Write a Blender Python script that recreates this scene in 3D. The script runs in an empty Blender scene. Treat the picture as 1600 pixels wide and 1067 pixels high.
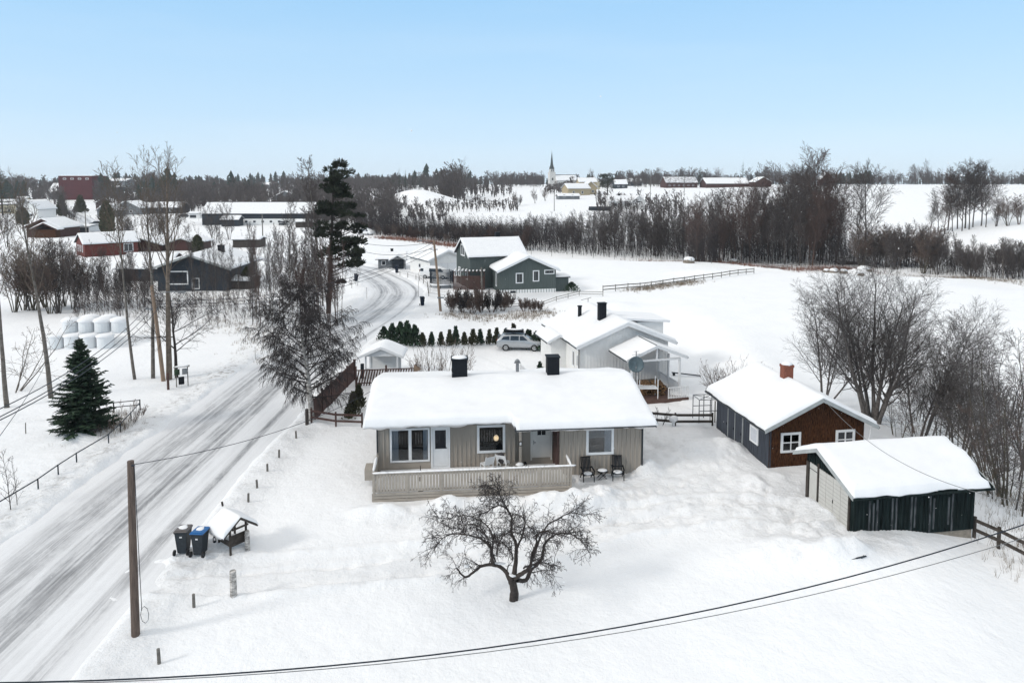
import bpy, math, random
import numpy as np
from mathutils import Vector
R=math.radians
sc=bpy.context.scene; col=sc.collection
rnd=random.Random(7)
# ---------------------------------------------------------------- camera
H=15.5; F=1067.; TH=R(4.5); PY0=288+F*math.tan(TH); CT,ST=math.cos(TH),math.sin(TH)
cd=bpy.data.cameras.new('camera'); cam=bpy.data.objects.new('camera',cd); col.objects.link(cam)
cd.sensor_width=36; cd.lens=36*F/1600; cd.shift_y=-(533.5-PY0)/1600; cd.clip_start=.1; cd.clip_end=9000
cam.location=(0,0,H); cam.rotation_euler=(R(90)-TH,0,0); sc.camera=cam
# ---------------------------------------------------------------- noise + terrain function
def _h(i,j,s):
    n=(i.astype(np.int64)*374761393+j.astype(np.int64)*668265263+s*974634777)&0x7fffffff
    n=((n^(n>>13))*1274126177)&0x7fffffff
    return ((n^(n>>16))&0xffff)/65535.
def vnoise(x,y,s=0):
    xi=np.floor(x);yi=np.floor(y);fx=x-xi;fy=y-yi
    fx=fx*fx*(3-2*fx);fy=fy*fy*(3-2*fy)
    a=_h(xi,yi,s);b=_h(xi+1,yi,s);c=_h(xi,yi+1,s);d=_h(xi+1,yi+1,s)
    return (a*(1-fx)+b*fx)*(1-fy)+(c*(1-fx)+d*fx)*fy-.5
def fbm(x,y,s=0,o=3):
    r=0;a=1.
    for k in range(o): r=r+a*vnoise(x*2**k,y*2**k,s+k*7);a*=.5
    return r
def sst(x,a,b):
    t=np.clip((x-a)/(b-a),0,1); return t*t*(3-2*t)
AZ=np.array([-.9,-.35,-.2,0,.1,.25,.45,.6,.75,1.0])
DD=np.array([0,100,120,140,170,210,250,300,350,450,550,700,1000,1600,4500.])
ZT=np.array([
[0,0,0,0,0,0,0,0,.5,1.5,4,9,14,16,20],
[0,0,0,0,0,0,0,1,2,4,7,10,14,16,20],
[0,0,0,0,0,0,1,3,5,7.5,10,12.5,14.5,16,18],
[0,0,0,0,-3,-1,1.5,4,6,9.3,11.5,14,14.8,15,16],
[0,0,0,-.2,-3.5,-1.5,1.2,4.5,6.3,9.3,11.5,14,14.8,15,16],
[0,0,0,-.5,-4,-2,.5,3,6,10,13.4,14.6,15,15,15],
[0,0,-.3,-3,-4,-1,2.5,6,9,13,14.8,15.2,15,15,15],
[0,0,-1,-4,-3,1,4,8,10.5,13.5,15,15.2,15,15,15],
[0,-.3,-3,-3,4.5,6.2,6.4,7.5,10,13.5,15,15.2,15,15,15],
[0,-.5,-3,-1,5.5,7,7,8,10,13.5,15,15,15,15,15]])
RC=[(-17.7,-30),(-17.8,15),(-18.2,30),(-18.5,45),(-18.7,58),(-18.0,68),(-16.8,78),(-16.1,88),(-16.6,97),(-18.7,105),(-22.4,114),(-27,123),(-34,131),(-44,138),(-60,146)]
def catmull(P,n):
    P=[np.array(p,float) for p in P]; P=[2*P[0]-P[1]]+P+[2*P[-1]-P[-2]]; o=[]
    for i in range(1,len(P)-2):
        for k in range(n):
            t=k/n;a,b,c,d=P[i-1:i+3]
            o.append(.5*((2*b)+(-a+c)*t+(2*a-5*b+4*c-d)*t*t+(-a+3*b-3*c+d)*t**3))
    o.append(P[-2]); return np.array(o)
RP=catmull(RC,8)
def pdist(X,Y,P):
    best=np.full(np.shape(X),1e9)
    for i in range(len(P)-1):
        ax,ay=P[i][:2];bx,by=P[i+1][:2];dx,dy=bx-ax,by-ay
        t=np.clip(((X-ax)*dx+(Y-ay)*dy)/(dx*dx+dy*dy),0,1)
        best=np.minimum(best,np.hypot(X-ax-t*dx,Y-ay-t*dy))
    return best
def z0(X,Y):
    X=np.asarray(X,float);Y=np.asarray(Y,float)
    az=np.clip(X/(np.abs(Y)+1.),-.89,.99);D=np.clip(Y,0,4400)
    i=np.clip(np.searchsorted(AZ,az)-1,0,len(AZ)-2);j=np.clip(np.searchsorted(DD,D,side='right')-1,0,len(DD)-2)
    u=(az-AZ[i])/(AZ[i+1]-AZ[i]);v=(D-DD[j])/(DD[j+1]-DD[j])
    u=u*u*(3-2*u); v=v*.5+.5*v*v*(3-2*v)
    z=(ZT[i,j]*(1-u)+ZT[i+1,j]*u)*(1-v)+(ZT[i,j+1]*(1-u)+ZT[i+1,j+1]*u)*v
    # low ground round the white house
    z=z-1.15*sst(X,-9,-2)*(1-sst(X,16,24))*sst(Y,44,50)*(1-sst(Y,74,92))
    # fall to the stream beside the garage
    z=z-.75*sst(X-.15*(Y-30),16.5,22)*(1-sst(Y,60,80))
    z=z-1.6*sst(X-.12*(Y-30),22,30)*(1-sst(Y,60,80))
    z=z+.25*fbm(X/30,Y/30,3)*sst(Y,60,120)
    return z
def zf(x,y): return float(z0(x,y))
def ray(px,py):
    a=(px-800)/F;b=(PY0-py)/F
    return np.array([a,CT+b*ST,b*CT-ST])
_TT=12.*1.006**np.arange(930)
def at(px,py,dz=0.):
    d=ray(px,py);T=_TT
    for _ in range(3):
        hit=H+d[2]*T<=z0(d[0]*T,d[1]*T)+dz;k=int(np.argmax(hit)) if hit.any() else len(T)-1
        hi=T[k];lo=T[max(0,k-1)];T=np.linspace(lo,hi,24)
    return (d[0]*hi,d[1]*hi,zf(d[0]*hi,d[1]*hi))
def atY(px,py,Y):
    d=ray(px,py);t=Y/d[1];return (d[0]*t,Y,H+d[2]*t)
# ---------------------------------------------------------------- materials
M={}
def nd(nt,t,**k):
    n=nt.nodes.new(t)
    for a,b in k.items():
        if a in n.inputs: n.inputs[a].default_value=b
        else: setattr(n,a,b)
    return n
def mat(name,c,rough=.7,var=.15,scale=6.,bump=0.,bscale=40.,metal=0.,stretch=None,spec=.3,c2=None,coat=0.):
    m=bpy.data.materials.new(name);m.use_nodes=True;nt=m.node_tree;b=nt.nodes['Principled BSDF']
    b.inputs['Roughness'].default_value=rough;b.inputs['Metallic'].default_value=metal;b.inputs['Specular IOR Level'].default_value=spec
    b.inputs['Coat Weight'].default_value=coat
    tc=nd(nt,'ShaderNodeTexCoord');mp=nd(nt,'ShaderNodeMapping');nt.links.new(tc.outputs['Object'],mp.inputs[0])
    if stretch: mp.inputs['Scale'].default_value=stretch
    n=nd(nt,'ShaderNodeTexNoise',Scale=scale,Detail=5.,Roughness=.62);nt.links.new(mp.outputs[0],n.inputs['Vector'])
    cr=nd(nt,'ShaderNodeValToRGB');nt.links.new(n.outputs['Fac'],cr.inputs[0])
    lo=[max(0,x*(1-var)) for x in c];hi=[min(1,x*(1+var)) for x in (c2 or c)]
    cr.color_ramp.elements[0].position=.32;cr.color_ramp.elements[0].color=(*lo,1)
    cr.color_ramp.elements[1].position=.68;cr.color_ramp.elements[1].color=(*hi,1)
    nt.links.new(cr.outputs[0],b.inputs['Base Color'])
    if bump:
        n2=nd(nt,'ShaderNodeTexNoise',Scale=bscale,Detail=4.);nt.links.new(mp.outputs[0],n2.inputs['Vector'])
        bp=nd(nt,'ShaderNodeBump',Strength=bump,Distance=.02);nt.links.new(n2.outputs['Fac'],bp.inputs['Height']);nt.links.new(bp.outputs[0],b.inputs['Normal'])
    M[name]=m;return m
mat('roof_snow',(.79,.795,.81),.75,.015,1.5,.5,3.,c2=(.81,.815,.825))
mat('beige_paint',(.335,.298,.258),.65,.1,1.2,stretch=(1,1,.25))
mat('beige_rail',(.35,.315,.275),.65,.12,2.)
mat('white_paint',(.72,.73,.74),.5,.05,3.)
mat('offwhite_wall',(.78,.775,.76),.6,.05,2.)
mat('door_white',(.7,.71,.72),.45,.04,2.)
mat('door_grey',(.74,.72,.68),.45,.04,2.)
mat('glass_dark',(.018,.022,.028),.06,.3,2.,spec=.6)
mat('black_metal',(.008,.010,.014),.6,.25,6.,spec=.15)
mat('dark_roof',(.035,.04,.046),.6,.25,6.)
mat('grey_barge',(.36,.38,.38),.6,.12,3.)
mat('blue_grey_board',(.045,.052,.066),.9,.35,3.,.4,20.,stretch=(4,4,.35))
mat('brown_board',(.02,.008,.004),.9,.6,5.,.6,20.,stretch=(4,4,.8),c2=(.072,.03,.014),spec=.12)
mat('green_black_board',(.003,.007,.007),.9,.4,2.,.5,20.,stretch=(4,4,.3),c2=(.012,.02,.02),spec=.12)
mat('pale_weathered',(.022,.028,.032),.9,.6,3.,.4,20.,stretch=(3,3,.5),c2=(.085,.09,.095),spec=.12)
mat('garage_door',(.50,.49,.46),.55,.05,3.)
mat('concrete',(.26,.23,.19),.9,.25,4.,.4,30.)
mat('brick',(.2,.07,.045),.85,.35,14.,.5,30.)
mat('brown_fence',(.075,.042,.036),.8,.3,4.,stretch=(2,2,.4))
mat('grey_wood',(.16,.15,.135),.85,.35,4.,.4,30.)
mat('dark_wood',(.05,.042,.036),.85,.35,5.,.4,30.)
mat('pole_wood',(.115,.085,.07),.85,.35,5.,.5,30.,stretch=(4,4,.4))
mat('light_pole_wood',(.23,.165,.12),.85,.3,5.,.5,30.,stretch=(4,4,.3))
mat('bark',(.045,.037,.033),.9,.4,9.,.6,25.)
mat('bark_red',(.085,.055,.045),.9,.4,9.,.6,25.)
mat('bark_olive',(.085,.075,.055),.9,.4,9.,.6,25.)
mat('bark_pale',(.20,.175,.15),.9,.35,3.,.5,25.,stretch=(1,1,3))
mat('aspen_bark',(.14,.125,.11),.9,.45,2.5,.5,25.,stretch=(1,1,2))
mat('twig_dark',(.036,.03,.03),.9,.3,9.)
mat('twig_red',(.09,.06,.052),.9,.3,9.)
mat('twig_shrub',(.13,.095,.08),.9,.3,9.)
mat('twig_tan',(.12,.095,.075),.9,.3,9.)
mat('bark_far',(.095,.083,.077),.9,.4,9.)
mat('alder_twig',(.095,.085,.082),.9,.35,9.)
mat('alder_bark',(.10,.09,.085),.9,.4,6.,.5,25.)
mat('old_trunk',(.15,.12,.095),.9,.4,3.,.5,25.,stretch=(1,1,2))
mat('birch_bark',(.30,.28,.26),.85,.75,5.,.4,20.,stretch=(1,1,2.5),c2=(.42,.4,.38))
mat('spruce_needle',(.016,.034,.02),.85,.45,1.2,c2=(.03,.055,.03))
mat('pine_needle',(.014,.022,.014),.85,.45,1.5,c2=(.03,.036,.022))
mat('thuja_needle',(.028,.034,.02),.85,.45,2.5,c2=(.06,.06,.03))
mat('dry_grass',(.19,.15,.11),.95,.35,3.)
mat('far_twig',(.085,.072,.068),.95,.3,.1)
mat('far_needle',(.028,.042,.036),.95,.3,.1)
mat('dark_paint',(.022,.03,.04),.6,.2,2.,stretch=(4,4,.5))
mat('red_paint',(.12,.026,.02),.7,.2,2.,stretch=(3,3,.4))
mat('dark_red_paint',(.062,.026,.022),.7,.2,2.,stretch=(3,3,.4))
mat('block_red',(.075,.013,.017),.8,.15,.3)
mat('blue_grey_paint',(.085,.104,.10),.65,.12,2.,stretch=(3,3,.3))
mat('cream_paint',(.42,.38,.28),.7,.1,1.)
mat('yellow_paint',(.38,.31,.2),.7,.1,1.)
mat('grey_paint',(.17,.18,.19),.7,.15,1.)
mat('church_white',(.55,.54,.52),.8,.1,.5)
mat('slate',(.05,.06,.065),.6,.2,1.)
mat('patchy_snow_roof',(.16,.15,.15),.9,.3,.7,c2=(.72,.73,.75))
mat('car_silver',(.40,.42,.44),.3,.04,2.,metal=.4,coat=.6,spec=.5)
mat('car_white',(.7,.71,.72),.3,.03,2.,coat=.5,spec=.5)
mat('car_dark',(.03,.035,.045),.35,.2,2.,coat=.5,spec=.5)
mat('rubber',(.02,.02,.021),.8,.2,8.)
mat('alloy',(.35,.36,.37),.35,.1,8.,metal=.7)
mat('plastic_grey',(.024,.03,.036),.5,.2,6.,spec=.2)
mat('lid_grey',(.13,.115,.11),.5,.12,6.)
mat('lid_blue',(.02,.12,.32),.45,.1,6.)
mat('bin_navy',(.008,.014,.028),.6,.15,6.,spec=.15)
mat('badge',(.6,.6,.6),.5,.02,4.)
mat('cable_dark',(.015,.02,.03),.6,.1,2.)
mat('cable_grey',(.16,.16,.16),.6,.1,2.)
mat('metal_grey',(.2,.21,.22),.45,.2,6.,metal=.5)
mat('dish',(.10,.14,.16),.5,.15,6.,metal=.2)
mat('firewood',(.14,.07,.035),.9,.6,7.,c2=(.20,.12,.06))
mat('deck_brown',(.10,.06,.05),.8,.25,4.)
mat('curtain',(.5,.52,.56),.9,.08,8.)
mat('unlit_black',(.012,.013,.016),.9,.3,3.)  # near-black colour standing in for unlit depth behind glass and in openings
mat('blanket',(.05,.048,.05),.95,.4,10.)
mat('net',(.035,.045,.06),.9,.2,10.)
mat('bale_wrap',(.72,.735,.75),.4,.06,2.,c2=(.7,.72,.73))
mat('stone',(.2,.17,.14),.9,.4,3.,.5,10.)
mat('rust_brush',(.17,.075,.05),.95,.4,3.)
def lampmat():
    m=bpy.data.materials.new('lamp_glow');m.use_nodes=True;b=m.node_tree.nodes['Principled BSDF']
    b.inputs['Base Color'].default_value=(.8,.65,.45,1);b.inputs['Emission Color'].default_value=(1,.72,.42,1);b.inputs['Emission Strength'].default_value=.8;M['lamp_glow']=m
lampmat()
def clearmat():
    m=bpy.data.materials.new('window_glass');m.use_nodes=True;nt=m.node_tree;nt.nodes.clear()
    o=nd(nt,'ShaderNodeOutputMaterial');t=nd(nt,'ShaderNodeBsdfTransparent');g=nd(nt,'ShaderNodeBsdfGlossy',Roughness=.02)
    f=nd(nt,'ShaderNodeFresnel',IOR=1.7);mx=nd(nt,'ShaderNodeMixShader')
    t.inputs[0].default_value=(.85,.88,.9,1)
    nt.links.new(f.outputs[0],mx.inputs[0]);nt.links.new(t.outputs[0],mx.inputs[1]);nt.links.new(g.outputs[0],mx.inputs[2]);nt.links.new(mx.outputs[0],o.inputs[0]);M['window_glass']=m
clearmat()
def groundmat():
    m=bpy.data.materials.new('ground_snow');m.use_nodes=True;nt=m.node_tree;b=nt.nodes['Principled BSDF'];L=nt.links.new
    b.inputs['Roughness'].default_value=.7;b.inputs['Specular IOR Level'].default_value=.25
    tc=nd(nt,'ShaderNodeTexCoord')
    n=nd(nt,'ShaderNodeTexNoise',Scale=.35,Detail=8.,Roughness=.6);L(tc.outputs['Object'],n.inputs['Vector'])
    cr=nd(nt,'ShaderNodeValToRGB');L(n.outputs['Fac'],cr.inputs[0])
    cr.color_ramp.elements[0].position=.25;cr.color_ramp.elements[0].color=(.83,.835,.85,1)
    cr.color_ramp.elements[1].position=.6;cr.color_ramp.elements[1].color=(.87,.875,.885,1)
    # trampled dirt flecks where the mesh says so
    at_=nd(nt,'ShaderNodeAttribute',attribute_name='dirt')
    n3=nd(nt,'ShaderNodeTexNoise',Scale=2.2,Detail=8.,Roughness=.75);L(tc.outputs['Object'],n3.inputs['Vector'])
    c3=nd(nt,'ShaderNodeValToRGB');L(n3.outputs['Fac'],c3.inputs[0]);c3.color_ramp.elements[0].position=.5;c3.color_ramp.elements[1].position=.72
    mu=nd(nt,'ShaderNodeMath',operation='MULTIPLY');L(at_.outputs['Fac'],mu.inputs[0]);L(c3.outputs[0],mu.inputs[1])
    mx=nd(nt,'ShaderNodeMixRGB');L(mu.outputs[0],mx.inputs[0]);L(cr.outputs[0],mx.inputs[1]);mx.inputs[2].default_value=(.33,.31,.29,1)
    L(mx.outputs[0],b.inputs['Base Color'])
    n1=nd(nt,'ShaderNodeTexNoise',Scale=2.,Detail=10.,Roughness=.6);L(tc.outputs['Object'],n1.inputs['Vector'])
    n2=nd(nt,'ShaderNodeTexNoise',Scale=12.,Detail=6.,Roughness=.7);L(tc.outputs['Object'],n2.inputs['Vector'])
    b1=nd(nt,'ShaderNodeBump',Strength=.5,Distance=.16);L(n1.outputs['Fac'],b1.inputs['Height'])
    ra=nd(nt,'ShaderNodeAttribute',attribute_name='rough');n4=nd(nt,'ShaderNodeTexNoise',Scale=4.5,Detail=10.,Roughness=.72);L(tc.outputs['Object'],n4.inputs['Vector'])
    r1=nd(nt,'ShaderNodeMath',operation='MULTIPLY');L(ra.outputs['Fac'],r1.inputs[0]);L(n4.outputs['Fac'],r1.inputs[1]);r2=nd(nt,'ShaderNodeMath',operation='MULTIPLY_ADD');L(n2.outputs['Fac'],r2.inputs[0]);r2.inputs[1].default_value=.12;L(r1.outputs[0],r2.inputs[2])
    b2=nd(nt,'ShaderNodeBump',Strength=.8,Distance=.16);L(r2.outputs[0],b2.inputs['Height']);L(b1.outputs[0],b2.inputs['Normal']);L(b2.outputs[0],b.inputs['Normal'])
    M['ground_snow']=m
groundmat()
def roadmat():
    m=bpy.data.materials.new('icy_road');m.use_nodes=True;nt=m.node_tree;b=nt.nodes['Principled BSDF'];L=nt.links.new
    b.inputs['Roughness'].default_value=.55
    uv=nd(nt,'ShaderNodeUVMap',uv_map='UVMap');sp=nd(nt,'ShaderNodeSeparateXYZ');L(uv.outputs[0],sp.inputs[0])
    # u in metres across (-4..4), v metres along
    mp=nd(nt,'ShaderNodeMapping');mp.inputs['Scale'].default_value=(4.2,.05,1);L(uv.outputs[0],mp.inputs[0])
    n=nd(nt,'ShaderNodeTexNoise',Scale=1.,Detail=8.,Roughness=.68);L(mp.outputs[0],n.inputs['Vector'])
    mp2=nd(nt,'ShaderNodeMapping');mp2.inputs['Scale'].default_value=(.28,.03,1);L(uv.outputs[0],mp2.inputs[0])
    nb=nd(nt,'ShaderNodeTexNoise',Scale=1.,Detail=3.);L(mp2.outputs[0],nb.inputs['Vector'])
    # wobble u
    wv=nd(nt,'ShaderNodeMath',operation='MULTIPLY_ADD');L(nb.outputs['Fac'],wv.inputs[0]);wv.inputs[1].default_value=1.3;L(sp.outputs[0],wv.inputs[2])
    fc=nd(nt,'ShaderNodeMapRange');L(wv.outputs[0],fc.inputs[0]);fc.inputs[1].default_value=-4.35+.0;fc.inputs[2].default_value=5.65
    rr=nd(nt,'ShaderNodeValToRGB');L(fc.outputs[0],rr.inputs[0]);e=rr.color_ramp.elements
    pts=[(0,0),(.09,.03),(.17,.2),(.22,.5),(.27,.6),(.31,.85),(.36,.7),(.42,.38),(.47,.62),(.53,.95),(.58,.8),(.63,.35),(.69,.16),(.735,.25),(.76,.95),(.785,.85),(.81,.2),(.88,.1),(.94,.02)]
    e[0].position=0;e[0].color=(0,0,0,1);e[1].position=1;e[1].color=(0,0,0,1)
    for p,v in pts[1:]:
        k=e.new(p);k.color=(v,v,v,1)
    c1=nd(nt,'ShaderNodeValToRGB');L(n.outputs['Fac'],c1.inputs[0]);c1.color_ramp.elements[0].position=.3;c1.color_ramp.elements[1].position=.68
    mu=nd(nt,'ShaderNodeMath',operation='MULTIPLY');L(rr.outputs[0],mu.inputs[0]);L(c1.outputs[0],mu.inputs[1])
    ad=nd(nt,'ShaderNodeMath',operation='MULTIPLY_ADD',use_clamp=True);L(rr.outputs[0],ad.inputs[0]);ad.inputs[1].default_value=.16;L(mu.outputs[0],ad.inputs[2])
    # fine gravel speckle
    mp3=nd(nt,'ShaderNodeMapping');mp3.inputs['Scale'].default_value=(6,3,1);L(uv.outputs[0],mp3.inputs[0])
    n3=nd(nt,'ShaderNodeTexNoise',Scale=2.,Detail=8.,Roughness=.8);L(mp3.outputs[0],n3.inputs['Vector'])
    ov=nd(nt,'ShaderNodeMath',operation='MULTIPLY_ADD',use_clamp=True);L(n3.outputs['Fac'],ov.inputs[0]);ov.inputs[1].default_value=.3;
    mp4=nd(nt,'ShaderNodeMapping');mp4.inputs['Scale'].default_value=(1.1,.28,1);L(uv.outputs[0],mp4.inputs[0]);n5=nd(nt,'ShaderNodeTexNoise',Scale=1.,Detail=9.,Roughness=.75,Distortion=.6);L(mp4.outputs[0],n5.inputs['Vector'])
    q5=nd(nt,'ShaderNodeMapRange');L(n5.outputs['Fac'],q5.inputs[0]);q5.inputs[1].default_value=.3;q5.inputs[2].default_value=.7;q5.inputs[3].default_value=.35;q5.inputs[4].default_value=1.5
    m5=nd(nt,'ShaderNodeMath',operation='MULTIPLY',use_clamp=True);L(ad.outputs[0],m5.inputs[0]);L(q5.outputs[0],m5.inputs[1]);ad=m5
    sb=nd(nt,'ShaderNodeMath',operation='SUBTRACT');L(ad.outputs[0],sb.inputs[0]);sb.inputs[1].default_value=.12;L(sb.outputs[0],ov.inputs[2])
    cc=nd(nt,'ShaderNodeValToRGB');L(ov.outputs[0],cc.inputs[0]);ce=cc.color_ramp.elements
    ce[0].color=(.80,.805,.82,1);ce[1].color=(.2,.2,.205,1);k=ce.new(.3);k.color=(.62,.62,.63,1);k=ce.new(.65);k.color=(.36,.36,.37,1)
    L(cc.outputs[0],b.inputs['Base Color'])
    bp=nd(nt,'ShaderNodeBump',Strength=.3,Distance=.03);L(n.outputs['Fac'],bp.inputs['Height']);L(bp.outputs[0],b.inputs['Normal'])
    M['icy_road']=m
roadmat()
# ---------------------------------------------------------------- mesh helpers
class MB:
    def __init__(s): s.v=[];s.f=[]
    def add(s,vs,fs):
        o=len(s.v); s.v+= [tuple(v) for v in vs]; s.f+=[tuple(i+o for i in f) for f in fs]; return s
    def box(s,x0,x1,y0,y1,z0_,z1):
        return s.add([(x0,y0,z0_),(x1,y0,z0_),(x1,y1,z0_),(x0,y1,z0_),(x0,y0,z1),(x1,y0,z1),(x1,y1,z1),(x0,y1,z1)],
          [(0,3,2,1),(4,5,6,7),(0,1,5,4),(1,2,6,5),(2,3,7,6),(3,0,4,7)])
    def beam(s,a,b,w,h=None,up=(0,0,1)):
        h=h or w;a=Vector(a);b=Vector(b);d=(b-a).normalized();u=Vector(up)
        if abs(d.dot(u))>.98:u=Vector((0,1,0))
        r=d.cross(u).normalized();u=r.cross(d)
        vs=[]
        for p in (a,b):
            for q,t in ((-1,-1),(1,-1),(1,1),(-1,1)): vs.append(p+r*q*w/2+u*t*h/2)
        return s.add(vs,[(3,2,1,0),(4,5,6,7),(0,1,5,4),(1,2,6,5),(2,3,7,6),(3,0,4,7)])
    def cyl(s,a,b,r0,r1=None,n=10):
        r1=r0 if r1 is None else r1;a=Vector(a);b=Vector(b);d=(b-a).normalized();u=Vector((0,0,1)) if abs(d.z)<.9 else Vector((1,0,0))
        x=d.cross(u).normalized();y=d.cross(x);vs=[]
        for p,r in ((a,r0),(b,r1)):
            for k in range(n): t=2*math.pi*k/n; vs.append(p+x*math.cos(t)*r+y*math.sin(t)*r)
        fs=[(k,(k+1)%n,n+(k+1)%n,n+k) for k in range(n)]+[tuple(range(n))[::-1],tuple(range(n,2*n))]
        return s.add(vs,fs)
    def prism(s,poly,a0,a1,ax='y'):
        # poly in the plane across axis; ax='y': poly (x,z); ax='x': poly (y,z); ax='z': poly (x,y)
        n=len(poly);f={'y':lambda p,a:(p[0],a,p[1]),'x':lambda p,a:(a,p[0],p[1]),'z':lambda p,a:(p[0],p[1],a)}[ax]
        vs=[f(p,a0) for p in poly]+[f(p,a1) for p in poly]
        return s.add(vs,[tuple(range(n)),tuple(range(2*n-1,n-1,-1))]+[(k,k+n,(k+1)%n+n,(k+1)%n) for k in range(n)])
    def blob(s,c,r,n=8,m=5,seed=0,rough=.15):
        g=random.Random(seed);vs=[(c[0],c[1],c[2]+r[2])]
        for i in range(1,m):
            ph=math.pi*i/m
            for k in range(n):
                t=2*math.pi*k/n;q=1+g.uniform(-rough,rough);vs.append((c[0]+r[0]*math.sin(ph)*math.cos(t)*q,c[1]+r[1]*math.sin(ph)*math.sin(t)*q,c[2]+r[2]*math.cos(ph)*q))
        vs.append((c[0],c[1],c[2]-r[2]));fs=[(0,1+k,1+(k+1)%n) for k in range(n)]
        for i in range(m-2):
            for k in range(n): a=1+i*n;fs.append((a+k,a+n+k,a+n+(k+1)%n,a+(k+1)%n))
        a=1+(m-2)*n;fs+=[(len(vs)-1,a+(k+1)%n,a+k) for k in range(n)]
        return s.add(vs,fs)
    def build(s,name,m,parent=None,smooth=False,bevel=0.):
        me=bpy.data.meshes.new(name);me.from_pydata(s.v,[],s.f);me.update()
        o=bpy.data.objects.new(name,me);col.objects.link(o);me.materials.append(M[m])
        if parent:o.parent=parent
        if smooth: me.polygons.foreach_set('use_smooth',[True]*len(me.polygons))
        if bevel:
            b=o.modifiers.new('bevel','BEVEL');b.width=bevel;b.segments=2;b.limit_method='ANGLE'
        return o
def tag(o,label,cat=None,group=None,kind=None):
    if label:o['label']=label
    if cat:o['category']=cat
    if group:o['group']=group
    if kind:o['kind']=kind
    return o
def E_(name,label,cat,loc,yaw=0.,group=None):
    o=bpy.data.objects.new(name,None);col.objects.link(o);o.location=loc;o.rotation_euler=(0,0,R(yaw));o.empty_display_size=.3
    return tag(o,label,cat,group)
def copytree(o,loc=None,yaw=None,label=None,scale=None,parent=None,group=None):
    c=o.copy();col.objects.link(c);c.parent=parent
    for ch in o.children: copytree(ch,parent=c)
    if loc is not None:c.location=loc
    if yaw is not None:c.rotation_euler=(0,0,R(yaw))
    if scale:c.scale=scale
    if label:c['label']=label
    if group:c['group']=group
    return c
def npmesh(name,V,Fq,m,parent=None,smooth=False,uv=None):
    me=bpy.data.meshes.new(name);k=Fq.shape[1];nf=len(Fq)
    me.vertices.add(len(V));me.vertices.foreach_set('co',np.ascontiguousarray(V,dtype=np.float32).ravel())
    me.loops.add(nf*k);me.loops.foreach_set('vertex_index',np.ascontiguousarray(Fq,dtype=np.int32).ravel())
    me.polygons.add(nf);me.polygons.foreach_set('loop_start',np.arange(0,nf*k,k,dtype=np.int32));me.polygons.foreach_set('loop_total',np.full(nf,k,dtype=np.int32))
    me.polygons.foreach_set('use_smooth',np.full(nf,smooth,dtype=bool))
    me.update(calc_edges=True);me.validate()
    if uv is not None:
        l=me.uv_layers.new(name='UVMap');l.data.foreach_set('uv',uv[Fq.ravel()].astype(np.float32).ravel())
    me.materials.append(M[m]);o=bpy.data.objects.new(name,me);col.objects.link(o)
    if parent:o.parent=parent
    return o
def tubes(name,S,m,parent=None,smooth=True):
    groups={}
    for p,r,s in S: groups.setdefault((len(p),s),[]).append((p,r))
    Vs=[];Fs=[];off=0
    for (k,s),L in groups.items():
        P=np.array([a for a,_ in L],float);Rr=np.array([b for _,b in L],float);N=len(L)
        T=np.empty_like(P);T[:,1:-1]=P[:,2:]-P[:,:-2];T[:,0]=P[:,1]-P[:,0];T[:,-1]=P[:,-1]-P[:,-2];T/=np.linalg.norm(T,axis=2,keepdims=True)+1e-9
        D=P[:,-1]-P[:,0];up=np.where((np.abs(D[:,2])>.8*np.linalg.norm(D,axis=1))[:,None],np.array([1.,0,0]),np.array([0,0,1.]))
        A=np.cross(T,up[:,None,:]);A/=np.linalg.norm(A,axis=2,keepdims=True)+1e-9;B=np.cross(T,A)
        th=np.arange(s)*2*np.pi/s
        V=P[:,:,None,:]+Rr[:,:,None,None]*(A[:,:,None,:]*np.cos(th)[None,None,:,None]+B[:,:,None,:]*np.sin(th)[None,None,:,None])
        i=(np.arange(N)*k*s)[:,None,None]+(np.arange(k-1)*s)[None,:,None];j=np.arange(s)[None,None,:];j2=(j+1)%s
        Fq=np.stack([i+j,i+j2,i+s+j2,i+s+j],-1).reshape(-1,4)+off
        Vs.append(V.reshape(-1,3));Fs.append(Fq);off+=N*k*s
    return npmesh(name,np.concatenate(Vs),np.concatenate(Fs),m,parent,smooth)
# ---------------------------------------------------------------- ground
BUMPS=[]
def bump(px,py,h,rx,ry=None,rot=0.):
    x,y,_=at(px,py);BUMPS.append((x,y,h,rx,ry or rx,R(rot)))
bump(905,788,.75,1.3,.8);bump(850,790,.45,1.2,.7);bump(700,792,.5,.9,.6);bump(940,775,.45,1.,.7);bump(620,800,.25,1.5,.6);bump(770,785,.35,1.6,.5)
bump(1012,735,.55,.7,.9);bump(1250,860,.5,2.2,1.,15);bump(1325,872,.55,1.6,.7,10);bump(1160,800,.3,1.5,1.);bump(1090,700,.35,1.5,2.)
bump(1180,755,.25,1.3,1.);bump(1050,790,.18,1.5,.8);bump(1210,745,.2,.6,.5);bump(356,853,.42,.9,.6,20);bump(115,688,.4,1.2,.7)
bump(585,800,.2,1.,.5);bump(1135,700,.4,1.2,1.2);bump(495,665,.25,1.,.6);bump(1060,620,.5,1.,1.);bump(650,322,8.,20,16)
bump(960,480,.6,3,2);bump(1100,428,.8,5,3);bump(1340,428,.9,4,2.5);bump(1200,424,.7,7,2.5);bump(1430,424,.6,8,3)
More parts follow.
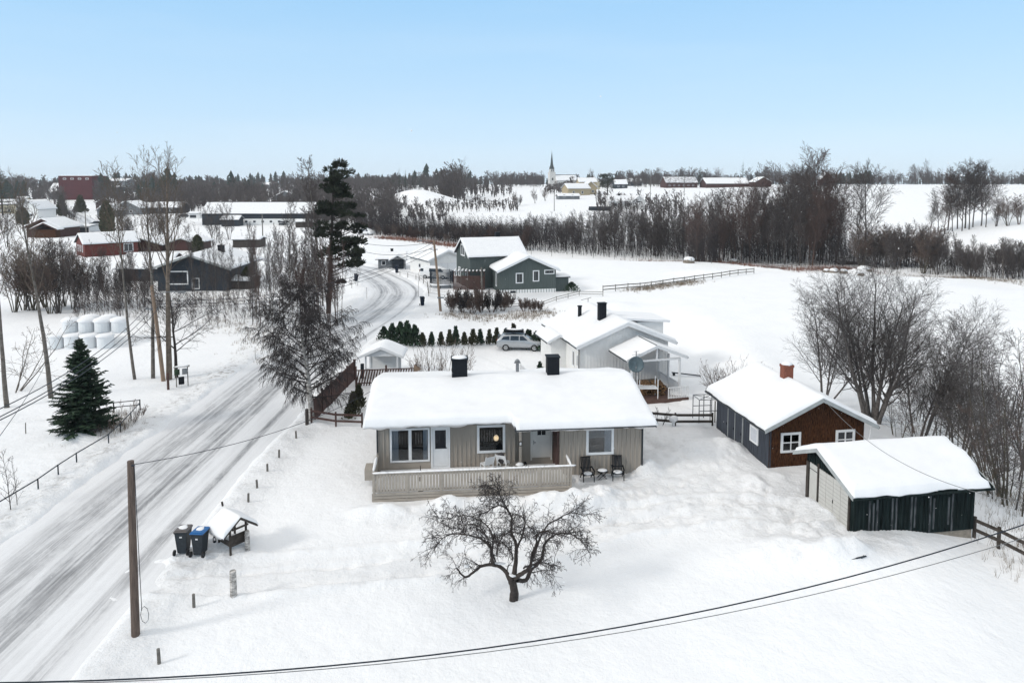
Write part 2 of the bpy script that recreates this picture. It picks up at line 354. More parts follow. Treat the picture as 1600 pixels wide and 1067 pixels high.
PATHS=[([(235,905),(340,900),(500,888),(680,872),(850,846),(960,812),(1100,795),(1250,800)],.09,1.15),([(255,905),(340,893),(460,884),(560,876),(680,862),(800,850),(900,820),(1050,800)],.14,.17),([(240,935),(340,925),(460,912),(560,902),(680,890)],.10,.15),
 ([(655,497),(740,500),(850,505)],.08,.35),([(640,520),(760,560),(860,600)],.08,.3),([(0,655),(40,655),(90,652),(160,650),(240,640)],.12,.5),([(960,792),(1060,785),(1160,792),(1260,830)],.10,.16),([(930,812),(1060,803),(1180,812)],.09,.15),([(1010,690),(1080,720),(1180,790),(1260,820)],.1,.35),
 ([(1040,630),(1090,640),(1110,690)],.06,.2),([(140,560),(60,600),(0,620)],.06,.3)]
_fp=[([(880,735),(930,775),(1010,770),(1100,740),(1150,700),(1130,660)],.16),([(1020,700),(1080,650),(1060,625)],.16),([(1180,760),(1240,800),(1330,870)],.2)]
FOOT=[]
for _p,_w in _fp:
    _q=catmull([at(*a)[:2] for a in _p],12);_g=random.Random(len(_q));_L=0;_sd=1
    for _a,_b in zip(_q[:-1],_q[1:]):
        _n=max(1,int(np.hypot(*(_b-_a))/.36))
        for _k in range(_n): _c=_a+(_b-_a)*_k/_n;FOOT.append((_c[0]+_sd*.13+_g.gauss(0,.1),_c[1]+_g.gauss(0,.1)));_sd=-_sd
FOOT=np.array(FOOT)
PW=[(np.array([at(*q)[:2] for q in p]),d,w) for p,d,w in PATHS]
ROUGH=[(9.5,33.5,6.5,4.5,1.),(13.5,30.,4.,3.,1.4),(9.,40.,3.5,4.,.9),(1.,30.6,8.,1.4,1.),(-24.5,45,1.5,40,.5),(-12.5,28,1.5,2,.6)]
def ground_h(X,Y):
    z=z0(X,Y)
    z=z+.10*fbm(X/5,Y/5,11)*1.+.03*fbm(X/1.3,Y/1.3,12)
    rg=np.zeros_like(z)
    for cx,cy,rx,ry,k in ROUGH: rg=np.maximum(rg,k*np.exp(-(((X-cx)/rx)**2+((Y-cy)/ry)**2)**2))
    n=fbm(X/.7,Y/.7,21,3);z=z+rg*(.19*n-.10*np.maximum(0,fbm(X/.8,Y/.8,31,2)-.12)*2)
    for x,y,h,rx,ry,ro in BUMPS:
        dx=(X-x)*math.cos(ro)+(Y-y)*math.sin(ro);dy=-(X-x)*math.sin(ro)+(Y-y)*math.cos(ro)
        g=np.exp(-((dx/rx)**2+(dy/ry)**2));z=z+h*g*(1+(.5*fbm(X/.6,Y/.6,41,3) if h<3 else 0))
    for P_,d,w in PW: q_=pdist(X,Y,P_);z=z-d*np.exp(-(q_/w)**(2 if w<1 else 6))*(1+fbm(X/.7,Y/.7,51,2))+(.10*np.exp(-((q_-w-.25)/.22)**2)*(1+1.5*fbm(X/.5,Y/.5,53,2)) if w>1 else 0)
    if X.size>100:
        for fx,fy in FOOT:
            r0=np.searchsorted(Y[:,0],fy-.6);r1=np.searchsorted(Y[:,0],fy+.6)
            if r1<=r0: continue
            c0=np.searchsorted(X[r0],fx-.9);c1=np.searchsorted(X[r0],fx+.9);sl_=(slice(r0,r1),slice(c0,c1));d2=((X[sl_]-fx)**2+((Y[sl_]-fy)*.8)**2)/.0225
            z[sl_]+=-.085*np.exp(-d2)+.02*np.exp(-(np.sqrt(d2)-1.8)**2*2)
    rd=pdist(X,Y,RP);e=rd+.35*fbm(X/2.2,Y/2.2,61,3)
    z=z-.14*(1-sst(e,3.7,4.1))+.16*sst(e,3.8,4.5)*(1-sst(e,4.9,6.6))*(1+1.2*fbm(X/.9,Y/.9,62,3))
    dirt=.9*np.exp(-((e-5.2)/.8)**2)*(X<-18)*(Y<70)+.35*np.exp(-((e-4.6)/.7)**2)*(X>-18)*(Y<60)+.28*np.clip(rg,0,1)
    dirt=dirt+.9*np.exp(-(((X+24)/2)**2+((Y-55)/3)**2))+.4*np.exp(-(((X-32)/2.5)**2+((Y-30)/5.)**2))
    rough=np.clip(rg*1.0+.8*np.exp(-((e-5.)/1.2)**2)*(Y<150)+.12,0,1)
    for x,y,h,rx,ry,ro in BUMPS[:19]: rough=np.maximum(rough,.8*np.exp(-(((X-x)/rx/1.3)**2+((Y-y)/ry/1.3)**2)))
    for P_,d,w in PW: rough=np.maximum(rough,.7*np.exp(-(pdist(X,Y,P_)/w/2.2)**2))
    lane=np.exp(-(pdist(X,Y,PW[0][0])/1.25)**4);dirt=dirt+.16*lane;rough=np.maximum(rough,.55*lane)
    return z,dirt,rough
def make_ground():
    ys=list(np.linspace(-25,13,40));y=13.
    while y<4400:
        y*=1.0045 if y<62 else (1.009 if y<250 else 1.02);ys.append(y)
    ys=np.array(ys);nc=640;t=np.linspace(-1,1,nc)
    w=np.maximum(38,1.0*(ys+8));X=t[None,:]*w[:,None];Y=np.repeat(ys[:,None],nc,1)
    Z,dirt,rough=ground_h(X,Y)
    V=np.stack([X,Y,Z],-1).reshape(-1,3);nr=len(ys)
    i=np.arange(nr-1)[:,None]*nc+np.arange(nc-1)[None,:]
    Fq=np.stack([i,i+1,i+nc+1,i+nc],-1).reshape(-1,4)
    o=npmesh('snowy_ground',V,Fq,'ground_snow',smooth=True)
    a=o.data.attributes.new('dirt','FLOAT','POINT');a.data.foreach_set('value',dirt.ravel().astype(np.float32))
    a=o.data.attributes.new('rough','FLOAT','POINT');a.data.foreach_set('value',rough.ravel().astype(np.float32))
    tag(o,'snow covered ground with drifts and trampled patches',kind='structure')
make_ground()
def strip(name,P,hw,dz,m,label,nu=17,ext=.45):
    T=np.gradient(P,axis=0);T/=np.linalg.norm(T,axis=1)[:,None];N=np.stack([T[:,1],-T[:,0]],1)
    s=np.r_[0,np.cumsum(np.linalg.norm(np.diff(P,axis=0),axis=1))];u=np.linspace(-hw-ext,hw+ext,nu)
    X=P[:,None,0]+N[:,None,0]*u;Y=P[:,None,1]+N[:,None,1]*u;Z=z0(X,Y)+dz-.035*np.exp(-((np.abs(u)-1.1)/.5)**2)[None,:]+.03*fbm(X/2,Y/6,5)
    V=np.stack([X,Y,Z],-1).reshape(-1,3);nr=len(P);i=np.arange(nr-1)[:,None]*nu+np.arange(nu-1)[None,:]
    Fq=np.stack([i,i+1,i+nu+1,i+nu],-1).reshape(-1,4);uv=np.stack([np.broadcast_to(u,X.shape),np.broadcast_to(s[:,None],X.shape)],-1).reshape(-1,2)
    o=npmesh(name,V,Fq,m,smooth=True,uv=uv);tag(o,label,kind='structure');return o
P_=catmull(RC,26);strip('road',P_,3.9,-.045,'icy_road','packed snow and ice road with grey wheel tracks',41,.5)
sr=[at(*q)[:2] for q in [(158,366),(140,350),(128,340),(115,333),(122,328)]]
def surf(x,y): return float(ground_h(np.array([x]),np.array([y]))[0][0])
strip('side_road',catmull(sr,6),2.6,.4,'icy_road','narrow snowy lane between the far houses on the left',9,.2)
# ---------------------------------------------------------------- buildings
def win(parent,face,a,z,w,h,c=0.,fw=.09,mull=(1,1),name='window',frame='white_paint',glass='glass_dark',proud=.06,label=None,rich=False,curt=None):
    """face: 'f' front wall y=c (normal -y), 'l' left wall x=c (normal -x), 'r' right wall x=c (normal +x)"""
    def mp(u,d,zz):  # u along wall, d outward
        return {'f':(u,c-d,zz),'l':(c-d,u,zz),'r':(c+d,u,zz)}[face]
    def bx(mb,u0,u1,d0,d1,z0_,z1):
        p=mp(u0,d0,z0_);q=mp(u1,d1,z1);mb.box(min(p[0],q[0]),max(p[0],q[0]),min(p[1],q[1]),max(p[1],q[1]),z0_,z1)
    m=MB();bx(m,a,a+w,0,proud,z,z+fw);bx(m,a,a+w,0,proud,z+h-fw,z+h);bx(m,a,a+fw,0,proud-.002,z+fw,z+h-fw);bx(m,a+w-fw,a+w,0,proud-.002,z+fw,z+h-fw)
    iw=w-2*fw;ih=h-2*fw;t=fw*.45
    for k in range(1,mull[0]): u=a+fw+iw*k/mull[0];bx(m,u-t/2,u+t/2,0,proud-.006,z+fw,z+h-fw)
    for k in range(1,mull[1]): zz=z+fw+ih*k/mull[1];bx(m,a+fw,a+w-fw,0,proud-.01,zz-t/2,zz+t/2)
    f=m.build(name,frame,parent)
    if label:f['label']=label
    if rich:
        b=MB();bx(b,a+fw,a+w-fw,.001,.006,z+fw,z+h-fw);b.build('dark_backing',glass if not rich else 'unlit_black',f)  # thin near-black sheet in place of the unlit room behind the glass
        if curt:
            for u0,u1 in curt:
                cb=MB();n=max(3,int((u1-u0)/.04));
                for k in range(n):
                    ua=u0+(u1-u0)*k/n;ub=u0+(u1-u0)*(k+1)/n;bx(cb,ua,ub-.002,.007,.012+.009*(k%2),z+fw,z+h-fw)
                cb.build('curtain','curtain',f)
        g=MB();bx(g,a+fw,a+w-fw,proud-.022,proud-.018,z+fw,z+h-fw);g.build('pane','window_glass',f)
    else:
        g=MB();bx(g,a+fw,a+w-fw,.004,.014,z+fw,z+h-fw);g.build('pane',glass,f)
    return f
def roofz(b,e0,rd,e1):
    if b<=rd[0]: return e0[1]+(rd[1]-e0[1])*(b-e0[0])/(rd[0]-e0[0])
    return rd[1]+(e1[1]-rd[1])*(b-rd[0])/(e1[0]-rd[0])
def roofset(par,axis,a0,a1,e0,rd,e1,th=.12,snow=.3,barge=('white_paint',.2),roofm='dark_roof',snowm='roof_snow',jag=0.,seed=1,over=.04,e0fn=None,name='roof',res=.16,gut=True,nosnow=False,cut=None,droop=.1,jr=None,only=False):
    """roof planes: e0,rd,e1 = (b,z) of underside line; axis = ridge direction"""
    W=lambda a,b,z:(a,b,z) if axis=='x' else (b,a,z)
    if only: return roofset_snow(only,axis,a0,a1,e0,rd,e1,th,snow,snowm,jag,seed,over,res,cut,droop,jr)
    prof=[e0,rd,e1];m=MB();t=th
    up=[(b,z+t) for b,z in prof];poly=[e0,rd,e1,up[2],up[1],up[0]]
    m.prism(poly,a0,a1,'x' if axis=='x' else 'y');rf=m.build(name,roofm,par)
    if barge:
        bm_,bh=barge;m=MB()
        for a,s in ((a0,-1),(a1,1)):
            m=MB();aa,ab=(a-.035,a-.002) if s<0 else (a+.002,a+.035)
            poly=[(e0[0]-.03,e0[1]-bh+t),(rd[0],rd[1]-bh+t),(e1[0]+.03,e1[1]-bh+t),(e1[0]+.03,e1[1]+t+.03),(rd[0],rd[1]+t+.03),(e0[0]-.03,e0[1]+t+.03)]
            m.prism(poly,aa,ab,'x' if axis=='x' else 'y')
            m.build('bargeboard',bm_,rf)
    if gut:
        m=MB()
        for (b,z),s in ((e0,-1),(e1,1)): m=MB();m.cyl(W(a0,b+s*.06,z+.02),W(a1,b+s*.06,z+.02),.05,n=6);m.build('gutter',roofm,rf)
    if nosnow:return rf
    roofset_snow(rf,axis,a0,a1,e0,rd,e1,th,snow,snowm,jag,seed,over,res,cut,droop,jr)
    return rf
def roofset_snow(rf,axis,a0,a1,e0,rd,e1,t,snow,snowm,jag,seed,over,res,cut,droop,jr):
    L=a1-a0;na=max(4,int(L/res));b0,b1=e0[0],e1[0];nb=max(8,int((b1-b0)/res))
    A=np.linspace(0,1,na+1);B=np.linspace(0,1,nb+1)
    # denser at edges
    A=.5-.5*np.cos(A*np.pi)*(.35)-(.5-A)*.0 if False else A
    def ease(x): return x+.12*np.sin(2*np.pi*x)/(-2*np.pi)*2.5
    A=np.r_[0,.12*min(1,1./L),ease(A)[1:-1],1-.12*min(1,1./L),1];A=np.unique(np.clip(A,0,1))
    B=np.r_[0,.12/(b1-b0),ease(B)[1:-1],1-.12/(b1-b0),1];B=np.unique(np.clip(B,0,1))
    a=a0-over+(L+2*over)*A;b=b0-over+(b1-b0+2*over)*B
    AA,BB=np.meshgrid(a,b,indexing='ij')
    if jag:
        k=np.exp(-np.maximum(a1-AA,0)/.3);AA=AA+jag*k*fbm(AA*0+seed,BB/.5,seed,3)
        k=np.exp(-np.maximum(BB-b0,0)/.3);BB=BB+(jr if jr is not None else jag)*k*fbm(AA/.9,AA*0+seed,seed+1,3)
    if cut:
        ac,bl=cut;k=1-sst(AA,ac-.06,ac+.1);B0=b0+(bl-b0)*k;f=BB<rd[0];BB=np.where(f,rd[0]-(rd[0]-BB)*(rd[0]-B0)/(rd[0]-b0),BB)
    zr=np.where(BB<=rd[0],e0[1]+(rd[1]-e0[1])*(BB-e0[0])/(rd[0]-e0[0]),rd[1]+(e1[1]-rd[1])*(BB-rd[0])/(e1[0]-rd[0]))+t
    dr=np.abs(BB-rd[0]);sm=np.exp(-(dr/.35)**2)*.10*abs(rd[1]-e0[1])/max(.1,(rd[0]-e0[0]))*3
    ea=np.minimum(AA-AA.min(0)[None,:],AA.max(0)[None,:]-AA);eb=np.minimum(BB-BB.min(1)[:,None],BB.max(1)[:,None]-BB);ed=np.minimum(ea,eb)
    rr=min(snow*1.1,.35);q=np.clip(ed/rr,0,1);T=snow*np.sqrt(np.clip(1-(1-q)**2,0,1))*(1+.38*fbm(AA/2.6,BB/1.5,seed+9,3))-sm*.4
    top=zr+np.maximum(T,.012);bot=zr+.004-droop*np.clip(1-eb/.06,0,1)*(1+1.3*fbm(AA/.6,BB/3,seed+5,3))
    na_,nb_=AA.shape;P1=np.stack([AA,BB,top],-1).reshape(-1,3);P2=np.stack([AA,BB,bot],-1).reshape(-1,3)
    if axis!='x':P1=P1[:,[1,0,2]];P2=P2[:,[1,0,2]]
    i=np.arange(na_-1)[:,None]*nb_+np.arange(nb_-1)[None,:];i=i.reshape(-1);N=na_*nb_
    top_f=np.stack([i,i+nb_,i+nb_+1,i+1],-1);bot_f=top_f[:,::-1]+N
    e=[]
    for k in range(nb_-1): e+=[(k,k+1,k+1+N,k+N),((na_-1)*nb_+k+1,(na_-1)*nb_+k,(na_-1)*nb_+k+N,(na_-1)*nb_+k+1+N)]
    for k in range(na_-1): e+=[((k+1)*nb_,k*nb_,k*nb_+N,(k+1)*nb_+N),(k*nb_+nb_-1,(k+1)*nb_+nb_-1,(k+1)*nb_+nb_-1+N,k*nb_+nb_-1+N)]
    npmesh('snow_cover',np.r_[P1,P2],np.r_[top_f,bot_f,np.array(e)],snowm,rf,smooth=True)
def walls(par,axis,a0,a1,b0,b1,e0,rd,e1,zb,m,name='wall',battens=None,holes=(),inset=.03):
    z=lambda b:roofz(b,e0,rd,e1)-.004
    mb=MB();poly=[(b0,zb),(b1,zb),(b1,z(b1)),(rd[0],z(rd[0])),(b0,z(b0))]
    mb.prism(poly,a0,a1,'x' if axis=='x' else 'y')
    if battens:
        p,w,d=battens;W=(lambda x0,x1,y0,y1,c,dd:mb.box(x0,x1,y0,y1,c,dd)) 
        def put(face,u,top):
            lo=zb+.02;segs=[(lo,top)]
            for hf,u0,u1,h0,h1 in holes:
                if hf==face and u0-w<u<u1+w*.5:
                    ns=[]
                    for s0,s1 in segs:
                        if h0>s0:ns.append((s0,min(h0,s1)))
                        if h1<s1:ns.append((max(h1,s0),s1))
                    segs=ns
            for s0,s1 in segs:
                if s1-s0<.05:continue
                if axis=='x':
                    if face=='f':W(u,u+w,b0-d,b0,s0,s1)
                    if face=='l':W(a0-d,a0,u,u+w,s0,s1)
                    if face=='r':W(a1,a1+d,u,u+w,s0,s1)
                else:
                    if face=='f':W(u,u+w,a0-d,a0,s0,s1)
                    if face=='l':W(b0-d,b0,u,u+w,s0,s1)
                    if face=='r':W(b1,b1+d,u,u+w,s0,s1)
        if axis=='x':
            u=a0
            while u<a1:put('f',u,z(b0));u+=p
            u=b0
            while u<b1:put('l',u,min(z(u),z(u+w)));put('r',u,min(z(u),z(u+w)));u+=p
        else:
            u=b0
            while u<b1:put('f',u,min(z(u),z(u+w)));u+=p
            u=a0
            while u<a1:put('l',u,z(b0));put('r',u,z(b1));u+=p
    return mb.build(name,m,par)
def chimney(par,x0,x1,y0,y1,za,zb_,m='black_metal',cap=True,snow=True,name='chimney'):
    c=MB();c.box(x0,x1,y0,y1,za,zb_)
    if cap:c.box(x0-.05,x1+.05,y0-.05,y1+.05,zb_,zb_+.07)
    c.box(x0-.1,x1+.1,y0-.1,y1+.1,za,za+.2) if za else None
    o=c.build(name,m,par,bevel=.01)
    if snow:MB().blob(((x0+x1)/2,(y0+y1)/2,zb_+.07),((x1-x0)*.5,(y1-y0)*.5,.09),12,6,3,.06).build('snow_cap','roof_snow',o,smooth=True)
    return o
# ---- main house
def main_house():
    O=(-7.0,34.42,0);h=E_('bungalow','long beige bungalow with snowy roof, two black chimneys and a railed deck in front','house',O,5.5)
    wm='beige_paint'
    e0=(-.02,3.02);rd=(4.3,3.93);e1=(8.9,2.95);sl=(rd[1]-e0[1])/(rd[0]-e0[0])
    e0r=(-.82,e0[1]-sl*.8)
    holesL=[('f',.55,3.78,.3,2.66),('f',5.17,6.8,1.05,2.7)]
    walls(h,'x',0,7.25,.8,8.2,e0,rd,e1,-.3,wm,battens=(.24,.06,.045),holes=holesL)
    m=MB();m.box(7.2,9.62,1.5,8.2,-.3,3.2);
    for k in range(10):
        u=7.3+k*.24
        if not 8.1<u<9.5:m.box(u,u+.05,1.478,1.5,.5,3.15)
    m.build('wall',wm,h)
    holesR=[('f',10.95,12.56,1.05,2.6)]
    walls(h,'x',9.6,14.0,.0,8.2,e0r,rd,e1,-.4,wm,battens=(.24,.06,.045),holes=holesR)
    roofset(h,'x',-.6,7.1,e0,rd,e1,barge=('beige_rail',.2),nosnow=True)
    r2=roofset(h,'x',7.14,14.55,e0r,rd,e1,barge=('dark_roof',.2),nosnow=True)
    roofset(h,'x',-.6,14.55,e0r,rd,e1,snow=.34,seed=4,over=.09,jag=.0,jr=.12,cut=(7.08,-.1),droop=.13,only=r2)
    f=win(h,'f',.6,.76,2.1,1.84,c=.8,fw=.1,mull=(2,1),rich=True,curt=[(.7,1.05),(2.35,2.58)],label='wide white window with curtains beside the glazed deck door')
    m=MB();m.box(1.58,1.74,.735,.8,.86,2.5);m.build('mullion','white_paint',f)
    # deck door
    dd=MB();dd.box(2.76,3.78,.73,.8,.38,.45);dd.box(2.76,2.86,.73,.8,.45,2.55);dd.box(3.68,3.78,.73,.8,.45,2.55);dd.box(2.76,3.78,.73,.8,2.55,2.64)
    d=dd.build('door','white_paint',h);d['label']='half-glazed white deck door'
    m=MB();m.box(2.87,3.67,.76,.8,.46,1.42);m.box(2.87,2.98,.76,.8,1.42,2.54);m.box(3.56,3.67,.76,.8,1.42,2.54);m.box(2.98,3.56,.76,.8,2.44,2.54)
    for k in range(8):m.box(2.90+k*.095,2.905+k*.095,.757,.76,.5,1.38)
    m.build('door_leaf','door_white',d)
    m=MB();m.box(2.98,3.56,.775,.795,1.42,2.44);m.build('pane','glass_dark',d)
    m=MB();m.box(3.58,3.6,.71,.76,1.45,1.5);m.box(3.5,3.6,.705,.715,1.46,1.49);m.build('handle','black_metal',d)
    f=win(h,'f',5.22,1.1,1.52,1.54,c=.8,fw=.13,rich=True,label='square white window with a lit lamp behind the glass')
    MB().cyl((6.25,.758,1.75),(6.25,.758,2.1),.012,n=12).build('lamp_cord','white_paint',f)
    lm=MB().blob((6.25,.772,1.9),(.14,.012,.17),12,7,1,0).build('lamp_shade','lamp_glow',f)
    f=win(h,'f',11.0,1.1,1.5,1.46,c=.0,fw=.13,rich=True,curt=[(12.0,12.36)],label='white window with pale curtain above the black chairs')
    MB().box(11.14,12.36,-.012,-.007,2.0,2.43).build('blind','grey_paint',f)
    # recess entry door
    dd=MB();dd.box(8.2,8.28,1.44,1.5,.3,2.5);dd.box(9.32,9.4,1.44,1.5,.3,2.5);dd.box(8.2,9.4,1.44,1.5,2.42,2.5)
    d=dd.build('door','door_grey',h);d['label']='pale front door with a small four-pane window'
    m=MB();m.box(8.29,9.31,1.46,1.5,.45,2.41);m.build('door_leaf','door_grey',d)
    m=MB()
    for i in (0,1):
        for j in (0,1): m.box(8.58+i*.24,8.79+i*.24,1.45,1.458,1.72+j*.3,1.99+j*.3)
    m.build('pane','glass_dark',d);m=MB();m.box(8.36,8.5,1.42,1.44,1.3,1.33);m.box(8.36,8.39,1.42,1.46,1.22,1.42);m.build('handle','metal_grey',d)
    MB().box(9.45,9.6,.0,1.49,-.2,3.1).build('porch_side','brown_fence',h)
    p=MB();p.box(7.42,7.54,.0,.12,.3,2.92);p.build('porch_post','beige_rail',h)
    m=MB();m.box(7.4,7.56,-.05,-.02,1.72,1.98);l=m.build('wall_plaque','dark_wood',h);MB().box(7.43,7.53,-.056,-.051,1.77,1.93).build('plaque_face','badge',l)
    m=MB();m.cyl((14.07,-.05,2.7),(14.07,-.05,.1),.045,n=8);m.cyl((14.07,-.05,2.7),(14.2,-.6,2.82),.04,n=8);m.build('downpipe','dark_roof',h)
    m=MB();m.cyl((-.05,.72,2.9),(-.05,.72,.2),.045,n=8);m.build('downpipe','dark_roof',h)
    c=chimney(h,3.92,4.82,4.0,4.85,3.9,5.35);c['label']='left black clad chimney with snow on its cap'
    c=chimney(h,9.5,10.22,4.0,4.65,3.9,5.35,snow=False);c['label']='right black clad chimney with a bare cap'
    m=MB();m.box(8.9,9.48,4.1,4.5,4.2,4.32);m.box(10.25,10.7,4.1,4.5,4.2,4.32);m.build('ridge_flashing','dark_roof',h)
    m=MB();m.cyl((7.9,5.6,4.0),(7.9,5.6,4.7),.1,n=10);m.cyl((7.9,5.6,4.7),(7.9,5.6,4.76),.22,.16,n=10);m.cyl((7.9,5.6,4.8),(7.9,5.6,4.92),.17,.06,n=10);m.build('roof_vent','metal_grey',h)
    # deck
    dk=MB();dk.box(0,9.8,-2.15,.79,.16,.33);deck=dk.build('deck','beige_rail',h)
    s=MB()
    xs=np.linspace(0,9.8,40)
    MB().box(.1,9.7,-2.05,.75,.333,.37).build('deck_snow','roof_snow',deck)
    m=MB()
    for k,z in enumerate((-.12,.03,.18,.33)): m.box(0,9.8,-2.2,-2.172,z,z+.125)
    for x in np.arange(0,9.9,1.633): m.box(x-.05,x+.05,-2.17,-2.1,-.3,.42)
    m.build('skirt_boards','beige_rail',deck)
    MB().box(.05,9.75,-2.09,-2.07,-.3,.4).build('skirt_gap_shade','dark_wood',deck)  # dark sheet behind the skirt gaps, standing in for shade under the deck
    m=MB();
    m.box(-.03,9.83,-2.22,-2.06,1.42,1.455);m.box(0,9.8,-2.17,-2.12,.5,.6);m.box(0,9.8,-2.17,-2.12,1.30,1.41)
    x=.02
    while x<9.7:
        m.box(x,x+.118,-2.2,-2.172,.5,1.4);x+=.152
    for x in (0,1.63,3.27,4.9,6.53,8.17,9.75): m.box(x,x+.09,-2.215,-2.1,.4,1.42)
    # sides
    y=-2.1
    while y<.6:
        if y<-.9:m.box(9.80,9.825,y,y+.118,.5,1.4)
        m.box(-.028,-.002,y,y+.118,.5,1.4);y+=.152
    m.box(-.06,.08,-2.2,.1,1.42,1.455);m.box(9.74,9.86,-2.2,-.8,1.42,1.455)
    rl=m.build('railing','beige_rail',deck);rl['label']='beige slatted deck railing with snow on top'
    sv=MB();rg=random.Random(5);x=0
    while x<9.7:
        w=rg.uniform(.2,.6);sv.blob((x+w/2,-2.14,1.46),(w*.62,.075,.05),8,5,int(x*100),.15);x+=w*.7
    sv.blob((9.8,-1.5,1.46),(.07,.8,.07),8,5,3,.1);sv.blob((0,-1.,1.47),(.08,1.,.07),8,5,4,.1);sv.build('railing_snow','roof_snow',rl,smooth=True)
    m=MB();m.box(-.62,-.2,-.3,.5,.3,.9);m.cyl((-.625,.1,.6),(-.64,.1,.6),.22,n=14);m.build('heat_pump','beige_rail',h,bevel=.02)
    return h
main_house()
def hp(l,o=(-7.0,34.42),yaw=5.5):
    c,s=math.cos(R(yaw)),math.sin(R(yaw));return (o[0]+l[0]*c-l[1]*s,o[1]+l[0]*s+l[1]*c,l[2])
# garden chairs
def garden_chair(loc,yaw,label):
    t=E_('garden_chair',label,'chair',loc,yaw,'black slatted chairs by the beige wall')
    m=MB()
    for k in range(7): x=-.24+k*.075;m.beam((x,.12,.42),(x,.42,1.1),.055,.02,up=(0,-1,0))
    m.beam((-.27,.42,1.1),(.27,.42,1.1),.06,.03);m.beam((-.27,.2,.6),(.27,.2,.6),.04,.03);m.build('backrest','black_metal',t)
    m=MB()
    for k in range(7): m.box(-.26,.26,-.36+k*.07,-.31+k*.07,.39,.41)
    m.box(-.28,-.25,-.36,.14,.36,.4);m.box(.25,.28,-.36,.14,.36,.4);m.build('seat','black_metal',t)
    for x in (-.29,.29):
        m=MB();m.beam((x,-.36,0),(x,-.3,.62),.045);m.build('leg','black_metal',t);m=MB();m.beam((x,.34,0),(x,-.0,.42),.045);m.build('leg','black_metal',t)
        m=MB();m.box(x-.035,x+.035,-.42,.26,.62,.645);m.build('armrest','black_metal',t)
    MB().blob((0,-.12,.43),(.25,.22,.06),10,6,2,.08).build('snow_cushion','roof_snow',t,smooth=True)
    return t
a=hp((10.95,-.62,0));garden_chair((a[0],a[1],surf(a[0],a[1])),8,'black slatted garden chair with snowy seat, nearer the deck railing')
a=hp((12.6,-.55,0));garden_chair((a[0],a[1],surf(a[0],a[1])),-2,'black slatted garden chair with snowy seat, nearer the right house corner')
a=hp((11.78,-.55,0));t=E_('folding_table','small black folding table with snow on top between two garden chairs','table',(a[0],a[1],surf(a[0],a[1])),5)
MB().box(-.28,.28,-.22,.22,.42,.445).build('table_top','black_metal',t)
for s in (-1,1):
    m=MB();m.beam((-.24*s,-.16,0),(.22*s,-.16,.42),.03);m.build('leg','black_metal',t);m=MB();m.beam((-.24*s,.16,0),(.22*s,.16,.42),.03);m.build('leg','black_metal',t)
MB().blob((0,0,.45),(.28,.21,.06),12,6,9,.06).build('snow_layer','roof_snow',t,smooth=True)
# deck furniture
def deck_chair(l,yaw,label,blanket):
    t=E_('deck_chair',label,'chair',hp(l),yaw,'white slatted chairs on the deck')
    m=MB()
    for k in range(7): z=.42+k*.075;m.beam((-.26,.1+.04*k,z),(.26,.1+.04*k,z),.02,.05)
    m.beam((-.27,.1,.38),(-.27,.36,.95),.03);m.beam((.27,.1,.38),(.27,.36,.95),.03);m.build('backrest','white_paint',t)
    m=MB();m.box(-.27,.27,-.35,.1,.38,.41);m.build('seat','white_paint',t)
    for x in (-.25,.25):
        for y in (-.33,.14): m=MB();m.box(x-.02,x+.02,y-.02,y+.02,0,.4);m.build('leg','white_paint',t)
    if blanket:m=MB();m.blob((.0,.16,.68),(.2,.1,.3),10,7,5,.2);m.blob((0,-.1,.44),(.2,.25,.06),10,6,5,.2);m.build('throw','blanket',t,smooth=True)
deck_chair((5.75,.1,.36),-150,'white slatted deck chair left of the small deck table',False)
deck_chair((6.55,.25,.36),-200,'white slatted deck chair with a dark throw over it',True)
t=E_('round_table','low round table with snow lump on the deck near the front door','table',hp((7.25,-.35,.36)),0)
MB().cyl((0,0,.45),(0,0,.48),.42,n=20).build('table_top','grey_wood',t)
for k in range(3): m=MB();m.beam((.3*math.cos(k*2.1),.3*math.sin(k*2.1),0),(.1*math.cos(k*2.1),.1*math.sin(k*2.1),.45),.03);m.build('leg','grey_wood',t)
MB().blob((.15,0,.5),(.22,.18,.1),10,6,8,.15).build('snow_lump','roof_snow',t,smooth=True)
t=E_('deck_lantern','small black lantern standing beside the pale front door','lantern',hp((7.75,.2,.36)))
m=MB();m.box(-.08,.08,-.08,.08,0,.04);
for x in (-.07,.07):
    for y in (-.07,.07):m.box(x-.01,x+.01,y-.01,y+.01,.04,.3)
m.cyl((0,0,.3),(0,0,.42),.12,.02,n=4);m.build('cage','black_metal',t);MB().cyl((0,0,.04),(0,0,.2),.035,n=8).build('candle','white_paint',t)
t=E_('figurine','dark slim ornament on a stand in front of the wide deck window','ornament',hp((2.3,-1.9,.36)))
m=MB();m.cyl((0,0,0),(0,0,.05),.14,n=10);m.cyl((0,0,.05),(0,0,.75),.02,n=6);m.blob((0,0,.62),(.09,.09,.12),8,6,1,.2);m.blob((0,0,.9),(.05,.05,.12),8,6,1,.1);m.cyl((0,0,1.),(0,0,1.3),.03,.012,n=6);m.build('stand','black_metal',t)
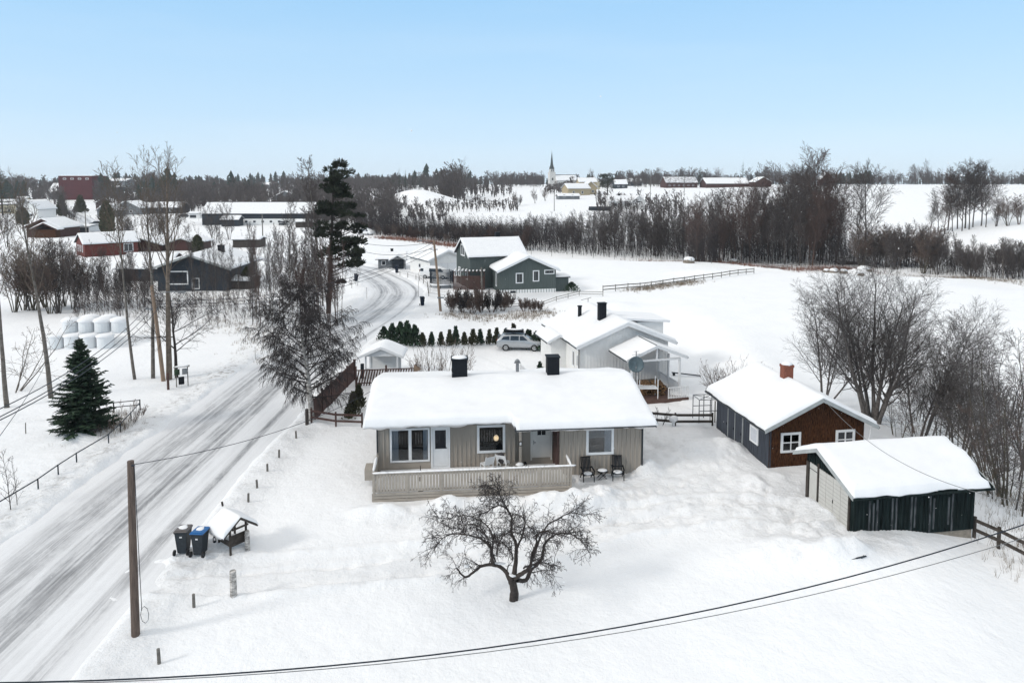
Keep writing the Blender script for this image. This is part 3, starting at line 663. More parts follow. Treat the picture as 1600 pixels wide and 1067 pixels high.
# ---- brown cabin
def brown_cabin():
    h=E_('timber_cabin','dark brown timber cabin with blue-grey side doors, snowy roof and brick chimney','cabin',(14.07,36.43,0),9)
    e0=(-.45,2.15);rd=(2.9,3.72);e1=(6.3,2.0)
    z=lambda b:roofz(b,e0,rd,e1)
    g=[('f',.7,1.9,.78,1.9),('f',3.97,5.2,.75,1.86)]
    walls(h,'y',0,.12,0.02,5.72,e0,rd,e1,-.5,'brown_board',battens=(.17,.03,.018),holes=g)
    walls(h,'y',.12,6.3,0,5.74,e0,rd,e1,-.5,'blue_grey_board',battens=(.21,.03,.015),holes=[('l',1.0,2.1,.75,1.85),('l',2.8,5.6,-.5,2.3)])
    MB().box(-.03,5.77,.13,6.34,-1.2,-.45).build('foundation','concrete',h)
    roofset(h,'y',-.42,6.95,e0,rd,e1,snow=.26,barge=('grey_barge',.2),seed=8,over=.03,droop=.03,jr=.08,jag=.04)
    win(h,'f',.7,.78,1.18,1.12,c=0,fw=.13,mull=(2,2),label='white four-pane window with lace curtains at the left of the brown gable',rich=True,curt=[(.86,1.2),(1.45,1.74)])
    win(h,'f',4.0,.75,1.16,1.12,c=0,fw=.13,mull=(2,2),label='white window at the right of the brown gable, half hidden by the garage roof')
    win(h,'l',1.08,.8,.9,.95,c=0,fw=.09,glass='curtain',label='white-framed window with drawn curtain in the blue-grey side wall')
    for y,w in ((2.85,.9),(3.77,.86),(4.66,.9)):
        m=MB();m.box(-.05,-.001,y+.02,y+w-.02,-.45,1.9);d=m.build('door','blue_grey_board',h)
        MB().box(-.065,-.001,y-.025,y+.018,-.45,1.95).build('door_trim','grey_barge',d)
        MB().box(-.09,-.05,y+.12,y+.15,.7,.85).build('handle','black_metal',d)
    m=MB();m.box(-.012,.14,-.012,.12,-.5,2.3);m.build('corner_board','blue_grey_board',h)
    c=MB();c.box(2.65,3.25,3.1,3.55,3.6,4.75);c.box(2.62,3.28,3.07,3.58,4.6,4.75);c=c.build('chimney','brick',h)
    MB().blob((2.95,3.32,4.77),(.33,.27,.16),12,6,3,.08).build('snow_cap','roof_snow',c,smooth=True)
    m=MB();m.cyl((5.95,-.3,2.0),(5.8,-.05,.0),.04,n=8);m.build('downpipe','white_paint',h)
brown_cabin()
# ---- garage
def garage():
    h=E_('garage','green-black board garage with pale doors and thick sliding roof snow','garage',(15.29,29.37,0),9)
    e0=(-.38,1.72);rd=(2.35,2.82);e1=(4.25,1.95);z=lambda b:roofz(b,e0,rd,e1)
    walls(h,'x',0,6.0,0,3.65,e0,rd,e1,-.32,'green_black_board',battens=(.19,.07,.03))
    for k in range(26):  # weathered lighter boards
        if (k*7)%5 in (1,3) or k%11==2: MB().box(.0+(k+1)*.19+.075,.0+(k+1)*.19+.185,-.012,-.001,-.3+(k%3)*.15,1.66-(k%4)*.12).build('pale_board','pale_weathered',h)
    MB().box(.3,5.97,.03,3.6,-1.5,-.31).build('foundation','concrete',h)
    roofset(h,'x',-.42,6.6,e0,rd,e1,snow=.3,barge=('grey_barge',.16),seed=15,jag=.4,jr=.12,over=.02,roofm='green_black_board',droop=.04)
    dz=-.02
    # doors on the left gable (x=0)
    m=MB();m.box(-.05,-.004,2.75,3.4,-.1,1.85);d=m.build('side_door','garage_door',h);MB().box(-.06,-.051,2.75,3.4,1.55,1.58).build('rail','black_metal',d);MB().box(-.06,-.051,2.75,3.4,.05,.08).build('rail','black_metal',d)
    m=MB()
    for k in range(4): y=.42+k*.55;m.box(-.06,-.004,y+.01,y+.54,-.2,min(1.85,z(y+.0)-.2,z(y+.54)-.2))
    d=m.build('garage_door','garage_door',h)
    m=MB()
    for k in range(4):
        y=.42+k*.55
        for j in range(10): 
            zz=-.1+j*.19
            if zz<z(y)-.3:m.box(-.064,-.0605,y+.02,y+.53,zz,zz+.008)
    m.build('door_groove','grey_wood',d);MB().box(-.09,-.06,1.5,1.53,.65,.8).build('handle','black_metal',d)
    m=MB();pass
    for q in ((2.64,2.74,-.15,2.05),(.3,.4,-.3,1.7),(3.45,3.65,-.1,1.85)): MB().box(-.09,-.03,*q).build('corner_board','dark_wood',h)
garage()
# ---- white house
def white_house():
    h=E_('white_house','white board house with grey-white gable, snowy roof and covered terrace','house',(5.5,54.3,-1.15),14)
    e0=(-.45,3.55);rd=(3.95,5.3);e1=(8.3,3.5)
    walls(h,'y',0,8.6,0,7.75,e0,rd,e1,.5,'offwhite_wall',battens=(.28,.05,.02))
    MB().box(.05,7.7,.05,8.5,-.5,.5).build('foundation','concrete',h)
    roofset(h,'y',-.5,9.2,e0,rd,e1,snow=.16,barge=('white_paint',.28),seed=21,th=.14)
    # left wing
    w0=(-1.75,3.2);wr=(-.7,3.75);w1=(.4,3.35)
    walls(h,'y',3.5,6.6,-1.35,.1,w0,wr,w1,.4,'offwhite_wall')
    MB().box(-1.3,.0,3.6,6.5,-.6,.4).build('foundation','concrete',h)
    roofset(h,'y',3.2,6.9,w0,wr,w1,snow=.14,barge=('white_paint',.2),seed=22)
    win(h,'l',1.2,1.6,.6,1.3,c=0,fw=.08);win(h,'l',.3,1.8,.45,1.,c=0,fw=.08)
    m=MB();m.cyl((-.5,-.35,3.6),(-.12,-.08,3.3),.05,n=8);m.cyl((-.12,-.08,3.3),(-.12,-.08,.2),.05,n=8);m.build('downpipe','dark_roof',h)
    chimney(h,2.65,3.3,2.6,3.1,4.8,6.5,snow=False);m=MB();m.cyl((2.1,6.0,4.6),(2.1,6.0,5.7),.17,n=10);m.cyl((2.1,6.0,5.7),(2.1,6.0,5.8),.22,n=10);m.build('flue','black_metal',h)
    m=MB();m.cyl((4,9.,5.3),(4,9.,5.9),.025,n=6);m.cyl((3.3,9.,5.75),(4.3,9.,5.95),.02,n=6);m.build('aerial','black_metal',h)
    # dormer on right slope
    d=MB();d.box(6.0,8.4,2.2,5.2,3.6,4.85);d=d.build('dormer','offwhite_wall',h)
    m=MB();m.add([(4.6,1.9,5.15),(8.9,1.9,4.75),(8.9,5.5,4.75),(4.6,5.5,5.15),(4.6,1.9,5.33),(8.9,1.9,4.93),(8.9,5.5,4.93),(4.6,5.5,5.33)],[(0,3,2,1),(4,5,6,7),(0,1,5,4),(1,2,6,5),(2,3,7,6),(3,0,4,7)]);m.build('dormer_roof','roof_snow',d)
    # covered terrace in front right
    p0=(2.35,3.2);pr=(4.87,4.2);p1=(7.4,3.2)
    rf=roofset(h,'y',-4.0,-.51,p0,pr,p1,snow=.05,barge=('white_paint',.22),seed=23,roofm='dark_roof',name='terrace_roof')
    for x,y in ((2.8,-3.9),(6.8,-3.9),(6.8,-2.0),(6.8,-.3)): MB().box(x-.07,x+.07,y-.07,y+.07,.3,3.1).build('terrace_post','white_paint',h)
    m=MB()
    m.box(2.75,6.85,-3.96,-3.82,3.1,3.24);m.box(4.8,4.92,-3.95,-3.83,3.22,4.1);m.build('terrace_frame','white_paint',h)
    MB().box(1.8,7.2,-4.7,-.05,.0,.3).build('terrace_floor','deck_brown',h)
    def rail(x0,x1,y0,y1,z,nm='terrace_railing'):
        m=MB();m.beam((x0,y0,z+.85),(x1,y1,z+.85),.07,.06);m.beam((x0,y0,z+.08),(x1,y1,z+.08),.05,.06);L=math.hypot(x1-x0,y1-y0);n=int(L/.13)
        for k in range(n+1): t=k/n;x=x0+(x1-x0)*t;y=y0+(y1-y0)*t;m.box(x-.03,x+.03,y-.02,y+.02,z,z+.85)
        return m.build(nm,'white_paint',h)
    rail(5.5,7.15,-4.65,-4.65,.3);rail(6.9,6.9,-3.8,-.4,.3)
    MB().box(-3.5,-1.4,3.2,6.3,-.6,.1).build('side_deck','deck_brown',h)
    rail(-3.4,-1.5,3.2,3.2,.1,'deck_railing');rail(-3.45,-3.45,3.2,5.9,.1,'deck_railing')
    m=MB();m.box(-4.2,-3.5,3.6,4.3,-.3,-.22);m.box(-3.9,-3.5,3.6,4.3,-.1,-.02);m.build('step','deck_brown',h)
    return h
white_house()
WH=lambda l:(lambda q:(q[0],q[1],l[2]-1.15))(hp(l,(5.5,54.3),14))
t=E_('satellite_dish','round blue-grey satellite dish on a pole at the terrace corner of the white house','satellite dish',WH((2.95,-4.3,.75)),-10)
m=MB();n=20;vs=[];rings=5
for i in range(rings+1):
    r=.62*i/rings
    for k in range(n): a_=2*math.pi*k/n;vs.append((r*math.cos(a_)*.95,-.0-.22*(r/.62)**2,2.35+r*math.sin(a_)))
fs=[(i*n+k,i*n+(k+1)%n,(i+1)*n+(k+1)%n,(i+1)*n+k) for i in range(rings) for k in range(n)]
m.add(vs,fs);dsh=m.build('reflector','dish',t,smooth=True);so=dsh.modifiers.new('s','SOLIDIFY');so.thickness=.02
m=MB();m.cyl((0,.08,-.3),(0,.08,3.3),.035,n=8);m.beam((-.3,.08,3.0),(.3,.08,3.1),.02);m.beam((-.2,.08,3.25),(.2,.08,3.3),.02);m.beam((0,.05,2.35),(0,-.2,2.0),.03);m.build('mast','metal_grey',t)
m=MB();m.beam((0,-.2,1.75),(0,-.62,2.2),.03);m.cyl((0,-.6,2.2),(0,-.7,2.25),.05,n=8);m.build('feed_arm','metal_grey',t)
t=E_('log_pile','stacked brown firewood on the terrace of the white house','firewood',WH((5.0,-2.9,.3)),0)
m=MB();rg=random.Random(3)
for i in range(11):
    for j in range(6):
        if rg.random()<.9:
            x=-.9+i*.17+(j%2)*.08;z=.08+j*.145
            for q in range(3): m.cyl((x+rg.uniform(-.02,.02),-.7+q*.42,z),(x,-.3+q*.42,z),.075,n=6)
m.build('logs','firewood',t)
for i in (0,):
    t=E_('swing_frame','white open frame holding a pale tray on the terrace of the white house','frame',WH((4.1,-4.0,.3)),0)
    m=MB();m.box(-.7,.7,-.3,.7,.75,.8);m.build('tray','white_paint',t);m=MB()
    for x,y in ((-.7,-.3),(.7,-.3),(-.7,.7),(.7,.7)): m.box(x-.03,x+.03,y-.03,y+.03,0,1.5)
    m.build('frame','white_paint',t)
t=E_('covered_trampoline','black-rimmed round trampoline with snow beside the white gable wall','trampoline',WH((1.3,-2.6,0)),0)
m=MB()
n=24;vs=[]
for r,z in ((1.35,.9),(1.15,.95)):
    for k in range(n): a_=2*math.pi*k/n;vs.append((r*math.cos(a_),r*math.sin(a_)*.8,z))
m.add(vs,[(k,(k+1)%n,n+(k+1)%n,n+k) for k in range(n)])
for k in range(0,n,4): a_=2*math.pi*k/n;m.cyl((1.3*math.cos(a_),1.04*math.sin(a_),-.1),(1.3*math.cos(a_),1.04*math.sin(a_),.9),.03,n=6)
m.build('rim','black_metal',t);MB().blob((0,0,.9),(1.12,.9,.16),16,6,3,.05).build('snow_layer','roof_snow',t,smooth=True)
t=E_('kettle_grill','small dark round grill next to the snowy trampoline','grill',WH((2.9,-3.0,.0)),0)
m=MB();m.blob((0,0,.85),(.32,.32,.25),14,8,1,0);m.build('bowl','black_metal',t,smooth=True)
for k in range(3): m=MB();m.cyl((.1*math.cos(k*2.1),.1*math.sin(k*2.1),.7),(.3*math.cos(k*2.1),.3*math.sin(k*2.1),-.05),.02,n=6);m.build('leg','black_metal',t)
q=at(1052,647);
for i,(px,py,l) in enumerate([(1009,615,'dark stepping slab at the left below the brown terrace edge'),(1037,614,'dark stepping slab at the right below the brown terrace edge')]):
    x,y,z=at(px,py);o=MB().box(-.35,.35,-.2,.2,0,.08).build('step_slab','dark_wood',bevel=.01);o.location=(x,y,surf(x,y)+.02);tag(o,l,'paving slab')
x,y,z=at(1072,587);o=MB().beam((-1.2,.3,.25),(1.2,-.3,.12),.12,.08).build('plank','dark_paint',bevel=.005);MB().box(-1.1,-.9,.2,.35,-.1,.25).build('support','black_metal',o);o.location=(x,y,surf(x,y));tag(o,'long dark plank lying on snow right of the terrace posts','plank')
# ---------------------------------------------------------------- bins, well, posts
def wheelie(px,py,label,body='plastic_grey',lid='lid_grey',yaw=0,h=1.07,snow=True,badge=True,cat='bin',loc=None,tip=0):
    x,y,z=loc or at(px,py)
    t=E_('wheeled_bin',label,cat,(x,y,surf(x,y)-.02),yaw)
    if tip:t.rotation_euler=(R(tip),0,R(yaw))
    w=.255;m=MB();b=[(-.18,-.2),(.18,-.2),(.18,.24),(-.18,.24)];u=[(-w,-.28),(w,-.28),(w,.3),(-w,.3)]
    m.add([(p[0],p[1],.06) for p in b]+[(p[0],p[1],h-.1) for p in u],[(3,2,1,0),(4,5,6,7),(0,1,5,4),(1,2,6,5),(2,3,7,6),(3,0,4,7)])
    m.box(-w-.02,w+.02,-.3,.32,h-.14,h-.09);m.build('body',body,t,bevel=.015)
    m=MB();m.add([(-w-.03,-.33,h-.09),(w+.03,-.33,h-.09),(w+.03,.33,h-.09),(-w-.03,.33,h-.09),(-w+.02,-.28,h-.03),(w-.02,-.28,h-.03),(w-.03,.31,h+.01),(-w+.03,.31,h+.01)],[(3,2,1,0),(4,5,6,7),(0,1,5,4),(1,2,6,5),(2,3,7,6),(3,0,4,7)])
    m.cyl((-w,.36,h-.04),(w,.36,h-.04),.022,n=8);l=m.build('lid',lid,t,bevel=.012)
    if snow:MB().blob((0,.0,h-.015),(.2,.22,.03),10,6,int(abs(px)),.3).build('snow_dusting','roof_snow',l,smooth=True)
    for s in (-1,1):
        m=MB();m.cyl((s*.24,.3,.12),(s*.3,.3,.12),.12,n=14);wh=m.build('wheel','rubber',t);m=MB();m.cyl((s*.295,.3,.12),(s*.305,.3,.12),.05,n=8);m.build('hub','plastic_grey',wh)
    if badge:m=MB();m.box(-.05,.05,.275,.295,.74,.8);m.build('badge','badge',t)
    return t
wheelie(288,869,'dark wheeled bin with brown-grey lid by the road, left of the blue-lidded bin',yaw=184)
wheelie(314,870,'dark wheeled bin with bright blue lid beside the small wishing well',lid='lid_blue',yaw=176)
wheelie(660,479,'navy wheeled bin standing alone by the road bend near the wooden power pole',body='bin_navy',lid='bin_navy',snow=False,badge=False,yaw=20,h=1.15)
wheelie(556,441,'dark tilted wheeled bin on the inner verge of the road bend',body='bin_navy',lid='bin_navy',snow=False,badge=False,yaw=40,h=1.2,tip=12)
wheelie(620,427,'navy wheeled bin on the verge below the small grey house with porch',body='bin_navy',lid='bin_navy',snow=False,badge=False,yaw=-10,h=1.3)
def well():
    x,y=-11.72,27.85;z=surf(x,y);t=E_('wishing_well','small rustic wishing well with thick snow on its log roof beside the bins','wishing well',(x,y,z),-38);t.scale=(.9,.9,.92)
    # ridge along x; front gable at +x
    m=MB()
    for yy in (-.4,.4):
        for xx in (.25,-.75): MB().cyl((xx,yy,-.2),(xx,yy,1.15),.055,n=8).build('post','dark_wood',t)
    m=MB()
    for k in range(4):m.box(.26,.3,-.45,.45,.2+k*.13,.32+k*.13);m.box(-.8,.3,-.42,-.39,.2+k*.13,.32+k*.13) if k<2 else None
    m.build('well_box','dark_wood',t)
    for xx in (.45,-.95):
        m=MB();m.beam((xx,-.88,.8),(xx,.05,1.5),.09);m.beam((xx,.88,.8),(xx,-.05,1.5),.09);m.beam((xx,-.4,1.05),(xx,.4,1.05),.07);m.build('rafter_frame','dark_wood',t)
    rf=roofset(t,'x',-1.05,.5,(-.85,.85),(0,1.5),(.85,.85),snow=.17,barge=None,roofm='dark_wood',seed=31,th=.04,res=.07,over=.03,gut=False)
    m=MB();m.cyl((-1.05,0,1.6),(-1.12,0,1.8),.05,n=8);m.build('finial','dark_wood',rf)
    m=MB();m.cyl((-.4,-.8,.95),(-.4,-.8,.72),.008,n=5);m.cyl((-.4,-.8,.72),(-.4,-.8,.62),.03,.07,n=6)
    for k in range(6): a=k*1.047;m.beam((-.4+.07*math.cos(a),-.8+.07*math.sin(a),.62),(-.4+.07*math.cos(a),-.8+.07*math.sin(a),.42),.014)
    m.cyl((-.4,-.8,.4),(-.4,-.8,.43),.08,n=6);m.build('lantern','black_metal',t)
well()
def post(px,py,h,r,m,name,label,cat,lean=(0,0),group=None,cap=False,n=10):
    x,y,z=at(px,py);z=surf(x,y);g=random.Random(int(px*7+py));b=MB()
    b.cyl((0,0,-.3),(lean[0]*.5,lean[1]*.5,h*.5),r*1.05,r,n=n);b.cyl((lean[0]*.5,lean[1]*.5,h*.5),(lean[0],lean[1],h),r,r*.94,n=n)
    if name=='log_post':
        for k in range(7): a=g.uniform(3.3,6.1);b.blob((r*math.cos(a)*.96,r*math.sin(a)*.96,g.uniform(.1,h*.9)),(.03,.02,.02),6,4,k)
    o=b.build(name,m,smooth=False);o.location=(x,y,z);tag(o,label,cat,group);return o
post(365,931,.98,.125,'birch_bark','log_post','thick birch log standing upright in the snow below the wishing well','post')
post(387,861,.85,.1,'birch_bark','log_post','birch log standing close to the right side of the wishing well','post')
for i,(px,py,h,l) in enumerate([(249,1037,.5,'short grey marker post nearest the camera, below the bare utility pole'),(303,948,.5,'short grey marker post between the utility pole and the thick birch log'),
  (388,786,.42,'grey marker post just above the wishing well, lowest of the line'),(402,767,.42,'grey marker post, second up the line above the wishing well'),(418,741,.4,'grey marker post in the middle of the line by the road'),
  (436,720,.45,'grey marker post, second below the birch along the road line'),(463,688,.45,'grey marker post nearest the weeping birch')]):
    post(px,py,h,.055,'grey_wood','marker_post',l,'post',(.02*(i%3-1),0),'marker posts along the driveway edge')
post(480,668,1.,.11,'dark_wood','gate_post','dark square gate post at the foot of the weeping birch','post')
post(40,676,.7,.03,'grey_wood','stake','thin stake standing alone in the left snow field','stake',(.03,0))
post(399,562,1.1,.02,'grey_wood','stake','thin road stake left of the road beyond the birch','stake')
post(573,466,1.6,.02,'grey_wood','stake','thin snow stake at the inner side of the road bend','stake')
post(654,463,3.4,.025,'grey_wood','stake','tall thin snow stake at the outer side of the road bend','stake')
post(672,459,1.8,.03,'grey_wood','stake','stake at the corner of the wire fence left of the wooden power pole','stake')
post(263,608,1.3,.09,'brown_fence','short_post','short red-brown post in front of the thick pale trunk','post')
# hose / rock by the garage heap
x,y,z=at(1340,884);o=MB().beam((-.3,-.03,-.02),(.38,.08,.07),.07,.04).beam((.15,0,.02),(.32,.15,.05),.04).build('board_end','dark_paint',bevel=.01);o.location=(x,y,surf(x,y));tag(o,'dark board end poking from the snow heap in front of the garage','board')
# ---------------------------------------------------------------- poles and cables
def pole(name,label,base,top,r0,r1,m,parts=None,yaw=0):
    t=E_(name,label,'utility pole',base,yaw);d=(top[0]-base[0],top[1]-base[1],top[2]-base[2]);b=MB()
    b.cyl((0,0,-.6),(d[0]*.5,d[1]*.5,d[2]*.5),r0,(r0+r1)/2,n=12);b.cyl((d[0]*.5,d[1]*.5,d[2]*.5),d,(r0+r1)/2,r1,n=12);b.build('shaft',m,t,smooth=False)
    return t,d
def cable(name,label,a,b,sag,r,m='cable_dark',n=28,group=None,cat='cable'):
    a=np.array(a,float);b=np.array(b,float);P=[];T=np.linspace(0,1,n)
    for i,t in enumerate(T):
        p=a+(b-a)*t;p[2]-=sag*4*t*(1-t);P.append(tuple(p-a))
    o=tubes(name,[(P,[r]*n,6)],m);o.location=a;tag(o,label,cat,group);return o
x,y,z=at(212,1001);bz=surf(x,y)
tp=atY(204,720,y+.1)
t,d=pole('utility_pole','tall bare wooden utility pole in the foreground beside the road',(x,y,bz),(tp[0],tp[1],tp[2]),.14,.105,'pole_wood')
m=MB();m.cyl((d[0]+.13,d[1]-.02,d[2]-.15),(d[0]+.22,-.02,.9),.012,n=5);m.cyl((d[0]+.1,-.03,d[2]-.1),(d[0]+.2,-.03,d[2]-.1),.03,n=6)
for k in range(8):
    a=k*.8;b_=(k+1)*.8;c=(d[0]+.32,0,.75);m.beam((c[0]+.14*math.cos(a),-.03,c[2]+.3*math.sin(a)),(c[0]+.14*math.cos(b_),-.03,c[2]+.3*math.sin(b_)),.012)
m.build('down_cable','cable_dark',t)
cable('service_wire','thin wire from the foreground pole top across the road towards the beige house',(tp[0]+.1,tp[1],tp[2]-.12),hp((-.4,3.8,3.9)),.55,.012)
# foreground distribution cables
A=atY(-260,1066,11.);B=atY(1800,746,16.);cable('power_cable','thick dark twisted power cable crossing the foreground from corner to corner',A,B,1.45,.014)
A2=atY(-260,1069,11.2);B2=atY(1800,772,16.2);cable('thin_cable','thin grey cable running just below the thick dark power cable',A2,B2,1.36,.008,'cable_grey')
# service drop on the cabin
ga=(lambda l:hp(l,(14.07,36.43),9))((2.9,-.45,3.8));gb=atY(1700,796,18.)
cable('cabin_wire','pale wire hanging from the brown gable over the garage roof',ga,gb,1.3,.011,'cable_grey',n=40)
# left pole with lamp
x,y,z=at(257,598);pb=(x-.35,y+.6,z);ptop=(x-1.,y+.6,z+7.6)
t,d=pole('street_light_pole','wooden power pole with street lamp arm among the bare left trees',pb,ptop,.16,.12,'light_pole_wood')
m=MB();m.beam((d[0],0,d[2]-.9),(d[0]+1.2,-.2,d[2]-.5),.05);m.beam((d[0]+1.2,-.2,d[2]-.5),(d[0]+2.2,-.3,d[2]-.45),.05);m.build('lamp_arm','metal_grey',t)
m=MB();m.blob((d[0]+2.5,-.33,d[2]-.47),(.38,.14,.09),10,6,1,0);m.build('lamp_head','metal_grey',t,smooth=True)
m=MB();m.beam((d[0]-.5,0,d[2]-1.9),(d[0]+.5,0,d[2]-1.9),.07)
for k in (-.45,0,.45): m.cyl((d[0]+k,0,d[2]-1.86),(d[0]+k,0,d[2]-1.7),.04,n=6)
m.build('cross_arm','metal_grey',t)
for k,(py,yy) in enumerate([(622,24),(636,23.5),(641,22.6)]):
    e=atY(-60,py+44,yy-2);cable('power_line',['upper','middle','lower'][k]+' of three power lines running down-left from the street lamp pole',(ptop[0]-.4+k*.4,ptop[1],ptop[2]-1.7-.1*k),e,.75,.02,group='power lines at the left')
e=atY(-40,733,17);cable('stay_wire','thin lowest wire slanting to the left picture edge in front of the big spruce',(at(80,620)[0],at(80,620)[1],3.),e,.3,.012)
# bend pole
x,y,z=at(689,486);pb=(x,y,z);pt=atY(678,376,y)
t,d=pole('power_pole','leaning brown power pole with small lamp in front of the blue-grey house',pb,pt,.17,.12,'light_pole_wood')
m=MB();m.beam((d[0]-.1,0,d[2]-.35),(d[0]-1.3,-.1,d[2]-.05),.06);m.blob((d[0]-1.7,-.1,d[2]-.02),(.4,.15,.09),8,5,1,0);m.beam((d[0]-.45,0,d[2]-1.1),(d[0]+.45,0,d[2]-1.1),.07)
m.build('lamp_arm','metal_grey',t)
m=MB();m.box(d[0]*.15-.3,d[0]*.15+.5,-.2,0,1.6,1.75);m.build('bracket','metal_grey',t)
fp=(-42.,118.,9.5)
for k,(dz,sg) in enumerate([(-.2,1.6),(-.9,2.2)]):
    cable('overhead_wire',['upper','lower'][k]+' wire from the leaning power pole back to the left pine',(pt[0],pt[1],pt[2]+dz),(-34+k*1.5,118,8.3-k*.9),sg,.028,group='wires behind the pine')
for k in range(3):
    cable('span_wire',['first','second','third'][k]+' wire crossing the road bend from the leaning power pole, counted from the left',(pt[0]-.2+.3*k,pt[1],pt[2]-.3-.35*k),(ptop[0]+.4,ptop[1],ptop[2]-1.2-.25*k),1.9,.02,group='wires over the road bend')
x,y,z=at(754,485);pole('grey_pole','thinner grey pole at the right end of the brown pergola',(x,y,z),atY(752,418,y),.11,.09,'grey_wood')
for i,(px,py,h,l) in enumerate([(1069,306,13,'tall thin power pole right of the grey barn field'),(1016,318,14,'power pole beside the white farmhouse'),(1322,300,12,'thin power pole on the right snow field'),(866,330,9,'thin pole below the church in the field'),(411,385,8,'thin pole left of the pine beside the long barn'),(135,372,8,'thin pole behind the red row house')]):
    x,y,z=at(px,py);pole('far_pole',l,(x,y,z),(x,y,z+h),.16,.12,'grey_wood')
# ---------------------------------------------------------------- fences
def railfence(name,label,pts,h=1.0,rails=(.45,.85),sp=2.4,w=.1,m='grey_wood',rw=.12,cat='fence',pr=.06,snow=False):
    P=[np.array(at(*p)) for p in pts];t=E_(name,label,cat,tuple(P[0]));o=P[0]
    S=[];
    for i in range(len(P)-1):
        L=np.linalg.norm(P[i+1]-P[i]);n=max(1,round(L/sp))
        for k in range(n):S.append(P[i]+(P[i+1]-P[i])*k/n)
    S.append(P[-1]);S=[np.array((p[0],p[1],surf(p[0],p[1])))-o for p in S]
    for p in S[:100]:
        b=MB();b.cyl((p[0],p[1],p[2]-.3),(p[0],p[1],p[2]+h),pr,n=7);b.build('post',m,t)
    for r in rails:
        b=MB()
        for a,c in zip(S[:-1],S[1:]): b.beam((a[0],a[1]-pr,a[2]+r),(c[0],c[1]-pr,c[2]+r),.035,rw)
        b.build('rail',m,t)
    return t
railfence('rail_fence','weathered two-rail wooden fence across the middle snow field',[(942,457),(1000,452),(1085,440),(1178,428)],1.0,(.4,.85),2.6,rw=.14)
railfence('rail_fence','short broken rail fence at the edge of the stream-side trees',[(1190,423),(1223,421),(1265,415),(1300,408)],.9,(.4,.8),3.)
railfence('rail_fence','dark two-rail fence behind the birch at the left end of the beige house',[(487,667),(525,667),(566,668)],.95,(.38,.8),1.6,m='brown_fence',rw=.13)
railfence('rail_fence','dark two-rail fence between the beige house and the brown cabin',[(1012,662),(1055,663),(1113,664)],.85,(.3,.72),1.9,m='dark_wood',rw=.16)
railfence('rail_fence','dark two-rail fence running down to the right behind the garage',[(1522,838),(1560,855),(1605,880),(1660,905)],1.0,(.4,.85),2.2,m='dark_wood',rw=.16,pr=.08)
railfence('rail_fence','pale low rail fence below the blue-grey house',[(775,484),(850,478),(905,462),(942,463)],.7,(.3,.6),3.,rw=.07,pr=.04)
railfence('metal_fence','thin blue-black pipe railing along the left verge of the road',[(-20,812),(60,768),(120,726),(170,697),(205,658),(219,640)],.55,(.52,),2.2,m='dark_paint',rw=.05,pr=.035)
railfence('metal_fence','short black railing behind the big spruce',[(219,640),(178,645),(150,650)],.75,(.4,.72),1.5,m='black_metal',rw=.05,pr=.04)
def wirefence(label,pts,sp=6.,h=1.1,m='grey_wood',wires=(.5,.95),pr=.05,tilt=0):
    return railfence('wire_fence',label,pts,h,wires,sp,m=m,rw=.02,pr=pr)
wirefence('wire fence with thin posts along the near edge of the stream-side trees',[(640,379),(720,385),(830,398),(960,405),(1080,412),(1200,418),(1290,424)])
wirefence('wire fence with thin posts round the road bend garden',[(625,430),(650,438),(668,450),(670,465),(700,468),(770,478)],3.,.8)
# board fence: long diagonal
def boardfence():
    a=np.array(at(489,662));b=np.array(at(557,590));t=E_('board_fence','long dark brown board fence running from the birch to the white shelter','fence',tuple(a))
    d=b-a;L=math.hypot(d[0],d[1]);u=d/L;n=int(L/.14);m=MB()
    ln=Vector((u[0],u[1],0));nn=Vector((-u[1],u[0],0))
    for k in range(n):
        c=Vector(u*(k*.14));z=surf(a[0]+c[0],a[1]+c[1])-a[2]
        p=Vector((c.x,c.y,z-.15));q=Vector((c.x,c.y,z+1.45))
        m.beam(p,q,.11,.025,up=nn)
    m.build('boards','brown_fence',t);m=MB();k=0.
    while k<L:
        c=u*k;z=surf(a[0]+c[0],a[1]+c[1])-a[2];m.box(c[0]-.06,c[0]+.06,c[1]-.06,c[1]+.06,z-.3,z+1.65);k+=2.
    m.build('posts','brown_fence',t)
    m=MB();m.beam(Vector((0,0,1.5)),Vector(u*L)+Vector((0,0,1.5)),.1,.04);m.beam(Vector((-.05,0,.5)),Vector(u*L)+Vector((-.05,0,.5)),.05,.1);m.build('top_rail','brown_fence',t)
    a=np.array(at(556,605));b=np.array(at(650,604));t=E_('picket_fence','brown fence of slanted slats with gaps in front of the white shelter','fence',tuple(a))
    d=b-a;L=math.hypot(d[0],d[1]);u=d/L;n=int(L/.2);m=MB()
    for k in range(n+1):
        c=u*(k*.2);m.beam((c[0],c[1],.1),(c[0]+u[0]*.28,c[1]+u[1]*.28,1.35),.1,.03,up=(0,1,0))
    m.build('slats','brown_fence',t);m=MB()
    m.beam((0,0.03,1.3),(d[0],d[1]+.03,1.3),.04,.08);m.beam((0,.03,.3),(d[0],d[1]+.03,.3),.04,.08);m.build('rail','brown_fence',t)
    m=MB();
    for k in (0,.5,1): m.box(d[0]*k-.06,d[0]*k+.06,d[1]*k+.05,d[1]*k+.17,-.3,1.6)
    m.build('post','brown_fence',t);m=MB();m.prism([(-.15,1.0),(.45,1.25),(-.15,1.6)],d[1]-.04,d[1]+.04,'y');o=m.build('end_board','light_pole_wood',t);o.location=(d[0],0,0)
boardfence()
def gable_front(parent,x0,x1,xr,ze,zr,y0,y1,m,name='gable'):
    b=MB();b.prism([(x0,ze),(x1,ze),(xr,zr)],y0,y1,'y');return b.build(name,m,parent)
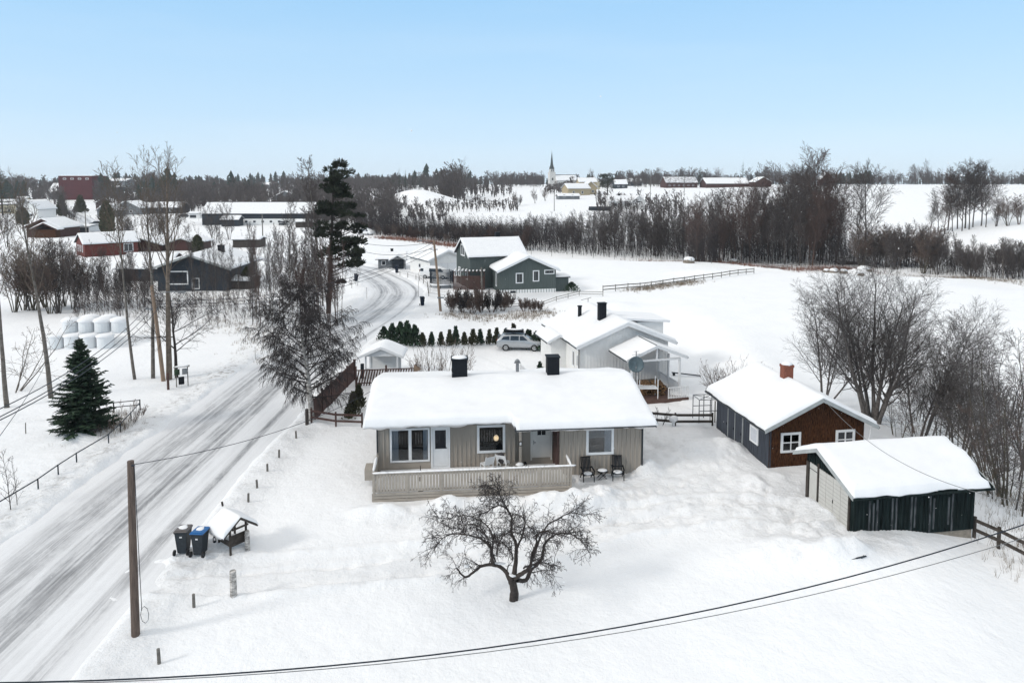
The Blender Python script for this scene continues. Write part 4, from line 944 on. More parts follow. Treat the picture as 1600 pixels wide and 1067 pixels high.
# white shelter
x,y,z=at(572,592);xr_,yr_,_=at(622,590)
W_=xr_-x
t=E_('bus_shelter','small open white gabled shelter with snowy roof beside the road','shelter',(x,y,z),2);t.scale=(1,1,.9)
e0=(-.5,2.0);rd=(W_/2,2.85);e1=(W_+.5,2.0)
roofset(t,'y',-.3,2.4,e0,rd,e1,snow=.16,seed=41,th=.08,gut=False)
gable_front(t,-.3,W_+.3,W_/2,2.05,2.8,-.1,-.02,'white_paint');m=MB()
for xx in (0,W_):
    for yy in (0,2.): MB().box(xx-.06,xx+.06,yy-.06,yy+.06,-.2,2.05).build('post','white_paint',t)
MB().box(0,W_,-.02,.04,.1,.95).build('front_panel','white_paint',t);MB().box(0,W_,2.0,2.06,-.1,1.6).build('back_wall','offwhite_wall',t)
MB().box(-.45,-.2,.1,.35,0,1.3).build('mail_case','dark_paint',t)
# mailboxes on the left
x,y,z=at(285,603);t=E_('mailbox_stand','rack of dark green mailboxes under a snowy board by the left trees','mailbox',(x,y,z),25)
m=MB();m.box(-.55,.55,-.2,.25,1.5,1.54);m.cyl((-.4,0,-.2),(-.4,0,1.5),.04,n=6);m.cyl((.4,0,-.2),(.4,0,1.5),.04,n=6);m.build('rack','grey_wood',t)
for k,(a,mm) in enumerate(((-.35,'spruce_needle'),(.2,'metal_grey'))): MB().box(a-.18,a+.2,-.25,.05,.95,1.35).build('mailbox',mm,t,bevel=.02)
MB().box(-.25,.15,-.3,.0,.2,.75).build('mailbox','black_metal',t,bevel=.02)
MB().blob((0,0,1.55),(.55,.22,.06),10,5,1,.05).build('snow_layer','roof_snow',t,smooth=True)
# chicken run / frame beside cabin
x,y,z=at(1092,660);t=E_('mesh_cage','tall grey metal frame cage beside the left side of the brown cabin','cage',(x,y,z),6)
m=MB();
for xx in (0,.75,1.3):
    for yy in (0,1.1): m.beam((xx,yy,-.2),(xx,yy,1.5),.045)
for yy in (0,1.1):
    for zz in (.75,1.5): m.beam((0,yy,zz),(1.3,yy,zz),.04)
for xx in (0,1.3): m.beam((xx,0,1.5),(xx,1.1,1.5),.04)
m.beam((0,0,1.5),(1.3,1.1,1.5),.03);m.beam((1.3,0,1.5),(0,1.1,1.5),.03);m.build('frame','metal_grey',t)
MB().box(1.05,1.1,-.05,.05,-.1,1.4).build('gate_post','grey_wood',t)
# stone with snow on fence
x,y,z=at(1051,662);o=MB().blob((0,0,.5),(.3,.25,.22),12,8,3,.1).cyl((0,0,-.2),(0,0,.5),.1,n=6).build('snowy_post','roof_snow',smooth=True);o.location=(x,y-.2,surf(x,y));tag(o,'round snow cap on a post in front of the dark rail fence','snow cap')
# ---------------------------------------------------------------- vehicles
def car(name,label,loc,yaw,L=4.6,W=1.8,body='car_silver',van=False,box=False,snow=.0,cat='car',hh=None):
    t=E_(name,label,cat,loc,yaw)
    if van: st=[(-.5,.42,.95,1.0,.8),(-.47,.36,1.02,1.12,.88),(-.40,.34,1.12,1.35,.93),(-.30,.34,1.16,1.72,.95),(-.2,.34,1.16,1.92,.96),(0,.34,1.16,1.95,.96),(.25,.34,1.16,1.95,.96),(.45,.34,1.16,1.93,.95),(.49,.4,1.12,1.8,.9),(.5,.5,1.1,1.7,.85)]
    else: st=[(-.5,.45,.72,.76,.78),(-.48,.32,.82,.9,.9),(-.35,.3,.95,1.02,.96),(-.22,.3,1.0,1.1,.97),(-.1,.3,1.02,1.52,.97),(.02,.3,1.02,1.62,.97),(.22,.3,1.03,1.61,.97),(.38,.3,1.05,1.52,.96),(.46,.32,1.05,1.2,.93),(.495,.36,1.0,1.06,.88),(.5,.5,.9,.95,.8)]
    vs=[];n=10
    for (u,zb,zm,zt,w) in st:
        x=u*L;hw=W/2*w;r=hw*(.80 if zt-zm>.3 else .93)
        ring=[(-hw*.85,zb),(-hw,zb+.12),(-hw*1.02,(zb+zm)/2),(-hw*.98,zm),(-r,zt-.06),(-r*.85,zt)]
        vs+=[(x,a,z) for a,z in ring]+[(x,-a,z) for a,z in ring[::-1]]
    n=12;fs=[]
    for i in range(len(st)-1):
        for k in range(n): fs.append((i*n+k,(i+1)*n+k,(i+1)*n+(k+1)%n,i*n+(k+1)%n))
    fs+=[tuple(range(n)),tuple(range(len(st)*n-1,(len(st)-1)*n-1,-1))]
    b=MB().add(vs,fs).build('body',body,t,smooth=True)
    # side glass
    def sg(pts,s):  # pts (x,z) ; outward along y at s
        m=MB()
        def yw(x,z):
            zb,zt=(1.16,1.95) if van else (1.02,1.6);k=(z-zb)/(zt-zb);return s*(W/2*.96*(1-k)+W/2*.79*k+.012)
        m.add([(x,yw(x,z),z) for x,z in pts]+[(x,yw(x,z)-s*.03,z) for x,z in pts],[tuple(range(len(pts)))]+[tuple(range(2*len(pts)-1,len(pts)-1,-1))]+[(k,(k+1)%len(pts),(k+1)%len(pts)+len(pts),k+len(pts)) for k in range(len(pts))])
        m.build('window','glass_dark',t)
    for s in (-1,1):
        if van: sg([(-.33*L,1.2),(-.15*L,1.2),(-.15*L,1.75),(-.24*L,1.75)],s);sg([(-.1*L,1.22),(.16*L,1.22),(.16*L,1.72),(-.1*L,1.72)],s);sg([(.36*L,1.25),(.46*L,1.25),(.46*L,1.7),(.36*L,1.7)],s)
        else: sg([(-.17*L,1.08),(-.0*L,1.08),(-.0*L,1.5),(-.07*L,1.48)],s);sg([(.02*L,1.08),(.2*L,1.08),(.2*L,1.5),(.02*L,1.51)],s);sg([(.22*L,1.1),(.40*L,1.12),(.35*L,1.42),(.22*L,1.49)],s)
        for k,xx in enumerate((-.31*L,.3*L)):
            m=MB();m.cyl((xx,s*(W/2-.2),.33),(xx,s*(W/2+.01),.33),.34,n=18);wv=m.build('wheel','rubber',t)
            m=MB();m.cyl((xx,s*(W/2),.33),(xx,s*(W/2+.02),.33),.22,n=14);m.build('rim','alloy',wv)
        MB().blob((-.485*L,s*W*.36,.78 if not van else .95),(.06,.16,.09),8,5,1,0).build('headlight','glass_dark',t)
        MB().box(.47*L,.502*L,s*W*.40-.06,s*W*.40+.06,.95 if not van else 1.0,1.15 if not van else 1.5).build('tail_light','red_paint',t)
    z0_,z1=(1.2,1.85) if van else (1.08,1.53)
    m=MB();xa,xb=(-.385*L,-.225*L) if van else (-.215*L,-.095*L);m.add([(xa-.02,-W*.40,z0_),(xa-.02,W*.40,z0_),(xb-.02,W*.34,z1),(xb-.02,-W*.34,z1),(xa+.03,-W*.40,z0_-.02),(xa+.03,W*.40,z0_-.02),(xb+.03,W*.34,z1-.02),(xb+.03,-W*.34,z1-.02)],[(0,1,2,3),(7,6,5,4),(0,4,5,1),(1,5,6,2),(2,6,7,3),(3,7,4,0)]);m.build('windscreen','glass_dark',t)
    m=MB();xr=.505*L if van else .47*L
    m.box(xr-.05,xr+.005,-W*.33,W*.33,1.3 if van else 1.15,1.7 if van else 1.4);m.build('rear_window','glass_dark',t)
    if box:
        m=MB();m.box(-.35,1.55,-.42,.42,1.72,2.02);m.build('roof_box','black_metal',t,bevel=.1)
        for s in (-1,1):m=MB();m.beam((-.5,s*.62,1.66),(1.6,s*.62,1.66),.05);m.build('roof_rail','black_metal',t)
        MB().blob((.6,0,2.03),(.85,.36,.05),12,6,3,.05).build('snow_layer','roof_snow',t,smooth=True)
    if snow:
        zt=1.93 if van else 1.6
        MB().blob((.1*L,0,zt),((.34 if van else .2)*L,W*.38,snow),14,7,5,.04).build('snow_layer','roof_snow',t,smooth=True)
        if not van:MB().blob((-.36*L,0,1.02),(.12*L,W*.4,.07),10,6,6,.05).build('snow_layer','roof_snow',t,smooth=True)
    return t
x,y,_=at(813,548);car('estate_car','silver estate car with black roof box parked by the conifer hedge','car',0,0) if False else car('estate_car','silver estate car with black roof box parked by the conifer hedge',(x,y+.8,surf(x,y+.8)),176,4.7,1.85,'car_silver',box=True)
x,y,_=at(680,436);car('van','white delivery van parked at the white garage behind the road bend',(x,y+.8,surf(x,y+.8)),165,5.1,1.95,'car_white',van=True,snow=.12,cat='van')
x,y,_=at(571,367);car('parked_van','white van covered with snow behind the pine',(x,y,z0(x,y)),150,6,2.1,'car_white',van=True,snow=.25,cat='van')
x,y,_=at(563,362);car('parked_van','snow-laden white camper partly hidden by the pine',(x-3,y+4,z0(x,y)),160,6.5,2.2,'car_white',van=True,snow=.3,cat='van')
for i,(px,py,l) in enumerate([(119,363,'dark car under the flat carport beside the dark red house'),(286,340,'dark parked car left of the long barn'),(214,334,'dark car in front of the snowy grey houses on the left'),(150,352,'small dark car on the snowy lane at the left'),(441,352,'dark parked car in front of the long barn wall')]):
    x,y,_=at(px,py);car('parked_car',l,(x,y,float(z0(x,y))),rnd.uniform(0,180),4.4,1.8,'car_dark',snow=.12)
# trampoline net
x,y,z=at(690,449);t=E_('net_trampoline','round trampoline with dark safety net beside the leaning power pole','trampoline',(x,y,z))
n=20
m=MB();m.add([(1.9*math.cos(k*2*math.pi/n),1.9*math.sin(k*2*math.pi/n),zz) for zz in (.55,.75) for k in range(n)],[(k,(k+1)%n,n+(k+1)%n,n+k) for k in range(n)]+[tuple(range(n,2*n))]);m.build('mat_rim','roof_snow',t)
m=MB()
for k in range(0,n,3): a=k*2*math.pi/n;m.cyl((1.8*math.cos(a),1.8*math.sin(a),-.1),(1.8*math.cos(a),1.8*math.sin(a),2.6),.04,n=6)
m.build('pole','black_metal',t)
m=MB()
for k in range(60):
    a=k*2*math.pi/60;m.beam((1.75*math.cos(a),1.75*math.sin(a),.75),(1.75*math.cos(a),1.75*math.sin(a),2.5),.055,.01)
for k in range(12):
    zz=.8+k*.15
    for j in range(n): a,b=j*2*math.pi/n,(j+1)*2*math.pi/n;m.beam((1.75*math.cos(a),1.75*math.sin(a),zz),(1.75*math.cos(b),1.75*math.sin(b),zz),.01,.045)
m.build('safety_net','net',t)
# pergola
x,y,z=at(709,453);x2,_,_=at(757,453);Wp=x2-x
t=E_('pergola','brown slatted pergola screen with snow-striped roof beams','pergola',(x,y,z))
m=MB();k=0.
while k<Wp: m.box(k,k+.13,-.02,.01,.0,2.1 if k<Wp*.99 else 2.5);k+=.17
m.box(0,Wp,.01,.05,.3,.4);m.box(0,Wp,.01,.05,1.8,1.9);m.build('screen','brown_fence',t)
m=MB();
for k in (0,Wp/2,Wp):
    for yy in (.08,2.8): MB().box(k-.06,k+.06,yy-.06,yy+.06,-.2,2.6).build('post','brown_fence',t)
m=MB();s=MB()
for k in range(9):
    xx=.1+k*(Wp-.2)/8;m.box(xx-.05,xx+.05,-.3,3.2,2.6,2.75);s.blob((xx+.05,1.45,2.8),(.17,1.8,.1),8,5,k,.08)
m.build('beam','brown_fence',t);s.build('snow_strips','roof_snow',t,smooth=True)
# hay bales
x0_,y0_,zb=at(75,545)
k=0
pos=[]
for i in range(4): pos.append((76+i*24,547-i*1,0))
for (dx,row,lev,l) in [(0,0,0,'lower front, leftmost'),(1,0,0,'lower front, second from left'),(2,0,0,'lower front, third from left'),(3,0,0,'lower front, rightmost'),(.3,1,1,'upper layer, leftmost'),(1.3,1,1,'upper layer, second from left'),(2.3,1,1,'upper layer, third from left'),(3.3,1.1,1,'upper layer, rightmost'),(.9,2,1,'back of the heap, left one'),(2.1,2,1,'back of the heap, right one')]:
    t=E_('hay_bale','white wrapped round hay bale with snow on top, '+l,'hay bale',(x0_+.5+dx*1.55,y0_+.5+row*1.5,zb+lev*1.15),0,'wrapped hay bales in the heap')
    MB().cyl((0,0,-.1 if not lev else 0),(0,0,1.2),.72,n=18).build('wrap','bale_wrap',t,bevel=.08)
    MB().blob((0,0,1.16),(.84,.84,.34 if lev else .2),14,7,int(dx*10+row),.04).build('snow_cap','roof_snow',t,smooth=True)
# ---------------------------------------------------------------- mid and far houses
def fh(name,label,px,py,yaw,W,L,eh,rh,axis,wm,snow=.2,ov=.5,barge=('white_paint',.22),wins=(),cat='house',chim=None,base=.2,rm='dark_roof',rp=.5,nosnow=False,battens=None,Y=None,sn='roof_snow',res=.4,door=()):
    x,y,z=at(px,py)
    if Y: x,y,_=atY(px,py,Y);z=float(z0(x,Y))
    h=E_(name,label,cat,(x,y,z),yaw)
    if axis=='y': e0=(-ov,eh);rd=(W*rp,rh);e1=(W+ov,eh);a0,a1=0,L;b0,b1=0,W
    else: e0=(-ov,eh);rd=(L*rp,rh);e1=(L+ov,eh);a0,a1=0,W;b0,b1=0,L
    walls(h,axis,a0,a1,b0,b1,e0,rd,e1,-.6,wm,battens=battens)
    roofset(h,axis,a0-ov,a1+ov,e0,rd,e1,snow=snow,barge=barge,seed=int(px),res=res,roofm=rm,nosnow=nosnow,snowm=sn,th=.14)
    for w in wins:
        win(h,w[0],w[1],w[2],w[3],w[4],c=(W if w[0]=='r' else 0),fw=w[5] if len(w)>5 else .09,mull=w[6] if len(w)>6 else (1,1),name=w[7] if len(w)>7 else 'window',frame='white_paint')
    if chim: chimney(h,chim[0],chim[0]+chim[4],chim[1],chim[1]+chim[4],chim[2],chim[3],snow=False)
    return h
fh('blue_grey_house','two-storey blue-grey house with steep white-edged gable and snowy roof',735,452,20,8.6,7.6,4.7,7.3,'x','blue_grey_paint',ov=.4,snow=.15,barge=('white_paint',.28),wins=[('l',2.8,4.6,2.2,1.8,.18,(2,1)),('l',1.2,1.2,1.2,1.5,.16),('l',5.2,1.2,1.2,1.5,.16)],chim=(5.2,3.6,7.,8.,.7),battens=(.4,.06,.03))
h=fh('blue_grey_annex','single-storey blue-grey house wing with wide gable and white-framed windows',781,459,12,8.2,8.,3.1,5.2,'y','blue_grey_paint',ov=.5,snow=.2,barge=('white_paint',.28),
  wins=[('f',3.5-1.2,1.4,1.1,1.5,.14),('f',6.-1.2,1.6,.95,1.6,.14),('f',7.4-1.1+.2,2.6,1.5,.65,.12),('l',2.2,.7,.9,2.2,.14)],battens=(.4,.06,.03))
MB().box(-.02,8.22,-.02,.3,-.8,.5).build('foundation','offwhite_wall',h);MB().box(1.5,2.3,-.05,-.03,-.1,.35).build('basement_window','glass_dark',h)
x,y,z=at(841,456);t=E_('tool_shed','low lean-to shed with dark open front right of the blue-grey gable','shed',(x,y,z),10)
MB().box(1.9,4.5,0,2.6,-.4,1.95).build('wall','blue_grey_paint',t);m=MB();m.box(-.3,4.7,-.3,2.9,1.96,2.1);r_=m.build('roof','dark_roof',t);MB().box(-.32,4.72,-.32,2.92,2.101,2.3).build('snow_cover','roof_snow',r_,bevel=.08)
MB().box(-.2,1.9,2.0,2.1,-.2,1.96).build('back_wall','unlit_black',t);m=MB()  # back wall coloured near-black, the shade of the open bay put into it
for k in (-.15,.9):MB().box(k-.06,k+.06,0,.12,-.3,1.96).build('post','brown_fence',t)
pass;MB().box(.3,1.5,.8,1.2,.1,.6).build('bench','dark_wood',t)
h=fh('white_garage','white gabled garage with wide door half behind the blue-grey house',672,432,30,6.6,9.,2.6,4.2,'y','offwhite_wall',snow=.18,barge=('white_paint',.25),wins=[('l',4.,1.0,1.0,.8,.12)])
m=MB();m.box(.9,5.7,-.04,-.002,.0,2.1);d=m.build('garage_door','white_paint',h);m=MB();m.box(3.27,3.3,-.045,-.041,0,2.1);m.build('groove','grey_paint',d)
h=fh('porch_cottage','tiny grey-blue cottage with porch and snowy roof at the road bend',591,420,8,4.8,4.5,1.7,2.8,'x','grey_paint',snow=.2,barge=('white_paint',.2),wins=[('f',.6,.6,.8,.9,.1)],chim=(2.2,2.3,2.7,3.4,.5))
e0=(2.,1.7);rd=(3.6,2.6);e1=(5.2,1.7);roofset(h,'y',-2.2,.6,e0,rd,e1,snow=.15,barge=('white_paint',.18),seed=77,gut=False,name='porch_roof')
m=MB();
for xx in (2.2,5.):MB().box(xx-.07,xx+.07,-2.1,-1.96,-.3,1.75).build('porch_post','grey_paint',h)
pass;MB().box(2.6,4.6,-.9,-.8,0,1.6).build('porch_wall','dark_paint',h)
# left side
fh('charcoal_house','dark charcoal house with large white-framed window behind the left trees',247,455,2,10.,12.,3.2,5.3,'y','dark_paint',ov=.9,snow=.2,barge=('grey_barge',.3),wins=[('f',1.5,.95,2.9,2.0,.16),('f',4.9,.3,1.1,1.6,.1)],chim=(6.,7.,4.8,6.,.8))
fh('charcoal_wing','low dark wing with broad snowy roof left of the charcoal gable',186,440,3,7.2,8.,2.,4.,'x','dark_paint',ov=.6,snow=.2,barge=('dark_red_paint',.2))
fh('terrace_screen','small snow-topped carport at the right of the charcoal house',357,452,0,3.2,4.,1.2,1.6,'x','dark_wood',ov=.2,snow=.2,barge=None,cat='carport')
fh('red_row_house','bright red house with white windows behind the left saplings',133,402,45,10.5,7.,2.7,4.9,'x','red_paint',ov=.4,snow=.2,wins=[('l',1.5,.9,.7,1.5,.14),('l',3.3,.9,.7,1.5,.14),('l',5.,.9,.7,1.5,.14),('f',7.5,.6,2.,1.9,.15,(2,1))])
fh('red_row_house','brown-red wide gable house directly behind the charcoal roof',191,393,3,9.,10.,1.4,2.9,'y','dark_red_paint',ov=.5,snow=.2,barge=('grey_barge',.2))
fh('red_row_house','small brown-red gable house right of the two other red houses',264,392,0,6.,9.,1.7,2.9,'y','dark_red_paint',ov=.5,snow=.2,barge=('grey_barge',.2))
h=fh('dark_red_house','dark red double-gable house with snow roof at the far left',42,371,0,10.,9.,2.7,5.3,'y','dark_red_paint',ov=.8,snow=.3,barge=('dark_red_paint',.35))
e0=(3.,2.4);rd=(7.,4.3);e1=(11,2.4);roofset(h,'y',-3.,.0,e0,rd,e1,snow=.3,barge=('dark_red_paint',.35),seed=79,gut=False,name='porch_roof')
MB().box(4,10,-2.4,-.1,-.6,2.4).build('porch_wall','brown_board',h)
fh('flat_carport','white flat-roofed carport with black opening beside the dark red house',98,365,0,8.6,6.,2.2,2.5,'x','white_paint',ov=.3,snow=.25,barge=('dark_roof',.2),cat='carport',wins=[('f',5.4,.2,3.,1.8,.06)])
h=fh('long_barn','very long dark barn with grey-white roof and pale lower wall in the left village',316,352,1,45,14,4.3,8.6,'x','dark_paint',ov=.6,snow=.12,barge=('grey_barge',.3),cat='barn',res=1.,sn='patchy_snow_roof' if 0 else 'roof_snow')
MB().box(12,44.9,-.08,-.01,.0,2.4).build('lower_wall','offwhite_wall',h)
for k in range(9): win(h,'f',16+k*3.1,.9,1.1,.9,c=-.09,fw=.08)
fh('barn_shed','dark small shed built in front of the long barn',346,354,1,6.2,5.,2.4,3.8,'x','dark_paint',ov=.4,snow=.2,cat='shed',barge=('grey_barge',.2))
fh('field_hut','white hut with dark front just left of the long barn',295,342,4,4.5,4.,2.2,2.8,'x','offwhite_wall',ov=.3,snow=.25,cat='hut',wins=[('f',.4,.3,2.8,1.4,.1)])
fh('field_shed','brown low shed in the snow below the long barn',364,387,2,6.6,4.5,1.9,2.3,'x','dark_wood',ov=.2,snow=.3,barge=None,cat='shed')
fh('field_shed','flat dark shed right of the brown one near the pine',462,356,2,7.5,5,2.,2.5,'x','dark_wood',ov=.2,snow=.3,barge=None,cat='shed')
t=fh('red_block','tall dark red industrial block with four pale windows near the top',93,318,-2,25,18,17.6,17.9,'x','block_red',ov=.0,snow=.1,barge=None,cat='building',wins=[('f',3.5+k*5.6,15.,2.4,1.2,.3,(1,1)) for k in range(4)],res=2,Y=500)
fh('grey_apartments','long grey apartment block with snowy roof behind the red block',135,300,0,36,16,11,13,'x','grey_paint',snow=.4,cat='building',wins=[('f',2+k*4.2,6.,2.,1.6,.2) for k in range(8)],res=2,Y=620)
fh('low_hall','low dark-blue hall right of the red block',146,322,0,18,12,8,9,'x','dark_paint',snow=.4,cat='building',res=2,Y=520)
fh('white_hall','snow-roofed grey hall at the left of the red block',76,318,0,9,14,5,12,'x','grey_paint',snow=.3,cat='building',res=2,Y=510)
L=[('cream house with snow roof at the left picture edge',-10,334,0,12,10,4.6,7.,'x','cream_paint'),('white arched-gable house between two dark conifers',28,342,0,9,12,4.,8,'y','offwhite_wall'),
('snowy-roofed grey villa left of the dark column tree',152,340,0,7,9,3.,6.,'y','grey_paint'),('dark grey gable villa with broad eaves behind the tall left trees',178,336,-4,13,10,3.2,6.6,'y','grey_paint'),('long low house with snow roof right of the grey gable villa',204,334,4,12,9,2.8,5.,'x','grey_paint'),
('low snow-roofed house just left of the white hut',238,334,0,14,9,2.8,5.2,'x','dark_paint'),('brown house with snow roof right below the red block',150,328,8,9,8,3.6,6.4,'y','dark_red_paint'),('small cottage under the conifers at the far left',18,322,5,8,8,3,5.5,'x','cream_paint'),
('grey house with snow roof in the wood above the long barn',428,318,10,13,12,4.,7.5,'y','grey_paint'),('pale low house among trees above the long barn',452,300,0,16,10,3,6,'x','offwhite_wall'),('snow-roofed house on the wooded ridge left of the mound',405,295,0,18,10,4,7,'x','grey_paint')]
for l,px,py,yw,W,LL,eh,rh,ax,wm in L: fh('village_house',l,px,py,yw,W,LL,eh,rh,ax,wm,snow=.4,res=1.2,barge=('grey_barge',.3),wins=[('f',W*.2,1.,1.4,1.3,.14),('f',W*.6,1.,1.4,1.3,.14)])
# centre-right
fh('farmhouse','white farmhouse with long window row in the middle of the snowy slope',951,326,12,14.5,9,2.9,5.6,'x','offwhite_wall',snow=.3,res=1,wins=[('f',2.,1.,2.,1.4,.1),('f',7.5,.9,4.,1.6,.12,(4,1))],chim=(6,4.,5.2,6.6,1.))
fh('farmhouse_wing','white gabled wing at the right end of the farmhouse',987,327,12,6.6,9,3.2,5.9,'y','offwhite_wall',snow=.3,res=1,wins=[('f',2.,3.,2.4,.7,.1)])
x,y,z=at(920,329);o=MB().box(0,9.6,0,.3,-.3,1.7).build('snow_fence','dark_paint',bevel=.02);o.location=(x,y,z);tag(o,'long dark board screen left of the white farmhouse','screen')
YH=[('long yellow farm building with snow roof below the church',888,306,22,15,9,4.2,7.2,'x','yellow_paint'),('yellow gable house with white trim right of the long one',914,304,10,7.5,9,4.4,8.2,'y','yellow_paint'),('tall yellow house behind the other yellow buildings',905,297,8,14,10,6.,9.5,'x','yellow_paint'),
('low snow-covered shed in front of the yellow houses',873,312,10,12,6,1.8,3.,'x','grey_paint'),('white gable house right behind the yellow ones',922,296,0,8,10,5.,9.5,'y','cream_paint'),('grey snow-roofed barn right of the dark pine on the hill',961,295,5,10,9,3.4,7.,'x','dark_paint'),('white house with snow roof above the farmhouse field',979,291,0,14,10,4,7.5,'x','dark_paint')]
for l,px,py,yw,W,LL,eh,rh,ax,wm in YH: fh('hill_house',l,px,py,yw,W,LL,eh,rh,ax,wm,snow=.4,res=1.2,wins=[('f',W*.2,1.2,1.4,1.6,.16),('f',W*.6,1.2,1.4,1.6,.16)])
fh('grey_barn','dark barn with patchy snow on its grey roof on the hill crest',1041,294,8,25,13,4,9,'x','dark_red_paint',snow=.15,res=1.5,sn='patchy_snow_roof',cat='barn',barge=('grey_barge',.3),wins=[('f',2+k*3.8,1.4,1.2,1.2,.12) for k in range(6)])
fh('red_barn','long low red-brown barn with snowy roof on the hill crest',1104,294,6,34,14,3.2,7.4,'x','dark_red_paint',snow=.4,res=1.5,cat='barn',barge=('grey_barge',.3))
fh('red_barn','dark red gabled barn at the right end of the crest farm',1180,293,0,12,14,3.8,7.5,'y','dark_red_paint',snow=.3,res=1.5,cat='barn',barge=('grey_barge',.3))
fh('red_house','dark red gable house behind the tall stream-side trees at the right',1283,291,-10,9,12,5,10,'y','dark_red_paint',snow=.3,res=1.5,barge=('grey_barge',.3))
fh('brown_farm','long brown-red farm building on the ridge above the snow mound',738,288,0,28,10,5,7.5,'x','dark_red_paint',snow=.3,res=2,cat='building',barge=None)
for i,(l,px,py) in enumerate([('pale house with snow roof among the crest trees at the far right',1545,284),('snowy-roofed house left of centre on the right crest',1500,285),('low white house at the far right edge of the crest',1580,282)]): fh('crest_house',l,px,py,0,14,9,4,7.5,'x',['cream_paint','grey_paint','grey_paint'][i],snow=.4,res=1.5,barge=('grey_barge',.3))
def church():
    x,y,z=at(862,296);s=1.0
    h=E_('church','white church with tall dark pointed spire on the horizon hill','church',(x,y,z),14);h.scale=(.8,.8,.8)
    m=MB();m.box(-3,3,-3,3,-1,17);
    m.build('tower','church_white',h);m=MB();m.box(-2.2,2.2,-2.2,2.2,17,20);bf=m.build('belfry','church_white',h)
    for k in (-1,1):MB().box(k*.9-.4,k*.9+.4,-2.26,-2.2,17.6,19.4).build('opening','slate',bf)
    m=MB();m.cyl((0,0,20),(0,0,24),2.9,1.5,n=8);m.cyl((0,0,24),(0,0,37),1.5,.1,n=8);m.cyl((0,0,37),(0,0,38.6),.08,n=5);m.build('spire','slate',h)
    e0=(-7,8.5);rd=(0,14.5);e1=(7,8.5);walls(h,'x',3,24,-6.5,6.5,e0,rd,e1,-1,'church_white',name='nave')
    roofset(h,'x',2.9,24.6,e0,rd,e1,snow=.3,barge=('grey_barge',.3),seed=3,res=1.5)
    for k in range(5): win(h,'f',5.2+k*3.8,2.5,1.6,4.4,c=-6.5,fw=.2,mull=(2,3),frame='church_white')
    win(h,'f',-1,8.5,2,3.,c=-3,fw=.25,frame='church_white');MB().box(-1,1,-3.1,-3.0,-.5,3.2).build('door','dark_wood',h)
church()
# ---------------------------------------------------------------- vegetation
def norm(v):
    l=math.sqrt(v[0]*v[0]+v[1]*v[1]+v[2]*v[2]) or 1;return (v[0]/l,v[1]/l,v[2]/l)
def grow(S,g,p,d,L,r,lv,Q,tw=1.):
    """Q: dict of per-level lists: seg,wob,trop,kids,start,ang,ratio,side,tip,shape"""
    n=Q['seg'][lv];pts=[p];rad=[r];wb=Q['wob'][lv];tr=Q['trop'][lv]*1.;tip=Q['tip'][lv];dirs=[d]
    for i in range(n):
        u=g.uniform
        d=norm((d[0]+u(-wb,wb),d[1]+u(-wb,wb),d[2]+u(-wb,wb)*.7+tr));s=L/n
        p=(p[0]+d[0]*s,p[1]+d[1]*s,p[2]+d[2]*s);pts.append(p);dirs.append(d);t=(i+1)/n;rad.append(max(Q['rmin'],r*(1-t)+r*tip*t))
    S[lv].append((pts,rad,Q['side'][lv]))
    if lv+1>=len(Q['seg']):return
    m=Q['kids'][lv];m=int(m*g.uniform(.75,1.25)+.5);st=Q['start'][lv];az=g.uniform(0,6.28)
    for k in range(m):
        t=st+(1-st)*(k+g.random())/m;f=t*n;i=min(n-1,int(f));f-=i
        a,b=pts[i],pts[i+1];q=tuple(a[j]+(b[j]-a[j])*f for j in range(3));dd=dirs[i+1];rr=rad[i]+(rad[i+1]-rad[i])*f
        az+=2.4+g.uniform(-.5,.5);an=R(Q['ang'][lv]*g.uniform(.7,1.3))
        x=norm((dd[1],-dd[0],0.01) if abs(dd[2])<.95 else (1,0,0));y=(dd[1]*x[2]-dd[2]*x[1],dd[2]*x[0]-dd[0]*x[2],dd[0]*x[1]-dd[1]*x[0])
        c,s_=math.cos(az),math.sin(az);sa,ca=math.sin(an),math.cos(an)
        nd_=norm(tuple(dd[j]*ca+(x[j]*c+y[j]*s_)*sa for j in range(3)))
        sh=Q['shape'](t) if lv==0 else 1-.5*t
        grow(S,g,q,nd_,L*Q['ratio'][lv]*sh*g.uniform(.75,1.2),max(Q['rmin'],min(rr*.75,rr*Q['rk'])),lv+1,Q)
def Qd(**k):
    q=dict(seg=[8,5,4,3],wob=[.06,.16,.2,.25],trop=[.02,.06,.03,0],kids=[20,8,5],start=[.25,.15,.15],ang=[42,38,36],ratio=[.4,.45,.5],side=[7,4,3,3],tip=[.15,.25,.3,.4],rmin=.008,rk=.5,shape=lambda t:1.1-.75*t);q.update(k);return q
def tree(name,label,cat,loc,Q,Hh,r,seed,mats=('bark','twig_dark'),stems=1,spread=.25,group=None,d0=(0,0,1),sink=.3,parts=True,base_r=.15):
    g=random.Random(seed);S=[[] for _ in Q['seg']]
    for i in range(stems):
        a=g.uniform(0,6.28) if stems>1 else 0;sp=spread*(g.uniform(.3,1) if stems>1 else 0)
        d=norm((d0[0]+sp*math.cos(a),d0[1]+sp*math.sin(a),d0[2]));hh=Hh*(1 if i==0 else g.uniform(.6,1.))
        p=(base_r*math.cos(a)*(stems>1),base_r*math.sin(a)*(stems>1),-sink)
        grow(S,g,p,d,hh,r*(1 if stems==1 else g.uniform(.6,1)),0,Q)
    if parts:
        t=E_(name,label,cat,loc,0,group);tubes('trunk',S[0],mats[0],t);tubes('crown',sum(S[1:],[]),mats[1],t);return t
    o=tubes(name,sum(S,[]),mats[1]);o.location=loc;tag(o,label,cat,group);return o
def G(px,py):
    x,y,z=at(px,py);return (x,y,surf(x,y))
